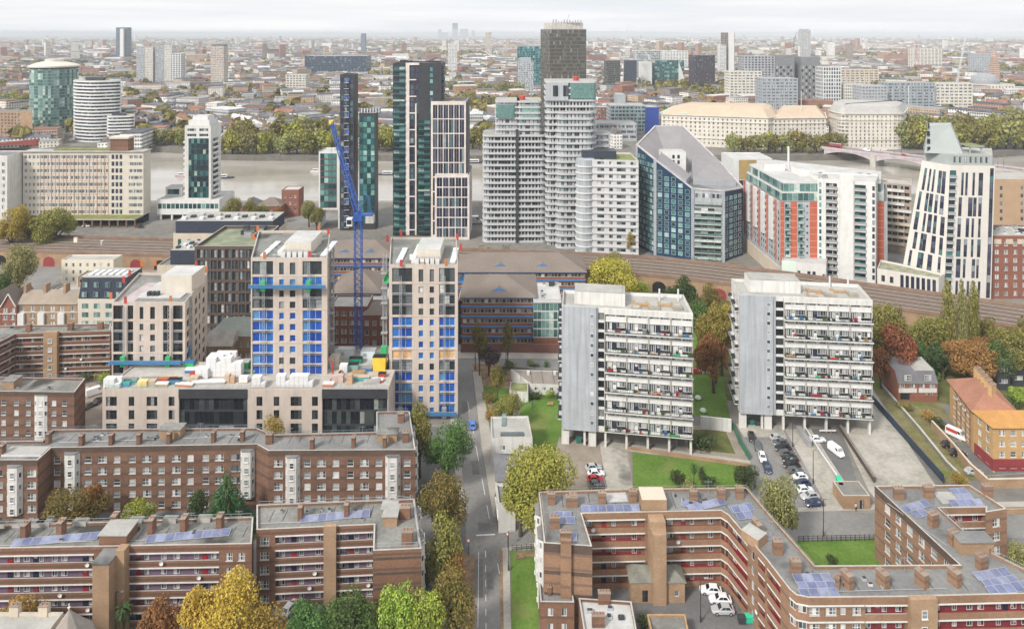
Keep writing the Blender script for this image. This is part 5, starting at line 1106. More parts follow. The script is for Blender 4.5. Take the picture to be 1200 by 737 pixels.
for x_ in(619,650):m=MB();X,Y=P(x_,438,3.3);m.obox(X,Y,3.1,.8,.8,1.0);m.build('chimney',metalw,b.root)
b.finish()
p=poly([(597,458),(619,459.5),(619,448),(598,447)],3.2);b=Bld('bungalow','small white bungalow end with a mossy green roof','bungalow',p,0,3.2,white,M('mossy_felt',(.19,.21,.09),.95,.3,.5),.1);b.win(0,1.5,1.3,.8,.8,'csm');b.finish()
z=11.0;p=poly([(1156,492),(1235,492),(1160,432),(1113,437)],z)
A=(AX(1156,171)+1.9,178.6);Bq=P(1113,446,z);dv=Vector((Bq[0]-A[0],Bq[1]-A[1])).normalized();nv=Vector((dv.y,-dv.x));w_=10.5
p=[A,(A[0]+nv.x*w_,A[1]+nv.y*w_),(Bq[0]+nv.x*w_,Bq[1]+nv.y*w_),Bq]
b=Bld('yellow_brick_flats','yellow brick walk-up flats with a long terracotta roof and white-fronted balconies','apartment block',p,0,z,brick_y,tile_r,.4);L=b.E(3)[2]
for s in range(4):
 u0,u1=2.6+s*(L-4)/4,2.6+(s+.82)*(L-4)/4;b.gallery(3,u0,u1,[.1,2.8,5.5,8.2],brick_y,7,seed=60+s,doors=(doorred,doornav,whitep),edge=whitep,eh=.5,head=2.15)
 b.slab('pier',3,u1+.1,u1+.5,0,z,.3,brick_m)
b.hip_roof(4.2,.7);
for k in range(5):q=Vector(p[0])+dv*(4+k*(L-7)/4)+nv*(w_/2+.6);put('chimney',chim_mesh(2.2,1.0,3.0,brick_y),b.root,(q.x,q.y,z+2.7),.5)
b.finish(None)
q0=Vector(p[0])-dv*1.0;q=[tuple(q0-nv*1.6-dv*4),tuple(q0+nv*14-dv*4),tuple(q0+nv*14+dv*1.0),tuple(q0-nv*1.6+dv*1.0)]
q=[P(1162,556),P(1245,552),P(1238,520),P(1156,520)];q=[(AX(1164,171),171),(AX(1250,171),171),(AX(1250,171),178),(AX(1164,171),178)]
b=Bld('yellow_brick_flats','yellow brick corner flats with a bright orange hipped roof and red painted base','apartment block',q,0,11.2,brick_y,tile_o,.4)
b.grid(0,6,4,1.5,1.4,lambda c,r:'sash2' if c%2==0 else 'sash',.9,2.7,u0=.8);b.slab('painted_base',0,0,b.E(0)[2],0,3.2,.05,redd);b.slab('painted_base',3,0,b.E(3)[2],0,3.2,.05,redd);b.grid(3,2,4,1.2,1.4,'sash',.9,2.7);b.hip_roof(2.3,.6);b.finish(None)
for k,(xa,xb,lab)in enumerate(((1052,1075.5,'brick and white town house at the end of the pair nearest the footpath'),(1075.5,1099,'brick and white town house with a pale roof beside the yellow brick flats'))):
 D=204;pq=rect(AX(xa,D),D,AX(xb,D),D+8);b=Bld('town_house',lab,'house',pq,0,5.2,brick_r,tile_g,.3,'pair of town houses');L=b.E(0)[2]
 b.slab('white_panel',0,.3,L-.3,2.4,3.7,.06,whitep);b.win(0,.5,3.8,1.6,1.2,'csm3');b.win(0,L-2.4,3.8,1.6,1.2,'csm3');b.win(0,.8,.3,3.2,1.9,'dkd3')if k==0 else b.win(0,2.2,.3,2.4,1.9,'wht')
 m=MB();q=b.poly;m.face([(q[0][0],D-.2,5.1),(q[1][0],D-.2,5.1),(q[1][0],D+1.6,8.2),(q[0][0],D+1.6,8.2)],0);m.face([(q[0][0],D+1.6,8.2),(q[1][0],D+1.6,8.2),(q[1][0],D+8.2,9.2),(q[0][0],D+8.2,9.2)],1)
 for s in(0,1):xx=q[s][0];m.face([(xx,D,5.1),(xx,D+1.6,8.2),(xx,D+8.2,9.2),(xx,D+8.2,5.1)],2)
 m.build('roof',[tile_g,felt2 if k else tile_g,brick_r],b.root);put('window',win_mesh(2.0,1.7,'wht'),b.root,(q[0][0]+L*.35,D+.1,5.9));b.finish(None)
for k,(xa,xb,D,lab)in enumerate(((1151,1167,212,'dark-clad terraced house with white dormer behind the terracotta roof'),(1168,1184,210,'dark-clad terraced house with a plain grey roof behind the terracotta roof'),(1186,1215,212,'dark-clad terraced house with a bright roof sheet at the picture edge'))):
 pq=rect(AX(xa,D),D,AX(xb,D),D+8);b=Bld('town_house',lab,'house',pq,0,8.2,charcoal,[tile_g,tile_g,roofw][k],.2,'dark terraced houses');b.win(0,.8,5.6,2.6,1.6,'wht');b.win(0,.8,2,2.6,1.4,'csm3');b.hip_roof(1.4,.3,ridge=.05);b.finish(None)
D=282;pq=rect(AX(1161,D),D,AX(1240,D),D+16);b=Bld('red_brick_block','red brick building with white-framed windows beside the leaning white tower','building',pq,0,26,brick_r,felt2);b.grid(0,7,7,1.6,1.8,'sash2',1.4,3.4);m=MB()
for k in range(5):b.slab('stone_panel',0,1.4+k*4.8,4.4+k*4.8,22.6,24.6,.06,sand)
b.clutter(16,8,(1,3),1.2,[metalw,galv,charcoal,whitep]);b.finish()
D=372;pq=rect(AX(1160,D),D,AX(1260,D),D+22);b=Bld('tan_block','plain tan brick block with narrow window strips at the picture edge','building',pq,0,30,tanb,felt2);b.grid(0,4,6,1.7,2.2,'stair',3,4.2);b.finish()
def box_poly(xl,xr,D,depth,dr=0.0):return[(AX(xl,D),D),(AX(xr,D),D-dr),(AX(xr,D),D-dr+depth),(AX(xl,D),D+depth)]
D=393;b=Bld('white_slab','wide cream slab block with a blank stair strip and copper-lined window bays beside the river','office building',box_poly(27,168,D,8),4.5,41,cream,felt,.6);L=b.E(0)[2];n=9
fh=3.95;ch=M('copper_mullion',(.5,.32,.22),.6)
b.grid(0,4,9,1.5,1.9,'csm3',5.6,fh,u0=.4,u1=b.u(0,47));b.grid(0,18,9,1.9,2.0,'csm3',5.6,fh,u0=b.u(0,47),u1=b.u(0,127));b.grid(0,3,9,1.6,2.5,'navy2',5.4,fh,u0=b.u(0,130),u1=b.u(0,144));b.grid(0,5,9,1.6,1.9,'csm3',5.6,fh,u0=b.u(0,151))
for k in range(19):u=b.u(0,47)+k*(b.u(0,127)-b.u(0,47))/18;b.slab('mullion',0,u-.12,u+.12,4.6,39.5,.25,ch if k%2 else cream)
for k in range(9):b.slab('spandrel',0,b.u(0,47),b.u(0,127),4.6+k*fh,5.2+k*fh,.12,M('salmon_spandrel',(.58,.42,.34)))
m=MB();q=b.poly;m.box(q[0][0]-.6,D-.7,41,q[1][0]+.6,D+8.6,41.5);m.build('roof_slab',felt2,b.root);m=MB();m.box(AX(128,D),D+1,41,AX(149,D),D+7,48.5,0,1);m.box(AX(127,D),D+.5,48.5,AX(150,D),D+7.5,49.6,1);m.build('lift_housing',[brick_b,cream],b.root)
m=MB();m.box(AX(60,D),D+2,41.5,AX(126,D),D+7,42.3);m.build('green_roof',M('sedum',(.19,.2,.07),.95,.3,.3),b.root)
m=MB();m.box(AX(30,D),D+1.5,0,AX(167,D),D+7,4.5);m.build('recessed_base',g_dark,b.root)
m=MB();m.box(AX(38,D-9),D-9,4.3,AX(158,D-9),D+.5,5.0,0,1);m.build('canopy',[conc,M('sedum',(.19,.2,.07))],b.root)
for k in range(7):m=MB();X=AX(98+k*10,D-8.5);m.box(X-.4,D-8.6,0,X+.4,D-8,4.3);m.build('pillar',brick_b,b.root)
b.finish()
D=382;b=Bld('white_slab','end of a white office slab cut off by the picture edge','office building',box_poly(-60,8.5,D,16),0,41,white,felt);b.grid(0,10,9,1.6,2.2,'csm3',3,4);b.finish()
D=402;b=Bld('glass_tower','slim tower with deep teal glazing and a stepped white crown on the river bank','residential tower',box_poly(216.5,247,D,14),9,55,white,roofw,.5);q=b.poly
curtain(b.root,[(q[0][0]+2.2,D-.05),(q[1][0]-1.2,D-.05)],12.5,47.5,3.2,1.7,g_tdk,charcoal);L=b.E(0)[2]
for f in range(11):b.balc(1,2,12.6+f*3.2,9,1.3,'white');b.win(1,3,12.8+f*3.2,7,2.2,'dk2');b.balc(3,2,12.6+f*3.2,4,1.3,'white');b.balc(3,9,12.6+f*3.2,4,1.3,'white')
b.grid(0,2,2,5.4,1.6,'strip',48.6,3.1,u0=.6,u1=-.6)
for r,(k,z,h)in enumerate(((1.5,55,3),(3.2,58,2.4))):m=MB();m.prism(inset(b.poly,k),z-.6,z+h,0,1);m.build('crown',[whitep,roofw],b.root)
b.finish()
D=400;b=Bld('white_podium','low white podium with a continuous dark window strip at the foot of the teal tower','building',box_poly(184,257,D,22),3.2,12,whitep,roofw,.4);b.grid(0,14,1,2.2,3.0,'teal',6.6,3,u0=.4,u1=-.4)
for k in range(6):m=MB();X=AX(188+k*13,D);m.box(X-.5,D+.3,0,X+.5,D+1.2,3.2);m.build('pillar',white,b.root)
m=MB();m.box(AX(186,D),D+3,0,AX(256,D),D+20,3.15);m.build('recessed_base',g_dark,b.root);m=MB();X=AX(196,412);m.box(X,410,11.6,X+10,418,17,0,1);m.build('penthouse',[white,felt2],b.root);put('window',win_mesh(7,3,'teal2'),b.root,(X+1.2,409.9,12.8));b.finish()
D=383;b=Bld('glass_tower','short teal glass block striped with red beside the tall charcoal slab','residential tower',box_poly(373.5,398,D,14),10.5,43,whitep,roofw);q=b.poly
curtain(b.root,[(q[0][0]+.8,D-.05),(q[1][0]-1.6,D-.05)],11.5,42,3.3,2.4,g_teal,charcoal,.15,.5,redd);b.clutter(5,6,(1.5,3),1.6,[whitep,metalw])
for k in(0,1):m=MB();X=q[k][0]+(.4 if k==0 else-.4);m.box(X-.4,D,0,X+.4,D+12,10.5);m.build('pillar',whitep,b.root)
b.finish()
D=379;b=Bld('charcoal_tower','tall thin charcoal slab tower with a central column of blue-paned balconies','residential tower',box_poly(398.5,414.5,D,11),0,86.6,charcoal,charcoal,.6,'dark riverside towers');L=b.E(0)[2]
for f in range(26):
 for s in(0,1):b.win(0,.4+s*(L-2.4),2+f*3.2,1.6,2.5,'navy')
 b.balc(0,2.3,1.9+f*3.2,2.8,.9,'dark');b.win(0,2.5,2.1+f*3.2,2.4,2.4,'blue2' if f%3==1 else 'navy2')
b.finish()
D=381;b=Bld('glass_tower','teal glass tower with vertical white crown fins next to the charcoal slab','residential tower',box_poly(421,440,D,8),0,65,charcoal,felt2);q=b.poly
curtain(b.root,[(q[0][0]+.2,D-.05),(q[1][0]-.5,D-.05)],3,63,3.2,2.0,g_teal,charcoal,.12,.4);
for k in range(7):m=MB();X=q[0][0]+1+k*1.6;m.box(X,D+.2,65,X+.5,D+1,67.5);m.build('crown_fin',metalw,b.root)
b.finish()
D=369;zt=ZY(74,D);b=Bld('charcoal_tower','tallest dark tower of the riverside with stacked glass balconies and a pale framed window strip','residential tower',box_poly(460.5,517,D,22),0,zt,charcoal,charcoal,.6,'dark riverside towers');L=b.E(0)[2]
nf=28;fh=(zt-3)/nf;pf=M('pale_frame',(.66,.60,.56))
for f in range(nf):
 z=1.6+f*fh;b.win(0,.3,z+.1,6.2,fh-.7,'teal2',.25);b.balc(0,.2,z,6.4,1.2,'teal')
 if f<nf-9:b.win(0,b.u(0,490),z+.1,6.4,fh-.7,'teal2',.25);b.balc(0,b.u(0,490),z,6.6,1.2,'teal')
 elif f%1==0:b.win(0,b.u(0,503.5),z+.1,1.8,fh-.9,'teal',.2)
 for s in(0,1):b.win(0,b.u(0,480.5)+s*2.6,z+.1,1.9,fh-.5,'navy',.3)
 b.balc(1,3,z,6,1.2,'teal');b.win(1,3.2,z+.1,5,fh-.7,'teal2',.2)
b.slab('pale_frame',0,b.u(0,475.5),b.u(0,479.8),.5,zt+.1,.4,pf);b.slab('pale_frame',0,b.u(0,486.5),b.u(0,488.2),.5,zt-22,.4,pf);b.slab('pale_frame',0,b.u(0,475.5),b.u(0,491.5),zt-1.2,zt+.1,.42,pf)
for k in range(10):b.slab('pale_frame',0,b.u(0,479.8),b.u(0,488),3+k*9,3.6+k*9,.35,pf)
b.clutter(8,9,(2,4),2.0,[charcoal,navy]);m=MB();m.bar((AX(500,D+9),D+9,zt),(AX(512,D+9),D+9,zt+2.6),.4);m.build('cleaning_cradle',charcoal,b.root);b.finish()
D=366;zt=ZY(119,D);b=Bld('white_grid_tower','dark-windowed slab with a bold white frame grid, stepping down to a terrace','residential tower',box_poly(505,546,D,24),0,zt,pf,feltd,.8);L=b.E(0)[2];n6=6
def gridface(b,nc,rows,z0,z1):
 L=b.E(0)[2];cw=(L-1.6)/nc;rh=(z1-z0-.8)/rows
 for r in range(rows):
  for c in range(nc):
   u=.9+c*cw;st=3
   b.win(0,u+.15,z0+.4+r*rh,cw*.42,rh-.55,'stack',.3);b.win(0,u+.15+cw*.44,z0+.4+r*rh,cw*.42,rh-.55,'navy',.3)
gridface(b,6,9,1,zt-1);b.slab('dark_return',1,.5,23.5,1,zt-.5,.6,charcoal);b.clutter(6,12,(1,2),1.2,[timber,galv,concd]);b.finish()
D=362;zt=ZY(205,D);b=Bld('white_grid_tower','lower white-gridded block with a planted roof terrace in front of the taller grid slab','residential tower',box_poly(509.5,550,D,4+24),0,zt,pf,felt2,.9);q=b.poly;b.poly=[(q[0][0],D),(q[1][0],D),(q[1][0],D+26),(AX(547,366)+.3,D+26),(AX(547,366)+.3,D+3.7),(q[0][0],D+3.7)];gridface(b,5,6,1,zt-.6)
b.finish()
def wob(xl,xr,D,depth,r=6):return rounded(box_poly(xl,xr,D,depth),r*.6,5)
bandw=M('pale_grey_band',(.50,.505,.515),.5,.05,.4,streak=.1)
t1=thing('curved_tower','white curved balcony tower nearest the dark pair, stepping up to a glazed top','residential tower',AX(602,366),366,0,'curved white riverside towers')
banded(t1,wob(565,641,357,20),0,ZY(160,357),3.1,.8,g_pale,bandw,.8);banded(t1,wob(580,609,359,20,4),ZY(160,357),ZY(120,359),3.1,.8,g_pale,bandw,.7);banded(t1,wob(606,635,358,22,4),ZY(160,357),ZY(120,359),3.1,.8,g_pale,bandw,.7)
for xa,xb in((581,605),(609,634)):m=MB();m.prism(wob(xa,xb,358.4,18,4),ZY(139,358),ZY(123,358),0,1);m.build('glazed_crown',[g_green,felt2],t1)
m=MB();m.box(AX(604.5,356.4),356.4,0,AX(607.5,356.4),358,ZY(152,357));m.build('recess_strip',charcoal,t1);m=MB();m.lathe(AX(612,365),365,[(1.6,ZY(120,359)),(1.6,ZY(114,359)),(0,ZY(114,359))],10);m.build('roof_unit',redm,t1)
t2=thing('curved_tower','tallest white curved balcony tower, in front of the dark glass slab across the river','residential tower',AX(670,352),358,0,'curved white riverside towers')
banded(t2,wob(651,697,347,20,7),0,ZY(133,347),3.1,.8,g_pale,bandw,.8);banded(t2,wob(639,700,352,20,5),ZY(290,352),ZY(97,352),3.1,.8,g_pale,bandw,.8);banded(t2,wob(690,716,356,14,5),0,ZY(158,356),3.1,.8,g_pale,bandw,.8)
m=MB();m.prism(wob(667,699,351.6,19,4),ZY(116,352),ZY(97.5,352),0,1);m.build('glazed_crown',[g_green,felt2],t2);m=MB();m.box(AX(640,351.6),351.6,ZY(118,352),AX(666,351.6),353,ZY(97,352));m.build('clad_crown',greyc,t2)
for xx in(648,660):put('window',win_mesh(2.6,5.5,'dkd'),t2,(AX(xx,351.5),351.5,ZY(113,352)))
m=MB();m.lathe(AX(675,357),357,[(1.5,ZY(97,352)),(1.5,ZY(91,352)),(0,ZY(90,352))],10);m.build('roof_unit',redm,t2)
b=Bld('banded_block','lower white banded block with a rounded corner and planted roof beside the railway','residential block',box_poly(684,747,338,22,3),0,ZY(187,338),M('white_tile',(.58,.58,.58),.5,.05),M('sedum_roof_two',(.22,.24,.1),.95,.3,.3),.8,'curved white riverside towers');L=b.E(0)[2];fh=(b.z1-1)/14
for f in range(14):
 z=.8+f*fh;b.slab('storey_band',0,.02,L,z-.2,z+.35,.35,bandw)
 for xx,ww in((704,3.4),(716,1.8),(728,4.4),(742,2.6)):b.win(0,b.u(0,xx)-ww/2,z+1.2,ww,1.5,'dk2' if(f+int(xx))%3 else 'grey',.2)
m=MB();m.lathe(AX(685.5,342),341,[(4.6,0),(4.6,b.z1-.2),(0,b.z1-.2)],20);m.build('rounded_corner',greyc,b.root)
for f in range(14):m=MB();m.lathe(AX(685.5,342),341,[(4.6,.6+f*fh),(5.0,.6+f*fh),(5.0,1.15+f*fh),(4.6,1.15+f*fh)],20);m.build('storey_band',whitep,b.root)
m=MB();m.box(AX(682,344),343,b.z1-.81,AX(722,344),352,b.z1+3.2,0,1);m.build('penthouse',[navy,charcoal],b.root);b.clutter(5,7,(1.2,2.4),1.6,[whitep,charcoal]);b.finish()
r=thing('faceted_block','faceted blue residential block with a grey roof sloping down towards the railway','residential block',105,335,0)
def pt(x,D):return(AX(x,D),D)
Aq,Bq,Cq,Dq,Eq=pt(746.5,352),pt(767.5,337.5),pt(811.5,329.6),pt(847.5,327),pt(870.5,337);zA,zB,zC,zD,zE=ZY(170,352),ZY(187,337.5),ZY(221,329.6),ZY(224,327),ZY(220,337)
Rq,T2,T1=pt(842,366),pt(800,385),pt(768,385);zR,zT=ZY(189,366),ZY(148,385)
def fac(p,q,za,zb,cols,fh,mat,sty,wf=.62,hf=.62,z0=1.0,seed=0,louv=0):
 m=MB();m.face([(*p,0),(*q,0),(*q,zb),(*p,za)]);m.build('wall',mat,r);P0,P1=Vector(p),Vector(q);L=(P1-P0).length;d=(P1-P0)/L;n=Vector((d.y,-d.x));cw=(L-1.6)/cols;ang=math.atan2(d.y,d.x)
 for c in range(cols):
  u=.8+c*cw+cw*(1-wf)/2;top=za+(zb-za)*(u+cw*.5)/L;k=0
  while z0+(k+1)*fh<top-.8:q_=P0+d*u+n*.02;put('window',win_mesh(cw*wf,fh*hf,sty),r,(q_.x,q_.y,z0+k*fh+fh*.15),ang);k+=1
fac(Aq,Bq,zA,zB,4,2.95,bluecl,'green',.8,.7);fac(Bq,Cq,zB,zC,5,2.75,bluecl,'greensq',.62,.72);fac(Dq,Eq,zD,zE,4,2.75,bluecl,'greensq',.62,.68)
m=MB();m.face([(*Cq,0),(*Dq,0),(*Dq,zD),(*Cq,zC)]);m.build('wall',greyc,r);P0,P1=Vector(Cq),Vector(Dq);L=(P1-P0).length;d=(P1-P0)/L;n=Vector((d.y,-d.x));an=math.atan2(d.y,d.x)
for f in range(9):
 z=1.2+f*2.75;q_=P0+d*.8+n*.03;put('balcony',balc_mesh(L-1.6,.9,'glass'),r,(q_.x,q_.y,z),an);put('window',win_mesh(L-1.8,2.2,'strip'),r,(q_.x+d.x*.1,q_.y+d.y*.1,z+.1),an)
q_=P0+d*.8+n*.03;put('balcony',balc_mesh(L-1.6,1.0,'teal'),r,(q_.x,q_.y,27.2),an)
for k in range(4):q_=P0+d*(1.2+k*3.3)+n*.03;put('louvre',win_mesh(2.7,2.2,'grey'),r,(q_.x,q_.y,30.3),an)
for p,z in((Bq,zB),(Cq,zC),(Dq,zD),(Aq,zA)):m=MB();m.obox(p[0],p[1]-.1,0,1.3,1.0,z+.4,0);m.build('corner_fin',greyc,r)
m=MB()
for p,q,za,zb in((Eq,Rq,zE,zR),(Rq,T2,zR,zT),(T2,T1,zT,zT),(T1,Aq,zT,zA)):m.face([(*p,0),(*q,0),(*q,zb),(*p,za)])
m.build('rear_wall',greyc,r);m=MB();ring=[(*Aq,zA),(*Bq,zB),(*Cq,zC),(*Dq,zD),(*Eq,zE),(*Rq,zR),(*T2,zT),(*T1,zT)]
Nq=(AX(790,346),346,ZY(206,346)-1.5)
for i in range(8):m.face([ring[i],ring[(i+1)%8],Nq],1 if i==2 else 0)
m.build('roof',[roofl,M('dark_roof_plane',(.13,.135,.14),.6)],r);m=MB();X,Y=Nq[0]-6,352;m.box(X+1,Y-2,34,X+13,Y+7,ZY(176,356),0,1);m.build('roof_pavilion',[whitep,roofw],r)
for k in range(2):
 for j in range(2):put('window',win_mesh(1.2,1.8,'dkd'),r,(X+6+k*2.6,Y-2.05,42.5+j*2.8))
for q4 in([(Bq[0]+2,Bq[1]+3,46.5),(Bq[0]+15,Bq[1]-2,37.5),(Bq[0]+19,Bq[1]+4,38.5),(Bq[0]+6,Bq[1]+13,48.5)],[(Dq[0]-12,Dq[1]+9,37),(Eq[0]-3,Eq[1]+1,36),(Rq[0]-3,Rq[1]-4,44.5),(Rq[0]-17,Rq[1]-9,46)]):
 m=MB();lo4=[(x_,y_,30)for x_,y_,_ in q4]
 for i in range(4):m.face([lo4[i],lo4[(i+1)%4],q4[(i+1)%4],q4[i]],1)
 m.face(q4,0);m.build('sloping_roof_wing',[roofl,greyd],r)
for i in range(8):m=MB();m.bar(ring[i],ring[(i+1)%8],.7);m.build('roof_edge',M('pale_roof_edge',(.5,.47,.47)),r)
D=306;zt=ZY(238,D);q=[pt(912,300),pt(960,300),pt(960,325),pt(905,345),pt(871,352)]
q=[pt(871,348),pt(914,302),pt(1040,302),pt(1040,330),pt(905,362)];b=Bld('red_panel_block','red and grey panelled flats with green glass upper storeys behind the white tower','residential block',q,0,35,greyc,roofw,.6);L0,L1=b.E(0)[2],b.E(1)[2]
for k in range(9):u=1+k*(L0-2)/9;b.slab('red_panel',0,u,u+L0/22,8,35-k*.0,.06,terrac)if k%2==0 else b.slab('white_panel',0,u,u+L0/14,16,35,.9,whitep)
b.grid(0,18,9,1.5,1.9,'greensq',8.2,2.95)
for xa,xb in((914.5,919),(926.5,934),(949,957.5),(1028,1036)):b.slab('red_panel',1,b.u(1,xa),b.u(1,xb),7,35,.08,terrac)
for f in range(9):
 z=8+f*2.95
 for xx,ww in((922.5,1.8),(938,2.0),(1021,1.9)):b.balc(1,b.u(1,xx)-ww/2,z,ww+.3,.8,'glass');b.win(1,b.u(1,xx)-ww/2,z+.15,ww,2.2,'teal2')
 for xx in(946,1016):b.win(1,b.u(1,xx)-.4,z+1,.8,.9,'dk')
b.slab('stone_base',0,0,L0,0,6.2,.4,sand);b.grid(0,14,1,1.6,4.2,'dkd',1.2,3,depth=.1,cut=False)
for k,(ins,za,zb)in enumerate(((1.4,35,38.6),(2.6,38.6,42.6))):
 pl=inset(b.poly,ins);curtain(b.root,pl+pl[:1],za,zb,3.6,2.4,g_green,metalw,.12,.2);m=MB();m.prism(pl,zb-.02,zb+.35,0,1,True,True);m.build('roof_slab',[whitep,roofw],b.root)
for x0,x1,y0,y1,h in((900,925,330,340,3.4),(930,960,318,328,3),(940,968,306,316,1.6)):m=MB();m.box(AX(x0,325),y0,42.9,AX(x1,325),y1,42.9+h,0,1);m.build('roof_plant',[whitep,roofw],b.root)
m=MB();m.tube((AX(924,335),335,42),(AX(924,335),335,54),.5);m.build('flue',metalw,b.root);b.finish()
D=297;zt=ZY(212,D);b=Bld('white_tower','bright white tower with two recessed balcony columns between red flats and leaning tower','residential tower',[pt(958,302),pt(1026,294),pt(1030,310),pt(962,316)],0,zt,whitep,roofw,.6);L=b.E(0)[2]
for f in range(14):
 z=3+f*2.95
 if z>zt-3:break
 u=b.u(0,968);b.win(0,u,z+.1,2.6,2.2,'dk2',.8);b.balc(0,u-.2,z,4.6,1.0,'steel');b.win(0,u+2.8,z+.1,1.6,2.2,'dk2',.8);u=b.u(0,1001.5);b.win(0,u,z+.1,4.4,2.3,'teal2',.9);b.balc(0,u,z,4.6,.5,'steel');b.win(0,b.u(0,1024)-.6,z+.3,1.0,2.0,'navy');b.win(0,b.u(0,960),z+.3,.9,2.0,'teal')
b.slab('white_fin',0,b.u(0,983.5),b.u(0,1000),.2,zt+2.6,1.0,whitep);b.clutter(6,9,(1,2.5),1.6,[whitep,galv]);b.finish()
p=[pt(916,296),pt(968,292),pt(970,303),pt(918,308)];b=Bld('white_annex','low white annex with a pale green end panel at the foot of the white tower','building',p,0,10.8,whitep,roofw);b.slab('green_panel',0,.05,b.u(0,933),.5,11.2,.12,ivory);b.win(0,b.u(0,934.5),2,1.2,5.2,'navy2');b.grid(0,2,2,1.3,1.7,'navy',2.6,3,u0=b.u(0,945),u1=b.u(0,957));b.win(0,b.u(0,964),1.5,1.2,5,'navy2');b.finish()
D=330;b=Bld('terraced_flats','weathered brown flats with stacked projecting balconies in front of the bridge','residential block',[pt(1030,345),pt(1068,338),pt(1068,352),pt(1030,360)],0,ZY(215,342),M('weathered_brown',(.36,.29,.24),.9,.15),felt2,1.0);L=b.E(0)[2]
for f in range(9):b.slab('balcony_slab',0,.3+(f%2)*3,L-3+(f%2)*3,4+f*3.3,5.1+f*3.3,1.2,white if f>4 else sand)
b.grid(0,5,9,2,1.6,'dkd',5.4,3.3);b.finish()
r=thing('leaning_tower','white tapering tower with slanting dark window strips and a sloped metal crown','residential tower',AX(1110,285),285,0)
zt=ZY(194,279)
lo=[pt(1053,292),pt(1106,279),pt(1161,277.5),pt(1163,297),pt(1060,306)];hi=[(AX(1079,291),290),(AX(1113.5,279.3),279.3),(AX(1166,278),278),(AX(1165,296),296),(AX(1083,302),302)]
def lerp(e,u,z):
 t=z/zt;a=Vector(lo[e]).lerp(Vector(hi[e]),t);c=Vector(lo[(e+1)%5]).lerp(Vector(hi[(e+1)%5]),t);return a.lerp(c,u)
for e in range(5):
 m=MB()
 for i in range(8):
  for j in range(12):m.face([(*lerp(e,(i+a_)/8,zt*(j+c_)/12),zt*(j+c_)/12)for a_,c_ in((0,0),(1,0),(1,1),(0,1))])
 m.build('wall',M('ivory_stone',(.64,.61,.56),.7,.05,.3,streak=.1),r)
def strip(e,u0,u1,za,zb,mat,nz,out=.06,name='window'):
 m=MB();d=(lerp(e,1,za)-lerp(e,0,za)).normalized();n=Vector((d.y,-d.x))
 for i in range(nz):
  z0,z1=za+(zb-za)*i/nz+.12,za+(zb-za)*(i+1)/nz-.12;q=[lerp(e,u0,z0)+n*out,lerp(e,u1,z0)+n*out,lerp(e,u1,z1)+n*out,lerp(e,u0,z1)+n*out]
  m.face([(q[0].x,q[0].y,z0),(q[1].x,q[1].y,z0),(q[2].x,q[2].y,z1),(q[3].x,q[3].y,z1)],0)
 q=[lerp(e,u0-.006,za)+n*.03,lerp(e,u1+.006,za)+n*.03,lerp(e,u1+.006,zb)+n*.03,lerp(e,u0-.006,zb)+n*.03];m.face([(q[0].x,q[0].y,za),(q[1].x,q[1].y,za),(q[2].x,q[2].y,zb),(q[3].x,q[3].y,zb)],1)
 m.build(name,[mat,charcoal],r)
rr=random.Random(4);lev=[9.5,18,26,34.5,43,zt-2.5]
for k in range(5):
 za,zb=lev[k]+.4,lev[k+1]-.4
 for u in(.12,.30,.42,.60,.78):uu=u+rr.uniform(-.03,.05);strip(0,uu,uu+rr.choice([.055,.075,.10]),za,zb,g_navy,3)
 for u in(.26,.40,.54,.70):uu=u+rr.uniform(-.05,.05);strip(1,uu,uu+rr.choice([.04,.06,.085]),za,zb,g_navy,3)
strip(1,.9,.97,2,zt-1,g_navy,17)
for k in range(17):
 z=3+k*(zt-5)/17;strip(1,.005,.135,z,z+2.9,g_tdk,1,.08,'balcony_recess');d=(lerp(1,1,z)-lerp(1,0,z)).normalized();q_=lerp(1,.0,z);put('balcony',balc_mesh(2.5,.7,'steel'),r,(q_.x,q_.y-.08,z),math.atan2(d.y,d.x))
for u in(.08,.2,.32,.44,.56):strip(1,u+.16,u+.2,1.2,8.6,g_navy,2)
m=MB();m.face([(*p,zt)for p in hi]);m.build('roof',felt2,r)
met=M('sage_metal',(.36,.39,.38),.5,.06,.3);c0=inset(hi,.8);m=MB();m.prism(c0,zt,zt+4.2,0,1);m.build('crown_base',[met,felt2],r)
for k in range(7):q_=Vector(c0[1]).lerp(Vector(c0[2]),.08+k*.125);put('window',win_mesh(1.7,2.4,'dk2'),r,(q_.x,q_.y-.05,zt+1))
m=MB();zb_=ZY(148,286);a_,b_,c_,d_=(AX(1080,287),285,zt+4),(AX(1125,284),282,zt+4),(AX(1128,294),294,zt+4),(AX(1082,298),298,zt+4);a2,b2,c2,d2=(AX(1086,289),288,zb_),(AX(1112,288),287,zb_+.5),(AX(1113,294),293,zb_+.5),(AX(1087,297),296,zb_)
for f in((a_,b_,b2,a2),(b_,c_,c2,b2),(c_,d_,d2,c2),(d_,a_,a2,d2),(a2,b2,c2,d2)):m.face(f)
m.build('crown',met,r)
for k in range(4):put('window',win_mesh(1.3,2.0,'dkd'),r,(AX(1085+k*.6,286),285.0+k*.55,zt+4.6+k*3.2),.05)
m=MB();m.box(AX(1130,286),282,zt+7,AX(1146,286),290,zt+7.4,0,1);
for s in(1131,1144):m.box(AX(s,286),283,zt+4.2,AX(s,286)+.4,283.4,zt+7)
m.build('pergola',[met,M('planting',(.2,.22,.08),.95,.3,1)],r)
b=Bld('white_annex','low white podium with slot windows wrapping the foot of the leaning tower','building',[pt(1028,285),pt(1052,281),pt(1100,274),pt(1107,278.4),pt(1053,291.4),pt(1032,296)],0,11.5,M('ivory_stone',(.64,.61,.56)),M('terrace_planting',(.28,.28,.2),.95,.3,.5),.8)
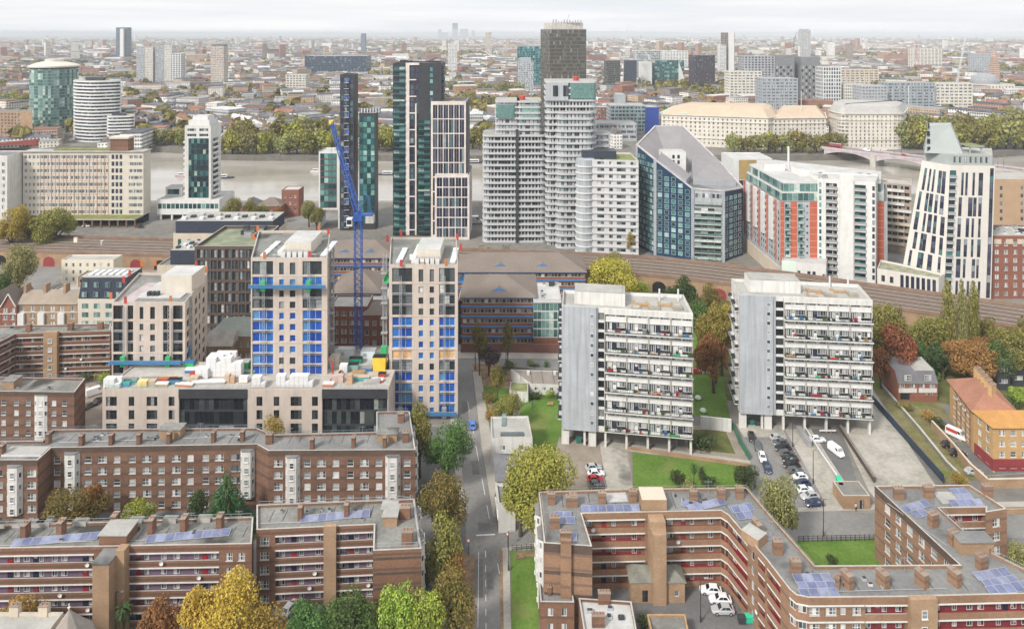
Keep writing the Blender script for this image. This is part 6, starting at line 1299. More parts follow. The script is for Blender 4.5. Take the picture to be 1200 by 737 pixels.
b.grid(1,7,1,1.2,6.2,'navy',4.2,3);b.grid(0,2,1,1.3,2.6,'dkd',6.4,3);b.finish()
D=385;b=Bld('timber_office','white-framed building with timber infill behind the faceted blue block','office building',box_poly(858,905,D,20),0,ZY(186,D),whitep,roofw,.4);b.slab('timber_infill',0,b.u(0,866),b.E(0)[2]-.4,27,38,.05,M('bronze_panel',(.4,.28,.12)));b.slab('dark_infill',0,b.u(0,866),b.E(0)[2]-.4,4,26.5,.05,charcoal);b.finish()
D=408;b=Bld('brick_house','old brick riverside house with a flat white cap near the railway','house',box_poly(330,350,D,10),0,16,brick_r,roofw);b.grid(0,3,3,1.2,1.8,'sash',3,4);b.finish()
for k,(xl,xr,lab)in enumerate(((282,300,'grey-roofed low building by the river trees'),(300,329,'brown-roofed riverside building beside the old brick house'))):
 D=400;b=Bld('brick_house',lab,'house',box_poly(xl,xr,D,12),0,8,brick_r,[tile_g,tile_b][k]);b.grid(0,4,2,1.2,1.5,'sash',1.5,3);b.hip_roof(4);b.finish(None)
def crown(kind,seed,n,leafsz):
 """leaves in separate clumps round a branching frame; unit tree: 10 m high, 10 m wide"""
 r=random.Random(seed);b=MB();lobes=[]
 if kind in('round','wide','sparse'):
  zc,hz=(6.2,3.4)if kind!='wide' else(5.9,3.3)
  for _ in range(15 if kind!='sparse' else 20):
   t=r.uniform(0,2*PI);ph=r.uniform(-.75,1.0);q=math.sqrt(max(0,1-ph*ph));k=r.uniform(.5,.78)
   lobes.append((3.9*k*q*math.cos(t)*1.12,3.9*k*q*math.sin(t)*1.12,zc+hz*k*ph,r.uniform(1.2,2.1)if kind!='sparse' else r.uniform(.8,1.5)))
  lobes.append((0,0,zc+.5,2.4))
 elif kind=='poplar':
  for k in range(16):z=.9+k*.56;w_=4.2*math.sin(PI*min(.97,(z+.5)/10.6))**.7;lobes.append((r.uniform(-.3,.3)*w_,r.uniform(-.3,.3)*w_,z,w_*.55+.3))
 elif kind=='bush':
  for _ in range(10):t=r.uniform(0,2*PI);k=r.uniform(.1,.62);lobes.append((5*k*math.cos(t),5*k*math.sin(t),r.uniform(2,6.2),r.uniform(1.8,3.2)))
 if lobes:
  tot=sum(l[3]**2 for l in lobes)
  for l in lobes:
   m=int(n*l[3]**2/tot)
   for _ in range(m):
    d=Vector((r.gauss(0,1),r.gauss(0,1),r.gauss(0,1))).normalized();rad=l[3]*(r.uniform(.55,1.0)**.5)*r.uniform(.86,1.1)
    p=Vector(l[:3])+d*rad
    if p.z<.3:continue
    nn=(d+Vector((r.gauss(0,.55),r.gauss(0,.55),r.gauss(.25,.55)))).normalized();a=nn.orthogonal().normalized();c=nn.cross(a);th=r.uniform(0,PI);u=(a*math.cos(th)+c*math.sin(th));v=nn.cross(u);s=leafsz*r.uniform(.6,1.35)
    b.face([p+u*s,p+v*s*.6,p-u*s,p-v*s*.6])
 elif kind=='conifer':
  for k in range(22):
   z=.5+k*.43;R_=4.9*(1-z/10.3)+.25;nb=max(6,int(R_*6))
   for j in range(nb):
    t=2*PI*j/nb+r.uniform(-.2,.2);L=R_*r.uniform(.75,1.08)
    for i in range(max(2,int(L*n/900))):
     q=r.uniform(.25,1)*L;p=Vector((q*math.cos(t),q*math.sin(t),z-q*.16+r.uniform(-.15,.25)));t2=t+r.uniform(-.5,.5);u=Vector((math.cos(t2),math.sin(t2),-.35+r.uniform(-.2,.3)))*leafsz*1.3;v=Vector((-math.sin(t2),math.cos(t2),r.uniform(-.3,.3)))*leafsz*.5
     b.face([p-u,p+v,p+u,p-v])
 elif kind=='palm':
  for j in range(34):
   t=2.4*j;e=1.1-j*.05;q=Vector((0,0,7.6));L=3.8
   for i in range(6):
    d=Vector((math.cos(t)*math.cos(e),math.sin(t)*math.cos(e),math.sin(e)));q2=q+d*L/6;s=Vector((-math.sin(t),math.cos(t),0))*(.55-.07*i);b.face([q-s,q2-s*.85,q2+s*.85,q+s]);q=q2;e-=.33
 return b,lobes
CR={}
def crown_me(kind,var,n,ls,lf):
 key=(kind,var,n,lf)
 if key in CR:return CR[key]
 b,lobes=crown(kind,hash((len(kind),var))%9973+var,n,ls);me=b.mesh('crown',[LEAF[lf]]);CR[key]=(me,lobes);return CR[key]
TK={}
def trunk_me(kind,var,lobes):
 key=(kind,var)
 if key in TK:return TK[key]
 b=MB();r=random.Random(var+3)
 if kind=='conifer':b.tube((0,0,-.05),(0,0,9.6),.35,.04,7)
 elif kind=='palm':
  for k in range(8):b.tube((.02*k*k,0,k*.95),(.02*(k+1)**2*.9,0,(k+1)*.95),.42-.02*k,.36-.02*k,7)
 elif kind=='poplar':b.tube((0,0,-.05),(0,0,8),.55,.1,7)
 else:
  b.tube((0,0,-.05),(0,0,2.6),.42,.3,8);b.tube((0,0,2.6),(.1,.1,6.4),.3,.1,7)
  for l in lobes[:14]:
   z=r.uniform(1.8,3.6);m=Vector((l[0]*.5,l[1]*.5,z+(l[2]-z)*.62));b.tube((0,0,z),m,.17,.1,5,0,False);b.tube(m,l[:3],.1,.03,5,0,False)
   for _ in range(2):b.tube(m,(l[0]+r.uniform(-1,1),l[1]+r.uniform(-1,1),l[2]+r.uniform(-.3,1)),.05,.015,4,0,False)
 TK[key]=b.mesh('trunk',[bark]);return TK[key]
tcount=[0]
def tree(label,cx,base,top,wpx,lf,kind='round',D=None,group=None,n=2600,ls=.27,name=None,cat='tree',z=0.0):
 """placed where its foot stands; height and spread from the photograph's scale at that distance"""
 if D is None:X,D=P(cx,base,z)
 else:X=AX(cx,D)
 h=(ZY(top,D)-z)if base is None else(base-top)*D/FOC;wd=wpx*D/FOC;tcount[0]+=1;var=tcount[0]%5
 nm=name or{'conifer':'conifer_tree','palm':'palm_tree','poplar':'poplar_tree','bush':'bush'}.get(kind,'broadleaf_tree')
 r=thing(nm,label,cat,X,D,z,group,R.uniform(0,6.28));r.scale=(wd/10*(1 if kind!='poplar' else 1.35),wd/10*(1 if kind!='poplar' else 1.35),h/10)
 me,lobes=crown_me(kind,var,n,ls,lf);sub('crown',me,r)
 if kind!='bush':sub('trunk',trunk_me(kind,var,lobes),r)
 return r
EG='street and garden trees'
T=[('broad yellow-green tree between the two grey towers, fullest there',838,448,352,58,'mustard','round'),('dark green tree below the railway between the two grey towers',818,400,350,36,'green','round'),('pale green tree below the railway beside the second tower roof',1046,402,352,36,'willow','round'),('olive tree below the railway between round tree and poplars',1098,412,366,34,'olive','round'),('large golden tree at the bottom edge in front of the lift-tower block',272,790,676,92,'gold','round'),('golden tree partly overlapping the mauve galleries below the end windows',236,775,683,66,'gold','sparse'),('bright yellow tree cut by the bottom edge between the golden tree and the green pair',312,800,712,64,'yellow','round'),('thin bare-twigged golden tree in front of the lift tower',186,775,694,60,'orange','sparse'),('thin golden tree low at the bottom left in front of the galleries',20,775,696,66,'orange','sparse'),('dark green palm-like shrub against the lift tower foot',145,755,702,36,'dark','palm'),('green tree in front of the stair tower, first of the two green ones',366,790,701,84,'green','round'),('green tree in front of the forward wing, beside its green twin',410,790,694,82,'green','round'),('lime-yellow tree standing against the blank wing wall',467,775,676,64,'lime','round'),('lime-green tree between the blank wing and the street trees',497,790,690,60,'lime','round'),('half-turned tree by the street near the bottom edge',532,770,668,62,'mixed','round'),('orange-tinged street tree beside the parking lane',528,715,645,44,'orange','sparse'),('olive street tree directly behind the forward wing corner',519,700,604,60,'olive','round'),('dark orange-topped tree at the street corner by the bay block',522,642,546,70,'mixed','round'),('broad green tree beside the street behind the bay block',524,570,489,68,'green','round'),('dark green tree squeezed between the bay block and the broad green tree',492,560,474,40,'olive','round'),('orange and olive garden tree before the first white bay stack',86,632,568,84,'mixed','round'),('small rust-orange tree behind the orange garden tree',108,628,564,40,'orange','sparse'),('small lime garden tree in the middle of the bay block garden',160,628,584,48,'lime','round'),('tall dark conifer in the bay block garden',265,628,553,84,'conifer','conifer'),('thin dark green tree beside the tall conifer',231,626,572,32,'dark','sparse'),('yellow shrub-like tree in front of the brick block white strip',64,515,491,28,'yellow','round'),('yellow tree peeping above the bay block roof by the podium',318,535,488,40,'yellow','round'),('small yellow-green tree between the bay block roof and the street tower',490,540,474,26,'lime','round'),('huge mustard-yellow tree spreading over the junction beside the courtyard block',640,640,521,116,'mustard','wide'),('yellow-green tree joined to the huge junction tree, over the corner building',610,628,548,62,'lime','round'),('pale willow behind the courtyard block, beside the parked cars',912,645,553,62,'willow','wide'),('small dark round tree on the lawn corner near the pale willow',876,580,543,38,'dark','round'),('dark bare purple tree at the street bend by the brick wall',573,440,400,32,'bare','sparse'),('olive-brown tree behind the white street building',594,500,458,42,'olive','round'),('thin autumn tree on the verge by the street',583,470,425,22,'mixed','sparse'),('small street tree in front of the brick and blue office',562,440,376,22,'olive','sparse'),('slim street tree before the glazed corner of the brick office',595,432,374,20,'olive','sparse'),('brown spreading tree on the lawn between the grey towers',836,460,386,54,'orange','sparse'),('golden tree rising beside the second grey tower',846,440,352,44,'yellow','round'),('dark green tree with orange tips by the railway arches',803,378,325,32,'dark','round'),('big olive tree at the railway bend behind the hipped office',712,352,293,56,'olive','round'),('yellow tree in front of the railway bend',716,362,303,68,'yellow','wide'),('green tree filling the slope between the rust-red tree and the poplars',1066,436,392,44,'green','round'),('dark green tree at the slope foot below the poplars',1105,445,402,40,'dark','round'),('green tree between the orange-brown tree and the picture edge',1168,452,400,44,'green','round'),('olive tree behind the poplars along the railway foot',1160,412,372,46,'olive','round'),('yellowing tree at the picture edge below the railway',1202,420,372,44,'mixed','round'),('dark tree beside the second grey tower at the footpath',1030,425,380,40,'dark','round'),('small lime tree below the railway parapet',752,358,330,34,'lime','round'),('olive tree against the railway wall next to the second grey tower',832,378,333,30,'olive','round'),('tall olive tree next to the second grey tower white balconies',1036,440,348,56,'olive','round'),('rust-red tree beside the white balconies',1052,450,377,50,'rust','round'),('brown tree at the footpath bend',1032,455,403,34,'rust','sparse'),('round olive-yellow tree below the railway',1084,426,364,48,'olive','round'),('first slender poplar of the row, before the leaning tower base',1111,428,330,19,'olive','poplar'),('second slender poplar of the row, before the leaning tower base',1127,426,331,16,'willow','poplar'),('third slender poplar of the row, before the leaning tower base',1141,424,331,18,'olive','poplar'),('orange-brown tree behind the terracotta roof',1137,452,394,66,'orange','round'),('olive tree at the picture edge behind the dark terraced houses',1190,448,384,62,'olive','round'),('thin brown tree between the poplars and the orange tree',1158,440,392,40,'orange','sparse'),('lime tree beside the dark terraced houses',1195,480,450,26,'lime','round'),('yellow bush-like tree behind the courtyard block north wing',1124,575,553,24,'yellow','round'),('pale green tree at the picture edge past the north wing',1196,690,630,34,'willow','round'),('golden street tree at the picture edge near the railway road',14,300,237,44,'yellow','round'),('wide olive street tree before the cream slab block',63,296,243,58,'olive','wide'),('olive tree filling the gap between the street tree pair',40,293,250,34,'olive','round'),('yellow-green tree beside the railway underpass',22,348,286,48,'willow','round'),('dark green tree at the picture edge above the red gabled houses',2,372,314,34,'green','round'),('olive tree on the river path beside the teal tower',270,268,229,30,'olive','round'),('smaller olive tree on the river path',293,266,233,22,'olive','round'),('pale tree on the river path before the old brick house',308,262,236,18,'willow','round'),('orange ball-shaped tree on the river path',327,262,240,12,'orange','round'),('leafy tree at the water beside the red-striped glass block',362,266,232,26,'willow','sparse'),('small tree at the water before the red-striped glass block',371,270,241,20,'olive','round'),('golden tree on the planted roof edge beside the faceted blue block',738,300,272,14,'yellow','round'),]
for lab,x,by,ty,wd,lf,kd in T:
 W_=wd*(88000/(by-HZ))/FOC;q=max(.8,min(1.9,W_/10));f=1 if by>480 else .55
 tree(lab,x,by,ty,wd,lf,kd,None,EG,int(4200*q*q*f)//1000*1000+1500,.19/q**.75 if by>480 else .25/q**.6)
T2_=[('palm on the lawn among shrubs',822,575,544,18,'dark','palm'),('second palm on the lawn behind the first',813,568,540,16,'green','palm')]
for lab,x,by,ty,wd,lf,kd in T2_:tree(lab,x,by,ty,wd,lf,kd,None,EG)
BU=[('pale green shrub under the lawn palms',806,574,560,20,'willow'),('dark shrub beside the lawn palms',795,570,548,22,'dark'),('dark evergreen shrub by the lawn palms near the small round tree',832,573,553,22,'dark'),('broad dark shrub in the fenced garden bed',824,526,508,34,'dark'),('dark hedge clump before the bungalow',627,466,457,16,'dark'),('yellow-green shrub before the bungalow',644,466,455,12,'lime'),('dark shrub at the bungalow corner next to the grey tower',654,468,457,9,'dark'),('green shrub on the far verge of the side road',598,432,421,16,'green'),('dark shrub in the roadside planter',627,432,424,12,'dark'),('round clipped shrub in the roadside planter',640,430,421,8,'green'),('pale round shrub in the roadside planter',621,428,419,8,'willow'),('small dark shrub on the lawn inside the courtyard block',974,660,650,16,'dark'),('green shrub by the garage in the court',755,740,716,20,'green'),('rough grass shrub beside the delivery van',1100,500,489,20,'dark'),('straw-coloured shrub behind the delivery van',1088,492,480,18,'orange'),('dark shrub at the railway foot below the yellow trees',818,385,362,40,'dark'),('green shrub bank below the rust-red tree',1080,440,418,46,'green'),('green shrub bank beside the round olive-yellow tree',1102,436,412,34,'green'),('shrub at the first tower foot beside the railway',788,350,333,26,'dark'),('bright shrub before the balcony block at the back',119,448,434,16,'lime'),('dark shrub before the balcony block at the back',98,448,436,18,'dark'),('green bush at the corner of the bay block and street',500,600,575,26,'green'),('ivy-dark bush behind the forward wing',499,700,640,18,'dark'),('dark shrub under the purple twigged tree',588,442,430,14,'dark'),('autumn shrub on the verge by the white street building',575,492,478,14,'orange'),('green shrub on the street garden beside the white bungalow end',572,470,456,20,'mixed'),('scrub below the white podium of the leaning tower',1010,350,340,20,'dark'),('scrub beside the dark terraced houses',1180,478,460,26,'green'),('low bush on the strip by the blue fence',1060,480,470,20,'mixed')]
for lab,x,by,ty,wd,lf in BU:tree(lab,x,by,ty,wd,lf,'bush',None,'garden shrubs',700,.5)
def far_tree_me(var,lf):
 r=random.Random(var*7+1);b,_=crown('round' if var%3 else 'wide',var+40,950,.46);b.m=[0]*len(b.f);b.v=[(x,y,max(.2,(z-2.3)*1.3))for x,y,z in b.v];b.tube((0,0,-.05),(0,0,5),.4,.15,6,1)
 return b.mesh('far_tree',[LEAF[lf],bark])
FT={(v,lf):far_tree_me(v,lf)for v in range(4)for lf in('olive','mustard','willow','green','mixed')}
def ftree(label,x,D,h,wd,lf,group,z=0.0):
 o=bpy.data.objects.new('riverside_tree' if D<760 else 'park_tree',FT[(R.randrange(4),lf)]);C.objects.link(o);o.location=(AX(x,D),D,z);o.scale=(wd/10,wd/10,h/10);o.rotation_euler=(0,0,R.uniform(0,6.28));return tag(o,label,'tree',group)
ORDS=['first','second','third','fourth','fifth','sixth','seventh','eighth','ninth','tenth','eleventh','twelfth','thirteenth','fourteenth','fifteenth','sixteenth','seventeenth','eighteenth']
def row(x0,x1,D0,D1,n,hh,lfs,where,group):
 for k in range(n):
  t=(k+.5)/n;D=D0+(D1-D0)*t+R.uniform(-4,6);lf=lfs[k%len(lfs)];h=R.uniform(*hh)
  col={'olive':'olive','mustard':'mustard-yellow','willow':'pale green','green':'green','mixed':'half-turned'}[lf]
  ftree('%s tree, %s from left in %s'%(col,ORDS[k],where),x0+(x1-x0)*t,D,h,h*R.uniform(.85,1.15),lf,group)
row(258,400,618,612,15,(18,26),('willow','mustard','olive','willow'),'the yellowing river row opposite the blue crane','riverside plane trees')
row(262,398,640,650,9,(22,34),('willow','olive','mustard'),'the taller row behind the yellowing river row','riverside plane trees')
row(440,464,630,630,3,(20,27),('mustard','olive'),'the row glimpsed between the dark towers','riverside plane trees')
row(550,566,640,640,2,(20,26),('willow','olive'),'the pair between grid slab and curved tower','riverside plane trees')
row(856,985,622,618,16,(14,22),('willow','mustard','olive','willow'),'the row in front of the long stone offices','riverside plane trees')
row(1052,1215,640,640,16,(24,33),('willow','olive','mustard','olive'),'the row behind the leaning tower crown','riverside plane trees')
row(1060,1215,672,690,13,(27,36),('olive','willow','olive'),'the taller back row behind the leaning tower crown','riverside plane trees')
row(180,220,668,666,5,(14,19),('olive','willow'),'the riverside garden beside the banded white flats','riverside plane trees')
row(145,178,905,890,4,(22,30),('olive','willow','green'),'the clump behind the banded white flats','park trees')
row(0,34,980,960,5,(22,30),('olive','willow'),'the clump behind the round glass tower','park trees')
row(522,610,1165,1120,12,(22,32),('olive','green','willow'),'the park seen over the white grid slab','park trees')
row(425,470,1120,1120,5,(18,26),('willow','olive'),'the square behind the charcoal slab','park trees')
row(1025,1200,1190,1200,17,(22,32),('olive','green','willow'),'the park line in front of the domed hall','park trees')
row(1075,1140,960,960,6,(20,28),('green','olive'),'the square by the white cranes','park trees')
row(80,165,1500,1480,9,(20,28),('olive','green'),'the line beyond the pale tower pair','park trees')
row(10,130,2150,2150,14,(22,32),('green','olive'),'the wooded line far behind the round glass tower','park trees')
row(980,1090,1480,1470,10,(20,28),('olive','green'),'the far park behind the chequered towers','park trees')
row(240,330,1010,1000,5,(16,22),('mixed','green'),'the gardens among the red terraces','park trees')
row(1170,1200,800,800,3,(18,26),('olive','willow'),'the churchyard by the domed hall','park trees')
vbs=offset(vf,27)
for k in range(14):
 px=540+k*25;q=min(vbs,key=lambda p:abs(CX+p[0]*FOC/p[1]-px));lf=('green','olive','dark')[k%3];o=thing('bush','%s shrub, %s from left along the far edge of the railway'%(lf,ORDS[k]),'bush',q[0],q[1]+R.uniform(-1,1),0,'railway edge shrubs',R.uniform(0,6))
 w_=R.uniform(3.5,6.5);o.scale=(w_/10,w_/10,R.uniform(.75,1.0));sub('crown',crown_me('bush',k%5,700,.5,lf)[0],o)
X,D=AX(53,745),760;r=thing('round_tower','round green glass tower with a pale domed roof behind the red bridge','residential tower',X,D,0)
pts=[(X+23*math.cos(t),D+23*math.sin(t))for t in[PI+PI*k/14 for k in range(15)]];full=pts+[(X+23*math.cos(t),D+23*math.sin(t))for t in[PI*k/10 for k in range(1,10)]]
curtain(r,full+full[:1],8,72,3.4,2.6,g_green,M('green_frame',(.2,.27,.26),.5),.14,.4);m=MB();m.lathe(X,D,[(24.5,71.5),(24.5,73),(20,75),(9,77.5),(9,80),(0,80.3)],28);m.build('roof',cream,r)
m=MB();m.lathe(X,D,[(23.4,70),(23.6,71.5),(24,71.5)],28);m.build('roof_ring',charcoal,r)
for k in range(7):t=PI+PI*k/6;m=MB();m.tube((X+21*math.cos(t),D+21*math.sin(t),0),(X+21*math.cos(t),D+21*math.sin(t),8),.9);m.build('pillar',cream,r)
m=MB();m.lathe(X,D,[(15,0),(15,8)],20);m.build('lobby',g_green,r)
r=thing('banded_flats','white flats with wavy bands and a lower stepped wing at the far river bank','residential tower',AX(118,690),690,0)
banded(r,rounded([pt(85,690),pt(108,680),pt(143,692),pt(141,716),pt(88,716)],9,5),0,60,3.3,1.2,g_navy,whitep,1.0);banded(r,rounded([pt(125,676),pt(158,682),pt(158,700),pt(126,700)],6,4),0,25.5,3.3,1.2,g_navy,whitep,1.0);banded(r,rounded([pt(154,680),pt(170,684),pt(170,700),pt(154,700)],5,4),0,12,3.3,1.2,g_navy,whitep,1.0)
m=MB();m.prism(rounded([pt(100,694),pt(124,694),pt(124,710),pt(100,710)],4),60,64,0);m.build('penthouse',charcoal,r);m=MB();m.prism(rounded([pt(131,684),pt(148,684),pt(148,694),pt(131,694)],3),25,28.4,0);m.build('penthouse',charcoal,r)
D=706;b=Bld('brick_flats','square brown brick flats with a blank gable beside the red bridge','flats',[pt(-20,712),pt(25,704),pt(38,700),pt(38,722),pt(-20,726)],0,28,brick_t,felt);b.grid(0,11,8,2.2,1.7,'dk2',2,3.2);b.finish()
D=650;q=[pt(633.5,666),pt(644.5,640),pt(687,646),pt(680,676)];r=thing('slab_tower','tall bronze-glass slab tower with a pale open crown, rising highest above the curved white towers','office tower',AX(660,655),655,0)
g_br=glass('bronze_glass',[(0,(.07,.068,.058)),(.5,(.095,.092,.08)),(.8,(.14,.138,.12)),(.95,(.25,.25,.23))],.15,.6)
curtain(r,q+q[:1],2,ZY(35.5,648),3.55,1.5,g_br,M('bronze_frame',(.10,.095,.08),.4),.1,.75,M('olive_spandrel',(.12,.115,.095),.35));c=inset(q,2.6);zt=ZY(35.5,648);m=MB();m.prism(c,zt-.5,zt+7,0,1);m.build('crown',[M('stained_crown',(.52,.49,.45),.9,.2,.3,streak=.5),felt2],r);m=MB();m.prism(q,zt,zt+.8,0,0);m.build('roof',felt,r)
rr=random.Random(2)
for k in range(11):m=MB();X=c[1][0]+1+k*2.6;m.box(X,c[1][1]+1.5,zt+7,X+1.2,c[1][1]+2.7,zt+7+rr.uniform(1,3));m.build('mast_cluster',galv,r)
m=MB();m.tube((AX(664,655),655,zt+7),(AX(667,655),655,zt+15),.25);m.build('antenna',galv,r)
def stone_block(label,poly_,zw,roofs,rows,nc):
 b=Bld('stone_office',label,'stone offices',poly_,0,zw,stone,felt2,.3,'stone offices on the far bank')
 for e in range(len(poly_)):
  a,d,L,an=b.E(e);n=Vector((d.y,-d.x))
  if n.y>.3:continue
  k=max(2,int(L/nc));b.grid(e,k,rows,1.5,2.1,'off',2.6,(zw-3.5)/rows,depth=.4)
  for z in(zw*.26,zw*.8):b.slab('cornice',e,0,L,z,z+.7,.6,stone)
  b.slab('cornice',e,-.4,L+.4,zw-.7,zw+.1,1.0,stone)
 for ins0,z0,ins1,z1,mat in roofs:
  m=MB();p0,p1=inset(poly_,ins0),inset(poly_,ins1);n_=len(p0)
  for j in range(n_):k=(j+1)%n_;m.face([(*p0[j],z0),(*p0[k],z0),(*p1[k],z1),(*p1[j],z1)],0)
  m.face([(*p,z1)for p in p1],0);m.build('roof',mat,b.root)
 b.finish(None);return b
stone_block('long stone office front with an ochre-sheeted roof behind the faceted blue block',[pt(775,668),pt(900,640),pt(912,650),pt(912,690),pt(800,706)],30,[(0.5,30,7,37,tarp),(7,37,12,39,tarp)],7,4.2)
m=MB();p0=[pt(772.5,672),pt(806,661),pt(812,690),pt(800,708)];m.prism(p0,30.1,31,0);m.face([(*p0[0],31),(*p0[1],31),(AX(800,676),676,37),(AX(790,680),680,37)]);single(m,'copper_roof',copper,'pale green copper roof hip at the corner of the ochre-sheeted stone offices','roof section',AX(795,675),675,30)
stone_block('second stone office block with an ochre-sheeted roof between the long front and the round-cornered one',[pt(906,645),pt(968,650),pt(966,690),pt(908,690)],29,[(0.5,29,8,37,tarp)],7,4.2)
stone_block('round-cornered stone office block with a grey slate mansard beside the far bridge end',rounded([pt(970,672),pt(984,640),pt(1058,640),pt(1064,690),pt(975,700)],9,4),34,[(.4,34,4,40,tile_g if False else M('pale_slate',(.40,.39,.37),.8,.1,.3)),(4,40,9,42,M('pale_slate',(.4,.39,.37)))],9,4.0)
for k,(x_,D_,z_)in enumerate(((855,652,39),(939,652,37),(1065,652,42))):m=MB();m.tube((AX(x_,D_),D_,z_-1),(AX(x_,D_),D_,z_+17),.3);single(m,'flagpole',metalw,('white flagpole above the long ochre roof','white flagpole above the second ochre roof','white flagpole by the slate mansard')[k],'flagpole',AX(x_,D_),D_,z_-1,'flagpoles')
def block(label,xl,xr,D,yt,wall,sty,nc,fh=3.4,depth=22,dr=0.0,roof=felt2,wf=.7,hf=.6,name='tower_block',cat='tower block',crown_=None,group=None,yt2=None,skip=None):
 zt=ZY(yt,D);b=Bld(name,label,cat,box_poly(xl,xr,D,depth,dr),0,zt,wall,roof,.5,group);b.CAP=100;L=b.E(0)[2];nr=max(1,min(24,int((zt-3)/fh)));fh=(zt-2)/nr
 if sty:
  b.grid(0,nc,nr,(L-1.2)/nc*wf,fh*hf,sty,2+fh*.15,fh);Ls=b.E(1)[2];e=1 if b.cx<0 else 3;b.grid(e,max(1,int(nc*Ls/L)),nr,(L-1.2)/nc*wf,fh*hf,sty,2+fh*.15,fh)
 if crown_:m=MB();m.prism(inset(b.poly,crown_[0]),zt-.6,zt+crown_[1],0);m.build('crown',crown_[2],b.root)
 b.finish();return b
block('cobalt-sided office with a pale window grid behind the curved towers',715,757,742,124,greyc,'teal2',9,3.6,30,wf=.8);block('cobalt blue end block beside the pale window grid',757.5,772,735,126,cobalt,None,1,3.6,30,roof=felt2)
block('long glazed office with grey bands below the cobalt-sided office',698,746,690,145,greyc,'strip',8,4,30,wf=.96,hf=.5,name='office_block',cat='office building');block('red and white office wedge behind the tallest curved tower',697,716,790,126,brick_r,'strip',4,3.6,20,name='office_block',cat='office building');block('grey stair slab beside the red and white wedge',723,733,770,111,greyd,None,1)
block('purple-black cube of offices behind the red mansions',813,838,1250,65,M('purple_black',(.075,.06,.08),.5),'dkd',12,3.6,36,wf=.75)
for k,(xl,xr,yt,lab)in enumerate(((872,908,66,'pale gridded tower leftmost of the chequered group'),(908.5,931,65,'first black and white chequered tower'),(938.5,961,67,'second black and white chequered tower, next to the pale grid block'))):
 D=1000;b=block(lab,xl,xr,D,yt,M('dark_lattice',(.2,.205,.215),.6)if k else M('pale_lattice',(.36,.36,.38),.7),'navy' if k==0 else None,9,3.6,28,wf=.55,group='chequered towers')
 if k:
  L=b.E(0)[2];rr=random.Random(k)
  for r_ in range(12):
   for c in range(5):put('window',win_mesh(2.7,3.3,'wht' if(r_+c)%2 else 'dkd'),b.root,(b.poly[0][0]+.8+c*(L-1.6)/5+(r_%2)*.9,D-.06,3+r_*4.9))
block('white gridded office block closing the chequered group',964.5,986,960,79,whitep,'navy',7,5,24,wf=.62,hf=.7);block('dark office spine between the chequered towers',929,940,1030,72,greyd,'dkd',3)
block('tall bronze tower with a white stair core above the park',849,861,1700,38.5,M('bronze_slab',(.26,.23,.2),.7),'dkd',6,3.4,30);block('white stair core attached to the tall bronze tower',854.5,860.5,1690,37,whitep,None,1,depth=9);block('low white annex beside the tall bronze tower',843.5,851,1690,53,whitep,'strip',3,depth=20)
block('rounded grey tower far away above the chequered pair',939.5,950,2300,36,M('far_grey',(.46,.46,.47),.8),'grey',6,3.6,30,crown_=(3,5,greyc))
block('blue-grey tower with a pale centre strip on the horizon',136,149,2600,32.5,M('blue_grey_slab',(.13,.18,.24),.6),'navy',8,3.6,30);block('pale centre strip of the horizon tower',140.5,144.5,2590,34,whitep,None,1,depth=8)
for k,(xl,xr,yt,lab)in enumerate(((160,169,55,'first pale grey tower of the close pair behind the banded flats'),(169.5,179,55.5,'second pale grey tower touching the first'),(182,192,54,'third grey tower with dark stripes behind the banded flats'),(192.5,201,53.5,'fourth pale tower next to the dark-striped one'))):block(lab,xl,xr,1350,yt,[greyc,stone,greyd,stone][k],'grey',5,3.2,18,group='pale tower group')
block('low blue-topped white block beside the pale towers',199,212,1330,63,whitep,'navy2',4,3.6,18,roof=navy);block('single beige tower standing among the red terraces',247,262,1300,54,M('beige_slab',(.55,.47,.4),.8),'grey',7,3.1,20,crown_=(1,2,charcoal))
block('long dark blue office with green roof bands',357,429,1650,66,M('dark_blue_office',(.05,.085,.13),.4),'navy2',20,4,60,name='office_block',cat='office building',wf=.9)
block('small dark blue tower beyond the long blue office',423,428,3300,39.5,M('blue_grey_slab',(.13,.18,.24)),None,2);block('pale office block below the long blue office',335,358,1150,88,stone,'strip',6,3.6,24,name='office_block',cat='office building')
block('beige horizon tower to one side of the misty cluster',569,576,2900,38,M('beige_slab',(.55,.47,.4)),'grey',4);block('white pair block below the misty cluster',525,535,1700,51,whitep,'grey',5,name='tower_block')
for k,(xl,xr,yt,lab)in enumerate(((530,536,27.5,'tallest misty skyscraper of the horizon cluster'),(513.5,517,35,'thin misty tower left of the skyscraper cluster'),(539,548,34.5,'broad misty tower beside the tallest skyscraper'),(517,524,38.5,'low misty block in the horizon cluster'),(552.5,556,36,'slim misty tower between the cluster and the beige tower'))):block(lab,xl,xr,9000,yt,greyd,None,3,4,60,group='horizon skyscrapers')
block('turquoise wedge-roofed glass block behind the dark slab tower',606,634,1280,55,M('turquoise_glass',(.12,.26,.32),.2),'teal2',9,4,30,wf=.9,hf=.85,name='office_block',cat='office building');block('domed grey building in front of the turquoise glass block',607,625,1180,72,greyc,'grey',6,crown_=(4,6,greyd),name='office_block',cat='office building')
r=block('green glass wedge with a sloping white end among the cranes',764,802,1330,71,M('green_wedge',(.1,.17,.17),.25),'teal',13,3.8,30,wf=.85,hf=.85,name='office_block',cat='office building')
m=MB();X0,X1=AX(795,1329),AX(806,1329);m.face([(X0,1328,ZY(71,1329)),(X0,1328,0),(X1,1328,0)]);m.face([(X0,1328,ZY(71,1329)),(X1,1328,0),(X1,1358,0),(X0,1358,ZY(71,1329))]);m.build('sloping_end',whitep,r.root)
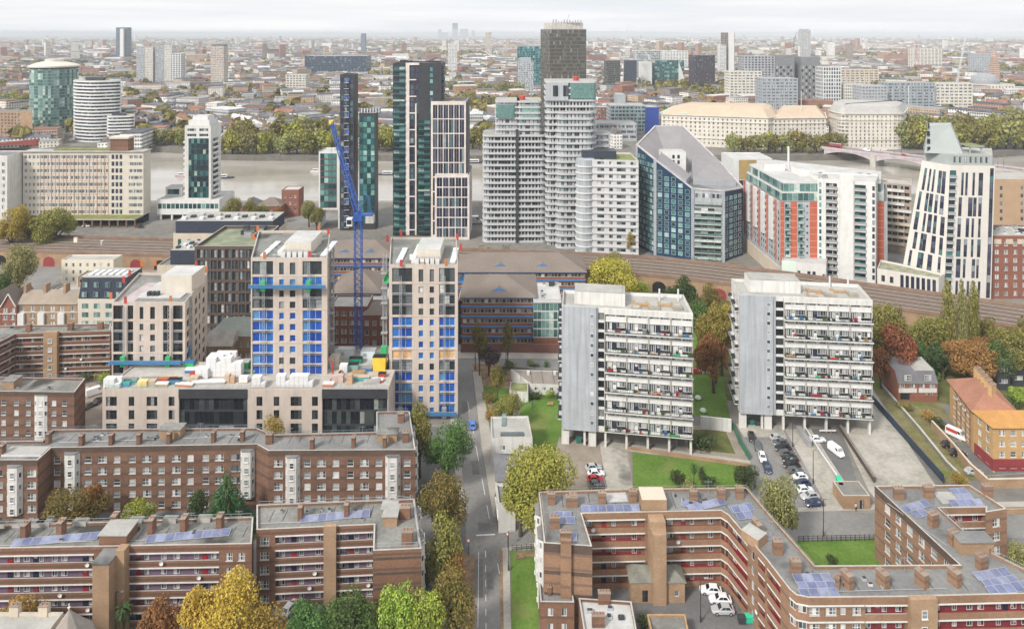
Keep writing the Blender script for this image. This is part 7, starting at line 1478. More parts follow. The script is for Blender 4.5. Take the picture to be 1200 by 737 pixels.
block('white concrete core under construction beside the green wedge',751,764,1320,73,whitep,None,1,name='construction_core',cat='building site');block('dark glass office in front of the construction cranes',710,727,1260,71,M('dark_office',(.1,.105,.1),.4),'dkd',7,3.6,30,name='office_block',cat='office building');block('scaffolded frame behind the cranes',745,774,1420,60,M('scaffold_grey',(.42,.45,.46),.7),'dk',12,3.5,30,name='construction_core',cat='building site');block('navy box office between the crane bases',733,746,1270,71,navy,None,1)
for k,(xl,xr,yt,D,w_,lab)in enumerate(((1010,1040,101,870,greyc,'grey terrace of offices behind the mansard offices'),(1040,1096,97,880,M('blue_strip_office',(.3,.34,.37),.5),'long blue-strip office in front of the park'),(1096,1140,98,885,stone,'pale office terrace beside the blue-strip office'),(990,1012,99,960,stone,'pale stone wing behind the second ochre roof'),(893,935,92,850,greyd,'grey flats below the chequered towers'),(855,893,84,980,stone,'pale ribbed office below the gridded tower'),(985,1030,82,1200,sand,'pale wing beyond the chequered group'),(1070,1104,57,1900,stone,'wide pale palace-like block near the horizon'),(778,806,60,1900,whitep,'white block beyond the green wedge'),(1142,1165,63,1700,greyc,'grey box block behind the domed hall'))):block(lab,xl,xr,D,yt,w_,'strip',8,3.8,24,name='office_block',cat='office building',hf=.5)
D=1130;X=AX(1164,D);b=Bld('domed_hall','stone hall with a broad ribbed grey dome behind the riverside trees','hall',rect(X-42,D,X+36,D+50),0,24,stone,felt2);b.grid(0,14,3,2,3.6,'off',3,7);m=MB();m.lathe(X+1,D+22,[(21,23),(21,27),(20.4,30),(18,34.5),(13,38.5),(7,41),(3,41.6),(3,46),(0,49)],28);m.build('dome',M('lead_roof',(.27,.28,.30),.6,.08),b.root)
for k in range(14):t=2*PI*k/14;m=MB();m.bar((X+1+20.6*math.cos(t),D+22+20.6*math.sin(t),30),(X+1+13.3*math.cos(t),D+22+13.3*math.sin(t),38.4),.5);m.build('dome_rib',stone,b.root)
b.finish()
m=MB();X=AX(1166,1300);m.box(X-6,1296,0,X+6,1308,50);m.box(X-4,1298,50,X+4,1306,62);m.lathe(X,1302,[(4.5,62),(.2,82)],8);single(m,'church_tower',M('striped_brick',(.36,.22,.16),.9,bands=(4,0,1.2,(.6,.5,.4))),'brown striped church tower with a spire behind the dome','church tower',X,1302,0)
def far_crane(label,x,D,y0,y1,mat,jibx,jiby,tail):
 X=AX(x,D);r=thing('tower_crane',label,'crane',X,D,0,'cranes beyond the river');lattice((X,D,max(0,ZY(y1,D))),(X,D,ZY(y0,D)),2.4,14,mat,'mast',r);lattice((X,D,ZY(y0,D)),(AX(jibx,D),D+10,ZY(jiby,D)),2.0,14,mat,'jib',r,False,1.0)
 m=MB();m.obox(X+tail,D,ZY(y0,D)-3,5,3,4);m.build('counterweight',conc,r)
far_crane('white luffing crane with a long raised jib before the park',1119,900,110,140,metalw,1137,45,-6);far_crane('white crane with a folded jib beside the green wedge',763,1290,72,95,metalw,752,53,5);far_crane('thin white crane above the dark slab tower shoulder',731,1500,56,90,metalw,738,26,-5);far_crane('white mast crane near the construction core',745,1290,55,95,metalw,764,59,-5);far_crane('dark crane on the horizon near the rounded grey tower',930,2400,50,60,charcoal,935,38,-5);far_crane('thin red crane far behind the white grid slab',538,1400,66,85,redm,538.5,48,4);far_crane('thin red crane far behind the park',1074,1700,55,72,redm,1076,48,4)
LM=[(20,'behind the round glass tower'),(110,'behind the banded white flats'),(180,'by the riverside gardens'),(235,'beyond the slim teal tower'),(300,'behind the yellowing riverside trees'),(360,'opposite the blue crane jib'),(440,'behind the charcoal slab'),(500,'behind the tall dark pair'),(555,'beside the park over the grid slab'),(605,'behind the first curved tower'),(660,'around the bronze slab tower'),(720,'behind the cobalt office'),(790,'behind the long stone offices'),(850,'below the purple-black cube'),(920,'below the chequered towers'),(990,'behind the second ochre roof'),(1060,'behind the mansard offices'),(1120,'around the white luffing crane'),(1180,'beside the domed hall')]
def row_house(b,X,Y,l,w_,h,a,pitched,rh,uvs=True):
 c,s=math.cos(a),math.sin(a);q=[(X+x*c-y*s,Y+x*s+y*c)for x,y in((-l/2,-w_/2),(l/2,-w_/2),(l/2,w_/2),(-l/2,w_/2))]
 i=len(b.v);b.v.extend((x,y,0)for x,y in q);b.v.extend((x,y,h)for x,y in q)
 for j in range(4):
  k=(j+1)%4;b.f.append((i+j,i+k,i+4+k,i+4+j));b.m.append(0);W=l if j%2==0 else w_
  b.uv.extend([(0,0),(W,0),(W,h),(0,h)])
 i=len(b.v);o=.3
 if pitched:
  m0=((q[0][0]+q[3][0])/2,(q[0][1]+q[3][1])/2);m1=((q[1][0]+q[2][0])/2,(q[1][1]+q[2][1])/2)
  b.v.extend([(*q[0],h),(*q[1],h),(*q[2],h),(*q[3],h),(*m0,h+rh),(*m1,h+rh)]);fs=[(0,1,5,4),(2,3,4,5),(3,0,4),(1,2,5)]
 else:
  b.v.extend([(x,y,h+z)for z in(.02,rh*.3)for x,y in q]);fs=[(0,1,5,4),(1,2,6,5),(2,3,7,6),(3,0,4,7),(4,5,6,7)]
 for f in fs:b.f.append(tuple(i+k for k in f));b.m.append(1);b.uv.extend([(0,0)]*len(f))
def chimneys_on(b,X,Y,l,a,h,rh,n):
 c,s=math.cos(a),math.sin(a)
 for k in range(n):
  x=-l/2+l*(k+.5)/n;i=len(b.v);t=MB();t.obox(X+x*c,Y+x*s,h+rh*.6,.9,1.8,rh*.4+1.6,a);b.v.extend(t.v)
  for f in t.f:b.f.append(tuple(k2+i for k2 in f));b.m.append(2);b.uv.extend([(0,.1)]*len(f))
rc=random.Random(5);taken=[]
for o in list(C.objects):
 if o.parent is None and o.type in('EMPTY','MESH')and 'category' in o and o.location.y>600:taken.append((o.location.x,o.location.y,30 if o['category']!='tree' else 7))
for xl,xr,D in((768,915,670),(900,975,665),(968,1068,668)):
 for k in range(12):taken.append((AX(xl+(xr-xl)*k/11,D),D,34))
grid_={}
for x,y,r_ in taken:grid_.setdefault((int(x//60),int(y//60)),[]).append((x,y,r_))
def free(x,y,r0):
 gx,gy=int(x//60),int(y//60)
 for i in(-1,0,1):
  for j in(-1,0,1):
   for a,b_,r_ in grid_.get((gx+i,gy+j),()):
    if(a-x)**2+(b_-y)**2<(r_+r0)**2:return False
 return True
def angle_at(x,y):return(mnoise.noise((x*.0022,y*.0022,3.3))*2.6)+(PI/2 if mnoise.noise((x*.006,y*.006,9.1))>.12 else 0)
cand=[];Y=655.0
while Y<2300:
 step=14.5+(Y-640)*.006;X=-.80*Y
 while X<.80*Y:
  l=rc.uniform(16,46);x,y=X+l/2,Y+rc.uniform(-4,4);X+=l*.72+rc.uniform(3,9)
  if mnoise.noise((x*.004,y*.004,1.7))>.40:continue
  cand.append((x,y,l))
 Y+=step
near_rows=[];MASS=MB();MASS.uv=[];GR=0
used={}
COLN={'far_red_masonry':'red brick','far_pale_masonry':'cream','far_masonry':'mottled','far_office_wall':'grey'}
mass_mats=[far_w,far_rf,far_red]
nrow=0
for x,y,l in cand:
 px=CX+x*FOC/y
 if not free(x,y,9):continue
 zone=mnoise.noise((x*.003,y*.003,5.5));wide=rc.random()<.16;w_=rc.uniform(8,11)if not wide else rc.uniform(14,24);h=rc.uniform(8,14)if not wide else rc.uniform(12,24)
 if y<760 and px<220:h*=.7
 pit=not wide and rc.random()<.75;rh=rc.uniform(2.5,4.2);a=angle_at(x,y)
 if nrow<290 and y<1000 and-20<px<1220:
  wm=far_red if zone>.12 else(far_pale if zone<-.08 else far_w)
  if wide:wm=far_off
  b=MB();b.uv=[];row_house(b,x,y,l,w_,h,a,pit,rh)
  if pit:chimneys_on(b,x,y,l,a,h,rh,max(2,int(l/7)))
  i=min(range(len(LM)),key=lambda k:abs(LM[k][0]-px));col=COLN[wm.name];lab='%s %s %s%s %s'%('short' if l<26 else 'long',col,'' if pit else 'flat-roofed ','office' if wide else 'terrace',LM[i][1])
  dep='nearest the river' if y<730 else('one street back' if y<800 else('two streets back' if y<880 else 'far back'));lab+=', '+dep
  o=single(b,'terrace_row' if not wide else 'office_row',[wm,far_rf,brick_t],lab,'terrace' if not wide else 'office building',x,y,0,'streets of houses beyond the river');near_rows.append((lab,px,o));used[lab]=used.get(lab,0)+1;nrow+=1
 else:
  row_house(MASS,x,y,l,w_,h,a,pit,rh)
  if pit and y<1500:chimneys_on(MASS,x,y,l,a,h,rh,max(2,int(l/9)))
ORD=['first','second','third','fourth','fifth','sixth','seventh','eighth','ninth','tenth','eleventh','twelfth','thirteenth','fourteenth','fifteenth','sixteenth','seventeenth','eighteenth']
for lab in used:
 same=sorted([(p_,o.name,o)for l_,p_,o in near_rows if l_==lab])
 if len(same)>1:
  for k,(_,_,o)in enumerate(same):o['label']=(lab if len(lab.split())<14 else lab.replace(' the ',' '))+', %s from left'%ORD[min(17,k)]
Y=2300.0
while Y<11000:
 X=-.78*Y;step=26+(Y-2300)*.02
 while X<.78*Y:
  l=rc.uniform(22,60)*(1+Y/9000);x=X+l/2;y=Y+rc.uniform(-.4,.4)*step;X+=l+rc.uniform(4,36)*(Y/3000)
  if mnoise.noise((x*.0012,y*.0012,1.7))>.3:continue
  t=rc.random();h=rc.uniform(8,17)if t<.9 else(rc.uniform(18,34)if t<.985 else rc.uniform(40,72));w_=rc.uniform(12,26)
  if h>35:l=rc.uniform(16,26)
  row_house(MASS,x,y,l,w_,h,angle_at(x*.5,y*.5),t<.5,4)
 Y+=step
town=MASS.build('distant_town',[far_w,far_rf,brick_t]);town['kind']='stuff';town['label']='mass of pale and red roofs stretching to the horizon'
b=MB();rt=random.Random(8)
def puff(x,y,h,wd):
 for _ in range(26 if y<2500 else 12):
  d=Vector((rt.gauss(0,1),rt.gauss(0,1),rt.gauss(0,1))).normalized();p=Vector((x+d.x*wd*.45,y+d.y*wd*.45,h*.58+d.z*h*.36));s=wd*rt.uniform(.16,.3);u=d.orthogonal().normalized();v=d.cross(u);u,v=u*s,(v+d*rt.uniform(-.5,.5))*s;b.face([p+u,p+v,p-u,p-v])
Y=660.0
while Y<9000:
 X=-.8*Y
 while X<.8*Y:
  x,y=X+rt.uniform(-9,9),Y+rt.uniform(-8,8);sc_=1 if Y<2300 else .45;k=mnoise.noise((x*.004*sc_,y*.004*sc_,1.7))if Y<2300 else mnoise.noise((x*.0012,y*.0012,1.7));X+=(15 if k>.33 else 46)*(1+Y/2600)
  if(k>(.38 if Y<2300 else .27)or rt.random()<.5)and(Y>1000 or free(x,y,8)):puff(x,y,rt.uniform(13,24),rt.uniform(13,23)*(1+max(0,Y-2300)/3500))
 Y+=19+(Y-640)*.03
wd_=b.build('distant_woods',[LEAF['olive']]);wd_['kind']='stuff';wd_['label']='distant tree canopy scattered through the far town'
def car_parts(kind='car'):
 """returns list of (name, mesh, offset): built once, then copied"""
 out=[];b=MB()
 if kind=='car':st=[(-2.12,.62,.42,.72),(-2.0,.80,.32,.90),(-1.35,.87,.28,.96),(0,.89,.27,.95),(.95,.88,.27,.93),(1.75,.82,.3,.80),(2.05,.70,.36,.66),(2.14,.5,.42,.58)];cab=(-1.75,1.0,-1.2,.25,.79,.60,.94,1.45)
 else:st=[(-2.6,.86,.4,1.1),(-2.5,.94,.32,1.15),(0,.97,.3,1.15),(1.6,.96,.3,1.15),(2.3,.88,.32,1.05),(2.6,.7,.4,.8)];cab=(-2.58,1.95,-2.5,1.15,.93,.82,1.1,2.25)
 for x,w_,z0,z1 in st:
  c=.16;b.v.extend([(x,-w_,z0),(x,-w_,z1-c),(x,-w_+c,z1),(x,w_-c,z1),(x,w_,z1-c),(x,w_,z0)])
 for i in range(len(st)-1):
  for j in range(5):b.f.append((i*6+j,i*6+j+1,i*6+j+7,i*6+j+6));b.m.append(0)
 b.f.append((0,1,2,3,4,5));k=(len(st)-1)*6;b.f.append(tuple(range(k+5,k-1,-1)));b.m+=[0,0]
 x0,x1,u0,u1,wb,wt,zb,zt=cab;lo=[(x0,-wb,zb),(x1,-wb,zb),(x1,wb,zb),(x0,wb,zb)];hi=[(u0,-wt,zt),(u1,-wt,zt),(u1,wt,zt),(u0,wt,zt)]
 for j in range(4):b.face([lo[j],lo[(j+1)%4],hi[(j+1)%4],hi[j]])
 b.face(hi);b.box(u0+.1,-wt+.05,zt,u1-.05,wt-.05,zt+.03);out.append(('body',b.mesh('body',[MAT['car_paint']])))
 def quad(j,a,c,lo_t=.12,hi_t=.9,push=.02):
  A,B2,T1,T0=Vector(lo[j]),Vector(lo[(j+1)%4]),Vector(hi[(j+1)%4]),Vector(hi[j]);n=(B2-A).cross(T0-A).normalized()*push;f=lambda u,v:(A.lerp(B2,u)).lerp(T0.lerp(T1,u),v)+n
  m=MB();m.face([f(a,lo_t),f(c,lo_t),f(c,hi_t),f(a,hi_t)]);return m
 gl=g_dark
 if kind=='car':
  for nm,j,a,c in(('windscreen',1,.06,.94),('rear_window',3,.08,.92),('side_window',0,.12,.5),('side_window',0,.53,.86),('side_window',2,.14,.47),('side_window',2,.5,.88)):out.append((nm,quad(j,a,c).mesh(nm,[gl])))
 else:
  for nm,j,a,c in(('windscreen',1,.06,.94),('side_window',0,.78,.95),('side_window',2,.05,.22)):out.append((nm,quad(j,a,c,.3,.9).mesh(nm,[gl])))
 wx=(1.32,-1.32)if kind=='car' else(1.7,-1.6);r_=.32 if kind=='car' else .36
 for x in wx:
  for s in(-1,1):
   m=MB();m.tube((x,s*.70,r_),(x,s*.92,r_),r_,r_,14);w_=m.mesh('wheel',[rub]);m=MB();m.tube((x,s*.915,r_),(x,s*.93,r_),r_*.62,r_*.6,10);out.append(('wheel',w_,m.mesh('rim',[galv])))
 fx,rx=st[-1][0],st[0][0];w_=st[-2][1]
 for s in(-1,1):
  m=MB();m.box(fx-.14,s*.52-.14,.58,fx-.02,s*.52+.14,.70);out.append(('headlight',m.mesh('headlight',[metalw])));m=MB();m.box(rx-.02,s*.60-.12,.66,rx+.1,s*.60+.12,.84);out.append(('tail_light',m.mesh('tail_light',[redm])))
 m=MB();m.box(fx-.01,-.26,.42,fx+.02,.26,.53);out.append(('number_plate',m.mesh('number_plate',[whitep])));m=MB();m.box(rx-.03,-.26,.5,rx,.26,.61);out.append(('number_plate',m.mesh('number_plate',[yellowm])));return out
CP={'car':car_parts('car'),'van':car_parts('van')}
def vehicle(label,x,y,col,face,kind='car',group=None,s=1.0,z=.02,at_=None):
 X,Y=at_ or P(x,y,z);r=thing('parked_car' if kind=='car' else 'parked_van',label,'car' if kind=='car' else 'van',X,Y,z,group,face);r.scale=(s,s,s)
 for p in CP[kind]:
  o=bpy.data.objects.new(p[0],p[1]);C.objects.link(o);o.parent=r
  if p[0]=='body':o.color=(*col,1)
  if len(p)>2:sub('rim',p[2],o)
 return r
WHT,SIL,BLK,NVY,GRY,RED,BLU=(.78,.79,.8),(.42,.43,.44),(.014,.015,.017),(.02,.035,.09),(.10,.105,.11),(.4,.02,.03),(.05,.2,.62)
A0=Vector(P(911,515));A1=Vector(P(953,592));rowd=(A1-A0);cols_=[(SIL,'silver'),(GRY,'grey'),(BLK,'black'),(GRY,'dark grey'),(BLK,'black'),(BLK,'black'),(GRY,'charcoal'),(WHT,'white'),(NVY,'navy'),(WHT,'white'),(SIL,'silver'),(NVY,'dark blue'),]
ON=['first','second','third','fourth','fifth','sixth','seventh','eighth','ninth','tenth','eleventh','twelfth']
for k,(c,nm)in enumerate(cols_):
 q=A0+rowd*(k/11);vehicle('%s car, %s from the grey tower in the long row of parked cars'%(nm,ON[k]),0,0,c,.08+R.uniform(-.05,.05)+(PI if k%3 else 0),'car','long row of parked cars',R.uniform(.95,1.05),.03,(q.x+R.uniform(-.3,.3),q.y))
for x,y,c,lab in((881,514,BLK,'black car parked alone opposite the row end by the tower'),(888,524.5,GRY,'grey car between the black car and the white estate on the verge side'),(893.5,538,WHT,'white car on the verge side, mostly beside the pale willow'),(899,550,NVY,'dark blue car half hidden by the pale willow')):vehicle(lab,x,y,c,PI/2+1.75 if False else-1.75,'car','cars on the verge side of the car park')
for x,y,c,lab in((695.5,550,SIL,'silver car, furthest from the courtyard block in the group of four'),(698.5,557,WHT,'white car in the group of four behind the courtyard block'),(697.5,564,RED,'red car in the group of four behind the courtyard block'),(699,570,GRY,'dark grey car closest to the courtyard block parapet')):vehicle(lab,x,y,c,.1,'car','four cars behind the courtyard block',1,.09)
for x,y,c,lab,a in((833,694,WHT,'white saloon, first of the three cars in the court',PI-.1),(844,705,WHT,'white car, middle of the three cars in the court',PI-.05),(847,717,SIL,'silver car, last of the three cars in the court',PI-.02)):vehicle(lab,x,y,c,a,'car','cars in the court')
vehicle('blue car driving down the street beside the pavement',553.5,500,BLU,PI/2+.17,'car');vehicle('white van parked beside the brick block and the beige podium',112,462,WHT,.75,'van');vehicle('silver car parked next to the white van',103,459,SIL,.8,'car');vehicle('dark car by the service lane below the white van',105,477,GRY,1.2,'car');vehicle('black car against the beige podium wall',115,471.5,BLK,1.5,'car')
vehicle('white van driving down the ramp from the second grey tower',980,531,WHT,-1.25,'van',None,.9,.05);vehicle('white pickup standing at the top of the ramp by the grey tower',958,517,WHT,.0,'car',None,1,.05)
v=vehicle('red and white delivery van on the estate road by the yellow brick flats',1121,512,WHT,-1.0,'van',None,.98,.16)
for s in(-1,1):m=MB();m.box(-2.3,s*.955-.02,1.25,.6,s*.955+.02,2.15);sub('red_livery',m.mesh('red_livery',[redm]),v)
vehicle('black car on the estate road behind the long wall',1112,523,BLK,.1,'car',None,1,.16);vehicle('black car below the first black one on the estate road',1122,533,BLK,-.1,'car',None,1,.16);vehicle('silver car in the marked bay on the estate road',1141,555,SIL,.0,'car',None,1,.16)
vehicle('white car glimpsed under the bottom edge trees by the gallery block',340,715,WHT,1.2,'car');vehicle('red car between the two grey towers',815,437,RED,0,'car');vehicle('white car beside the red one between the grey towers',830,437,WHT,.05,'car')
vehicle('dark car on the far side road by the brick wall',690,430,GRY,0,'car');vehicle('white coach on the riverside road between the grid slab and the curved tower',556,262,WHT,0,'van',None,1.9);vehicle('dark car by the glass base of the cream slab block',165,267,BLK,0,'car');vehicle('white car on the riverside road by the slab block',101,266,WHT,0,'car')
def bridge(name,label,p0,p1,wd,zd,n,col,rise=4.2):
 p0,p1=Vector(p0),Vector(p1);d=(p1-p0).normalized();nrm=Vector((-d.y,d.x));L=(p1-p0).length;r=thing(name,label,'bridge',p0.x,p0.y,0);an=math.atan2(d.y,d.x);m=MB();c=(p0+p1)/2
 m.obox(c.x,c.y,zd-1,L,wd,1,an,0,1,True);m.build('deck',[col,m_asph],r);sp=L/n
 for s in(-1,1):
  for k in range(n):
   m=MB();a=p0+d*(k*sp+2)+nrm*(s*(wd/2-.3));pts=[]
   for j in range(11):t=j/10;pts.append((t*(sp-4),zd-1.0-rise*(2*t-1)**2-.6))
   for(x0,z0),(x1,z1)in zip(pts,pts[1:]):A,B2=a+d*x0,a+d*x1;m.face([(A.x,A.y,z0),(B2.x,B2.y,z1),(B2.x,B2.y,zd-.9),(A.x,A.y,zd-.9)]);n2=nrm*(-s*.8);m.face([(A.x,A.y,z0),(B2.x,B2.y,z1),(B2.x+n2.x,B2.y+n2.y,z1),(A.x+n2.x,A.y+n2.y,z0)])
   m.build('arch',col,r)
  m=MB();q=c+nrm*(s*wd/2);m.obox(q.x,q.y,zd,L,.35,1.2,an);m.build('parapet',col,r)
  for k in range(int(L/24)):q=p0+d*(12+24*k)+nrm*(s*(wd/2-.1));m=MB();m.tube((q.x,q.y,zd),(q.x,q.y,zd+5),.16,.1);m.lathe(q.x,q.y,[(0,zd+5),(.35,zd+5.3),(0,zd+5.8)],6);m.build('lamp',charcoal,r)
 for k in range(1,n):q=p0+d*(k*sp);m=MB();m.obox(q.x,q.y,-9,4.5,wd+3,zd+8,an,0);m.build('pier',conc,r)
 return d,nrm,an
mauv=M('mauve_bridge_paint',(.46,.40,.42),.6);redb=M('red_bridge_paint',(.45,.12,.10),.6)
bd,bn,ba=bridge('arch_bridge','mauve steel arch bridge crossing behind the leaning tower',(284,618),(430,455),17,6.5,5,mauv)
cd,cn,ca=bridge('arch_bridge','red arch bridge meeting the far bank in front of the brown brick flats',(-462,664),(-640,470),22,6.5,4,redb)
for k,(t,lane,c,knd,lab)in enumerate(((10,-3,RED,'bus','red double-decker bus at the far end of the mauve bridge'),(34,3,WHT,'van','white van on the mauve bridge behind the far red bus'),(52,-3,SIL,'car','silver car on the mauve bridge before the second arch'),(64,3,RED,'car','red car on the mauve bridge before the second arch'),(150,-3,WHT,'van','white van on the mauve bridge just past the leaning tower'),(163,3,RED,'bus','red double-decker bus on the near half of the mauve bridge'),(176,-3,BLU,'van','blue van on the mauve bridge behind the near red bus'),(190,3,WHT,'car','white car on the near end of the mauve bridge'),(200,-3,RED,'bus','red double-decker bus leaving the mauve bridge at the picture edge'))):
 q=Vector((284,618))+bd*t+bn*lane;a=ba
 if knd=='bus':
  r=thing('double_decker_bus',lab,'bus',q.x,q.y,6.5,'buses on the bridges',a);m=MB();m.box(-5.4,-1.25,.35,5.4,1.25,4.3);o=sub('body',m.mesh('body',[redm]),r)
  for z in(1.2,2.9):
   for s in(-1,1):m=MB();m.box(-5.1,s*1.26-.02,z,5.1,s*1.26+.02,z+.9);sub('window',m.mesh('window',[g_dark]),r)
  for x in(-3.4,3.4):
   for s in(-1,1):m=MB();m.tube((x,s*1.0,.5),(x,s*1.28,.5),.5,.5,10);sub('wheel',m.mesh('wheel',[rub]),r)
  m=MB();m.box(-5.0,-1.1,4.3,5.0,1.1,4.36);sub('roof',m.mesh('roof',[whitep]),r)
 else:vehicle(lab,0,0,c,a,knd,'traffic on the mauve bridge',1.1,6.52,(q.x,q.y))
for t,lab,c in((4,'magenta bus at the far end of the red bridge',(.65,.05,.3)),(22,'red bus on the red bridge beside the magenta one',RED)):
 q=Vector((-462,664))+cd*t;r=thing('double_decker_bus',lab,'bus',q.x,q.y+4,6.5,'buses on the bridges',.1);m=MB();m.box(-5.4,-1.25,.35,5.4,1.25,4.3);o=sub('body',m.mesh('body',[MAT['car_paint']]),r);o.color=(*c,1)
 for z in(1.2,2.9):m=MB();m.box(-5.1,-1.28,z,5.1,-1.24,z+.9);sub('window',m.mesh('window',[g_dark]),r)
 for x in(-3.4,3.4):m=MB();m.tube((x,-1.0,.5),(x,-1.28,.5),.5,.5,10);sub('wheel',m.mesh('wheel',[rub]),r)
for k in range(7):
 x_=988+k*8;m=MB();D=634-k*.8;X=AX(x_,D);m.obox(X,D,0,5.0,.4,1.1);m.obox(X,D,1.1,5.0,.3,1.2,0,1);single(m,'road_barrier',[redm,whitep],'red and white roadworks barrier, %s from left in the line before the slate-roofed stone offices'%ON[k],'barrier',X,D,0,'roadworks barriers by the bridge')
def boat(label,x,y,L,col):
 X,D=P(x,y,WZ);r=thing('river_boat',label,'boat',X,D,WZ,'boats on the river');w_=L*.26;m=MB();st=[(-.5,.8,1.0),(-.2,1,1.0),(.2,.95,1.1),(.42,.5,1.3),(.5,.06,1.5)]
 for t,k,z in st:m.v.extend([(t*L,-w_/2*k,z),(t*L,-w_/2*k*.7,-.3),(t*L,w_/2*k*.7,-.3),(t*L,w_/2*k,z)])
 for i in range(4):
  for j in range(4):m.f.append((i*4+j,i*4+(j+1)%4,i*4+4+(j+1)%4,i*4+4+j));m.m.append(0)
 m.f.append((0,1,2,3));m.m.append(0);sub('hull',m.mesh('hull',[col]),r);m=MB();m.box(-.3*L,-w_*.33,1,.15*L,w_*.33,2.9);sub('cabin',m.mesh('cabin',[whitep]),r)
 for s in(-1,1):m=MB();m.box(-.27*L,s*w_*.335-.02,1.7,.12*L,s*w_*.335+.02,2.5);sub('window',m.mesh('window',[g_dark]),r)
 m=MB();m.tube((0,0,2.9),(0,0,5),.06);sub('mast',m.mesh('mast',[galv]),r)
boat('white and blue boat moored between the charcoal slab and the tall dark pair',456,205,17,navy);boat('small white boat by the red-striped glass block',371,202,10,whitep);boat('dark launch moored beside the slim teal tower',263,209,15,navy);boat('pinkish launch on the near side of the slim teal tower',214,207,11,M('pink_hull',(.5,.35,.38)));boat('white boat glimpsed between the grid slab and the curved tower',557,191,22,charcoal)
def lamp(label,x,y,h=8.0,z=.1,g='street lamps'):
 X,Y=P(x,y,z);r=thing('street_lamp',label,'street lamp',X,Y,z,g);m=MB();m.tube((X,Y,z),(X,Y,z+h),.11,.07,7);m.tube((X,Y,z+h),(X+.9,Y,z+h+.15),.05,.05,5);m.lathe(X,Y,[(.18,z),(.18,z+1.1),(.11,z+1.2)],8);m.build('pole',charcoal,r);m=MB();m.obox(X+1.0,Y,z+h+.05,.7,.28,.14);m.build('lamp_head',galv,r)
for lab,x,y in(('street lamp on the cross road kerb beside the parked car row end',965,628),('street lamp beside the long row of cars near its middle',953,566),('street lamp by the tower end of the long row of cars',929,523),('street lamp on the junction corner by the grass verge',596,668),('street lamp in the court beside the silver car',821,728),('street lamp at the street bend below the purple tree',557,433),('street lamp on the side road before the brick wall',593,424),('street lamp at the foot of the lift tower',136,745)):lamp(lab,x,y)
def sign(label,x,y,mat):
 X,Y=P(x,y,.1);r=thing('road_sign',label,'road sign',X,Y,.1,'round road signs');m=MB();m.tube((X,Y,.1),(X,Y,3.3),.06,.06,6);m.build('pole',charcoal,r);m=MB();m.tube((X,Y-.08,3.2),(X,Y-.04,3.2),.42,.42,16);m.build('disc',[redm],r);m=MB();m.tube((X,Y-.1,3.2),(X,Y-.085,3.2),.3,.3,16);m.build('disc_face',[mat],r)
sign('round red-rimmed road sign on the pavement at the grass verge corner',595,642,whitep);sign('round red-rimmed road sign on the opposite kerb by the fallen leaves',549,650,whitep)
def wall(name,label,cat,pts,h,th,mat,z=0.0,top=None,posts=None,grp=None):
 g=G(pts,z);m=MB();pm=MB()
 for(x0,y0),(x1,y1)in zip(g,g[1:]):
  L=math.hypot(x1-x0,y1-y0);an=math.atan2(y1-y0,x1-x0);cx,cy=(x0+x1)/2,(y0+y1)/2
  if posts is None:m.obox(cx,cy,z,L,th,h,an,0);m.obox(cx,cy,z+h,L,th+.1,.1,an,1)
  else:
   n=max(1,int(L/posts))
   for k in range(n+1):t=k/n;m.obox(x0+(x1-x0)*t,y0+(y1-y0)*t,z,.1,.1,h+.1,an,1)
   for zz in(.25,h*.6,h-.05):m.obox(cx,cy,z+zz,L,.05,.06,an,0)
   if posts>1.2:m.obox(cx,cy,z+.1,L,.03,h-.2,an,0)
   else:
    q=int(L/.3)
    for k in range(q):t=k/q;m.obox(x0+(x1-x0)*t,y0+(y1-y0)*t,z,.03,.03,h,an,0)
 X,Y=g[0];return single(m,name,[mat,top or mat],label,cat,X,Y,z,grp)
wall('brick_wall','dark red brick wall along the side road in front of the brick office','wall',[(540,413),(600,413),(660,414)],3.0,.4,M('dark_red_brick',(.19,.09,.07),.9));wall('brick_wall','long buff retaining wall between the rough ground and the estate road','wall',[(1092,502),(1118,530),(1137,553),(1158,572),(1250,570)],2.2,.4,brick_t,0,sand)
wall('brick_wall','red brick garden wall before the pair of town houses','wall',[(1066,470),(1098,471)],1.9,.3,brick_r);wall('mesh_fence','dark blue panel fence along the concrete yard','fence',[(1019,468),(1060,515),(1106,567)],2.3,.1,M('navy_fence',(.03,.05,.08),.6),.0,charcoal,2.0);wall('brick_wall','low dark wall with a pale coping through the rough ground','wall',[(1032,452),(1078,505),(1110,545),(1135,570)],.9,.5,concd,0,conc)
wall('concrete_wall','dark capped concrete ramp wall beside the white van','wall',[(984,503),(1000,528),(1025,566)],1.5,.5,brick_d,0,concd);wall('concrete_wall','thin ramp side wall with a green end panel','wall',[(944,506),(962,535),(981,563)],1.2,.3,conc,0,metalw);m=MB();X,Y=P(984,577);m.obox(X,Y,0,1.0,3.6,3.0,-.25,0);single(m,'site_hoarding',M('bright_green',(.03,.5,.3),.5),'bright green hoarding panel at the end of the ramp wall','hoarding',X,Y)
wall('white_wall','short white wall with stains between the lawn and the fenced garden','wall',[(821,502),(857,506)],3.4,.4,white);wall('mesh_fence','green mesh fence down the garden bed beside the parked cars','fence',[(858,500),(866,520),(878,540)],2.0,.1,M('fence_green',(.05,.18,.11),.6),0,None,2.0);wall('concrete_wall','low buff wall along the lawn before the first grey tower','wall',[(735,527),(800,536),(878,547)],.8,.3,brick_t)
wall('iron_railing','black iron railing along the courtyard lawn and cross road','railing',[(936,635),(1024,633)],1.3,.1,charcoal,0,None,1.0);wall('iron_railing','dark railing beside the grass verge on the street','railing',[(600,645),(628,643)],1.1,.1,charcoal,0,None,1.0);wall('brick_wall','buff boundary wall along the cross road at the picture edge','wall',[(1124,604),(1250,600)],1.1,.3,brick_t)
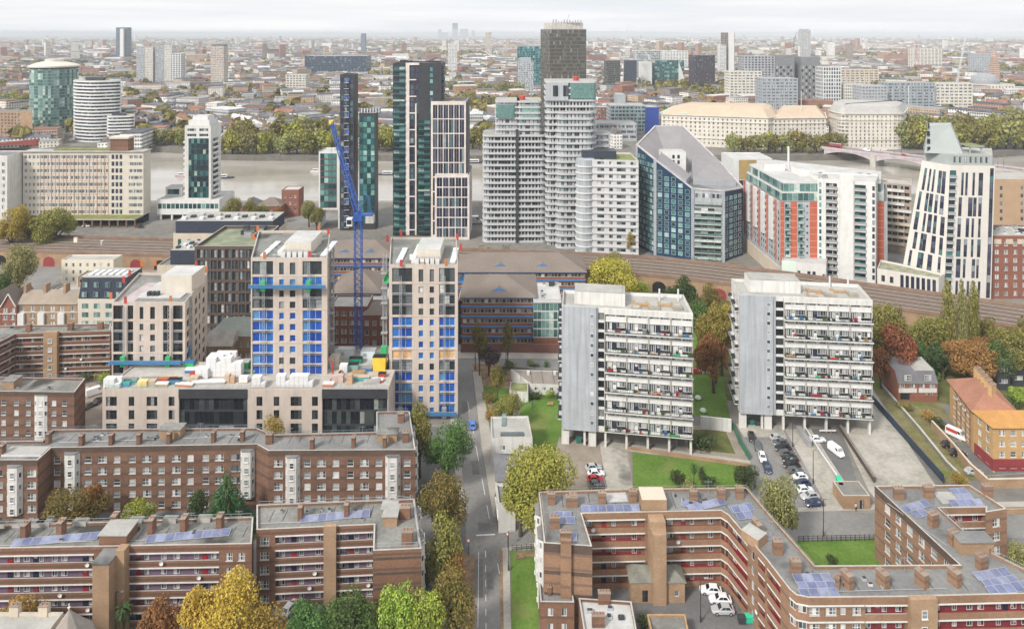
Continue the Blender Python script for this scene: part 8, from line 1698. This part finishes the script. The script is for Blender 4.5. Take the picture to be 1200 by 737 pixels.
wall('brick_wall','dark planter wall beside the side road shrubs','wall',[(588,432),(620,434),(660,437)],.9,.6,concd);wall('hoarding','white hoarding along the railway foot below the poplars','hoarding',[(1040,374),(1090,382),(1150,394)],2.6,.2,whitep)
X,Y=P(1004,597);b=Bld('brick_hut','small flat-roofed brick hut at the foot of the ramp','hut',rect(X-3.1,Y,X+3.1,Y+5.2),0,3.2,brick_t,concd,.2);b.win(0,3.8,.1,1.0,2.1,'dkd');b.finish()
X,Y=P(936,522);m=MB();m.box(X+2,Y-1,.1,X+3,Y+6,1.6);m.box(X+1.9,Y-1.1,1.6,X+3.1,Y+6.1,1.75);single(m,'bin_enclosure',galv,'long grey bin enclosure beside the undercroft of the second grey tower','bin enclosure',X,Y)
for k,(x,y,c,lab)in enumerate(((870,497,M('bin_green',(.03,.16,.13),.5),'first green wheeled bin under the second grey tower'),(881,497,M('bin_green',(.03,.16,.13)),'second green wheeled bin under the second grey tower'),(887.5,498,charcoal,'dark wheeled bin beside the two green ones'),(662,517,M('bin_green',(.03,.16,.13)),'green wheeled bin at the outer corner of the first grey tower'),(678,518,M('bin_green',(.03,.16,.13)),'green wheeled bin in the undercroft opening of the first grey tower'),(877,728,M('bright_green',(.03,.5,.3)),'green bin in the corner of the court'),(869,729,charcoal,'black bin next to the green one in the court'))):
 X,Y=P(x,y,.1);m=MB();m.obox(X,Y,.18,1.25,.95,1.0,0,0,0,True,1.1);m.obox(X,Y,1.18,1.45,1.12,.14,0,0)
 for s in(-1,1):m.tube((X+s*.45,Y-.3,.1),(X+s*.45,Y+.3,.1),.1,.1,8,1)
 single(m,'wheeled_bin',[c,rub],lab,'bin',X,Y,.1,'wheeled bins')
X,Y=P(645,475);m=MB();m.obox(X,Y,.42,1.8,.45,.08);m.obox(X,Y+.25,.5,1.8,.06,.5)
for s in(-1,1):m.obox(X+s*.7,Y,0,.08,.4,.42)
single(m,'park_bench',timber,'pale bench on the lawn below the bungalow','bench',X,Y)
for s,(x,y)in enumerate(((818,468),(824,483))):X,Y=P(x,y);m=MB();m.lathe(X,Y,[(.5,0),(1.0,.5),(.7,1.0),(0,1.2)],7);single(m,'garden_boulder',whitep,('white boulder on the lawn between the towers, nearer the brown tree','white boulder on the lawn between the towers, nearer the white wall')[s],'boulder',X,Y)
for k in range(4):X,Y=P(589-k*.9,600-k*5);m=MB();m.tube((X,Y,.12),(X,Y,1.1),.09,.09,8);m.tube((X,Y,.75),(X,Y,.95),.1,.1,8,1);single(m,'bollard',[charcoal,whitep],'black bollard outside the corner building, %s from the junction'%ON[k],'bollard',X,Y,.12,'bollards by the corner building')
X,Y=P(983,537,.05);m=MB();m.tube((AX(974,187),187,.05),(AX(974,187),187,1.1),.1);m.obox(AX(970,187),187,.8,4.5,.12,.4,0,1);single(m,'barrier_gate',[orangem,whitep],'orange and white barrier arm at the head of the ramp','barrier',AX(974,187),187,.05)
def person(label,x,y,coat,legs,z=.1,face=0.0,stride=.22):
 X,Y=P(x,y,z);r=thing('person',label,'person',X,Y,z,'people in the streets',face)
 me=bpy.data.meshes.new('body');V=[(0,0,.95),(0,0,1.2),(0,0,1.42),(0,0,1.52),(0,0,1.66),(-.1,0,.88),(-.11,-stride/2,.48),(-.11,-stride,.06),(-.11,-stride-.14,.04),(.1,0,.88),(.11,stride/2,.48),(.11,stride*.7,.06),(.11,stride*.7-.14,.04),(-.2,0,1.4),(-.25,.08,1.12),(-.24,-.04,.86),(.2,0,1.4),(.25,-.08,1.12),(.24,-.16,.88)]
 E_=[(0,1),(1,2),(2,3),(3,4),(0,5),(5,6),(6,7),(7,8),(0,9),(9,10),(10,11),(11,12),(2,13),(13,14),(14,15),(2,16),(16,17),(17,18)]
 RD=[.15,.15,.16,.06,.11,.1,.075,.05,.045,.1,.075,.05,.045,.075,.055,.04,.075,.055,.04]
 me.from_pydata(V,E_,[]);o=bpy.data.objects.new('body',me);C.objects.link(o);o.parent=r;o.modifiers.new('skin','SKIN')
 for i,sv in enumerate(me.skin_vertices[0].data):sv.radius=(RD[i],RD[i]*.85);sv.use_root=i==0
 s_=o.modifiers.new('smooth','SUBSURF');s_.levels=s_.render_levels=1
 dg=bpy.context.evaluated_depsgraph_get();bm_=bpy.data.meshes.new_from_object(o.evaluated_get(dg));o.modifiers.clear();o.data=bm_;bm_.name='body'
 for m_ in(M('skin',(.42,.27,.2),.6),coat,legs):bm_.materials.append(m_)
 for p in bm_.polygons:zc=p.center.z;p.material_index=0 if zc>1.5 else(1 if zc>.86 else 2);p.use_smooth=True
 m=MB();m.lathe(0,.01,[(.0,1.80),(.09,1.76),(.12,1.68),(.115,1.62)],10);sub('hair',m.mesh('hair',[dark]),r)
pc=[M('dark_coat',(.03,.03,.04)),M('light_coat',(.6,.58,.55)),M('green_vest',(.35,.6,.1)),M('blue_coat',(.06,.1,.25)),M('blue_jeans',(.05,.07,.13)),M('orange_vest',(.75,.28,.05))]
person('person in a pale top walking on the cross road pavement beside the brick hut',1003,598,pc[1],pc[0]);person('person in a blue coat standing on the lawn by the bungalow',624,477,pc[3],pc[4]);person('person in a bright green vest on the lawn beside the bungalow end',614,474,pc[2],pc[4]);person('person in a dark coat by the corner building pavement',581,586,pc[0],pc[4]);person('person in a pale coat at the street bend',557,421,pc[1],pc[0])
for k,(x,y,zz,c,lab)in enumerate(((324,331,39.0,2,'worker in a bright green vest on the raised blue platform'),(327,331,39.0,2,'second worker in a green vest, beside the first on the raised platform'))):
 person(lab,x,330,pc[c],pc[4],38.96)if False else None
m=MB()
for x0,y0,x1,y1 in((1106,497,1126,517),(1133,515,1157,540),(1157,540,1165,553)):
 (X0,Y0),(X1,Y1)=P(x0,y0,.16),P(x1,y1,.16);m.obox((X0+X1)/2,(Y0+Y1)/2,.156,math.hypot(X1-X0,Y1-Y0),.35,.004,math.atan2(Y1-Y0,X1-X0))
structure(m,'kerb_lines',m_yel)
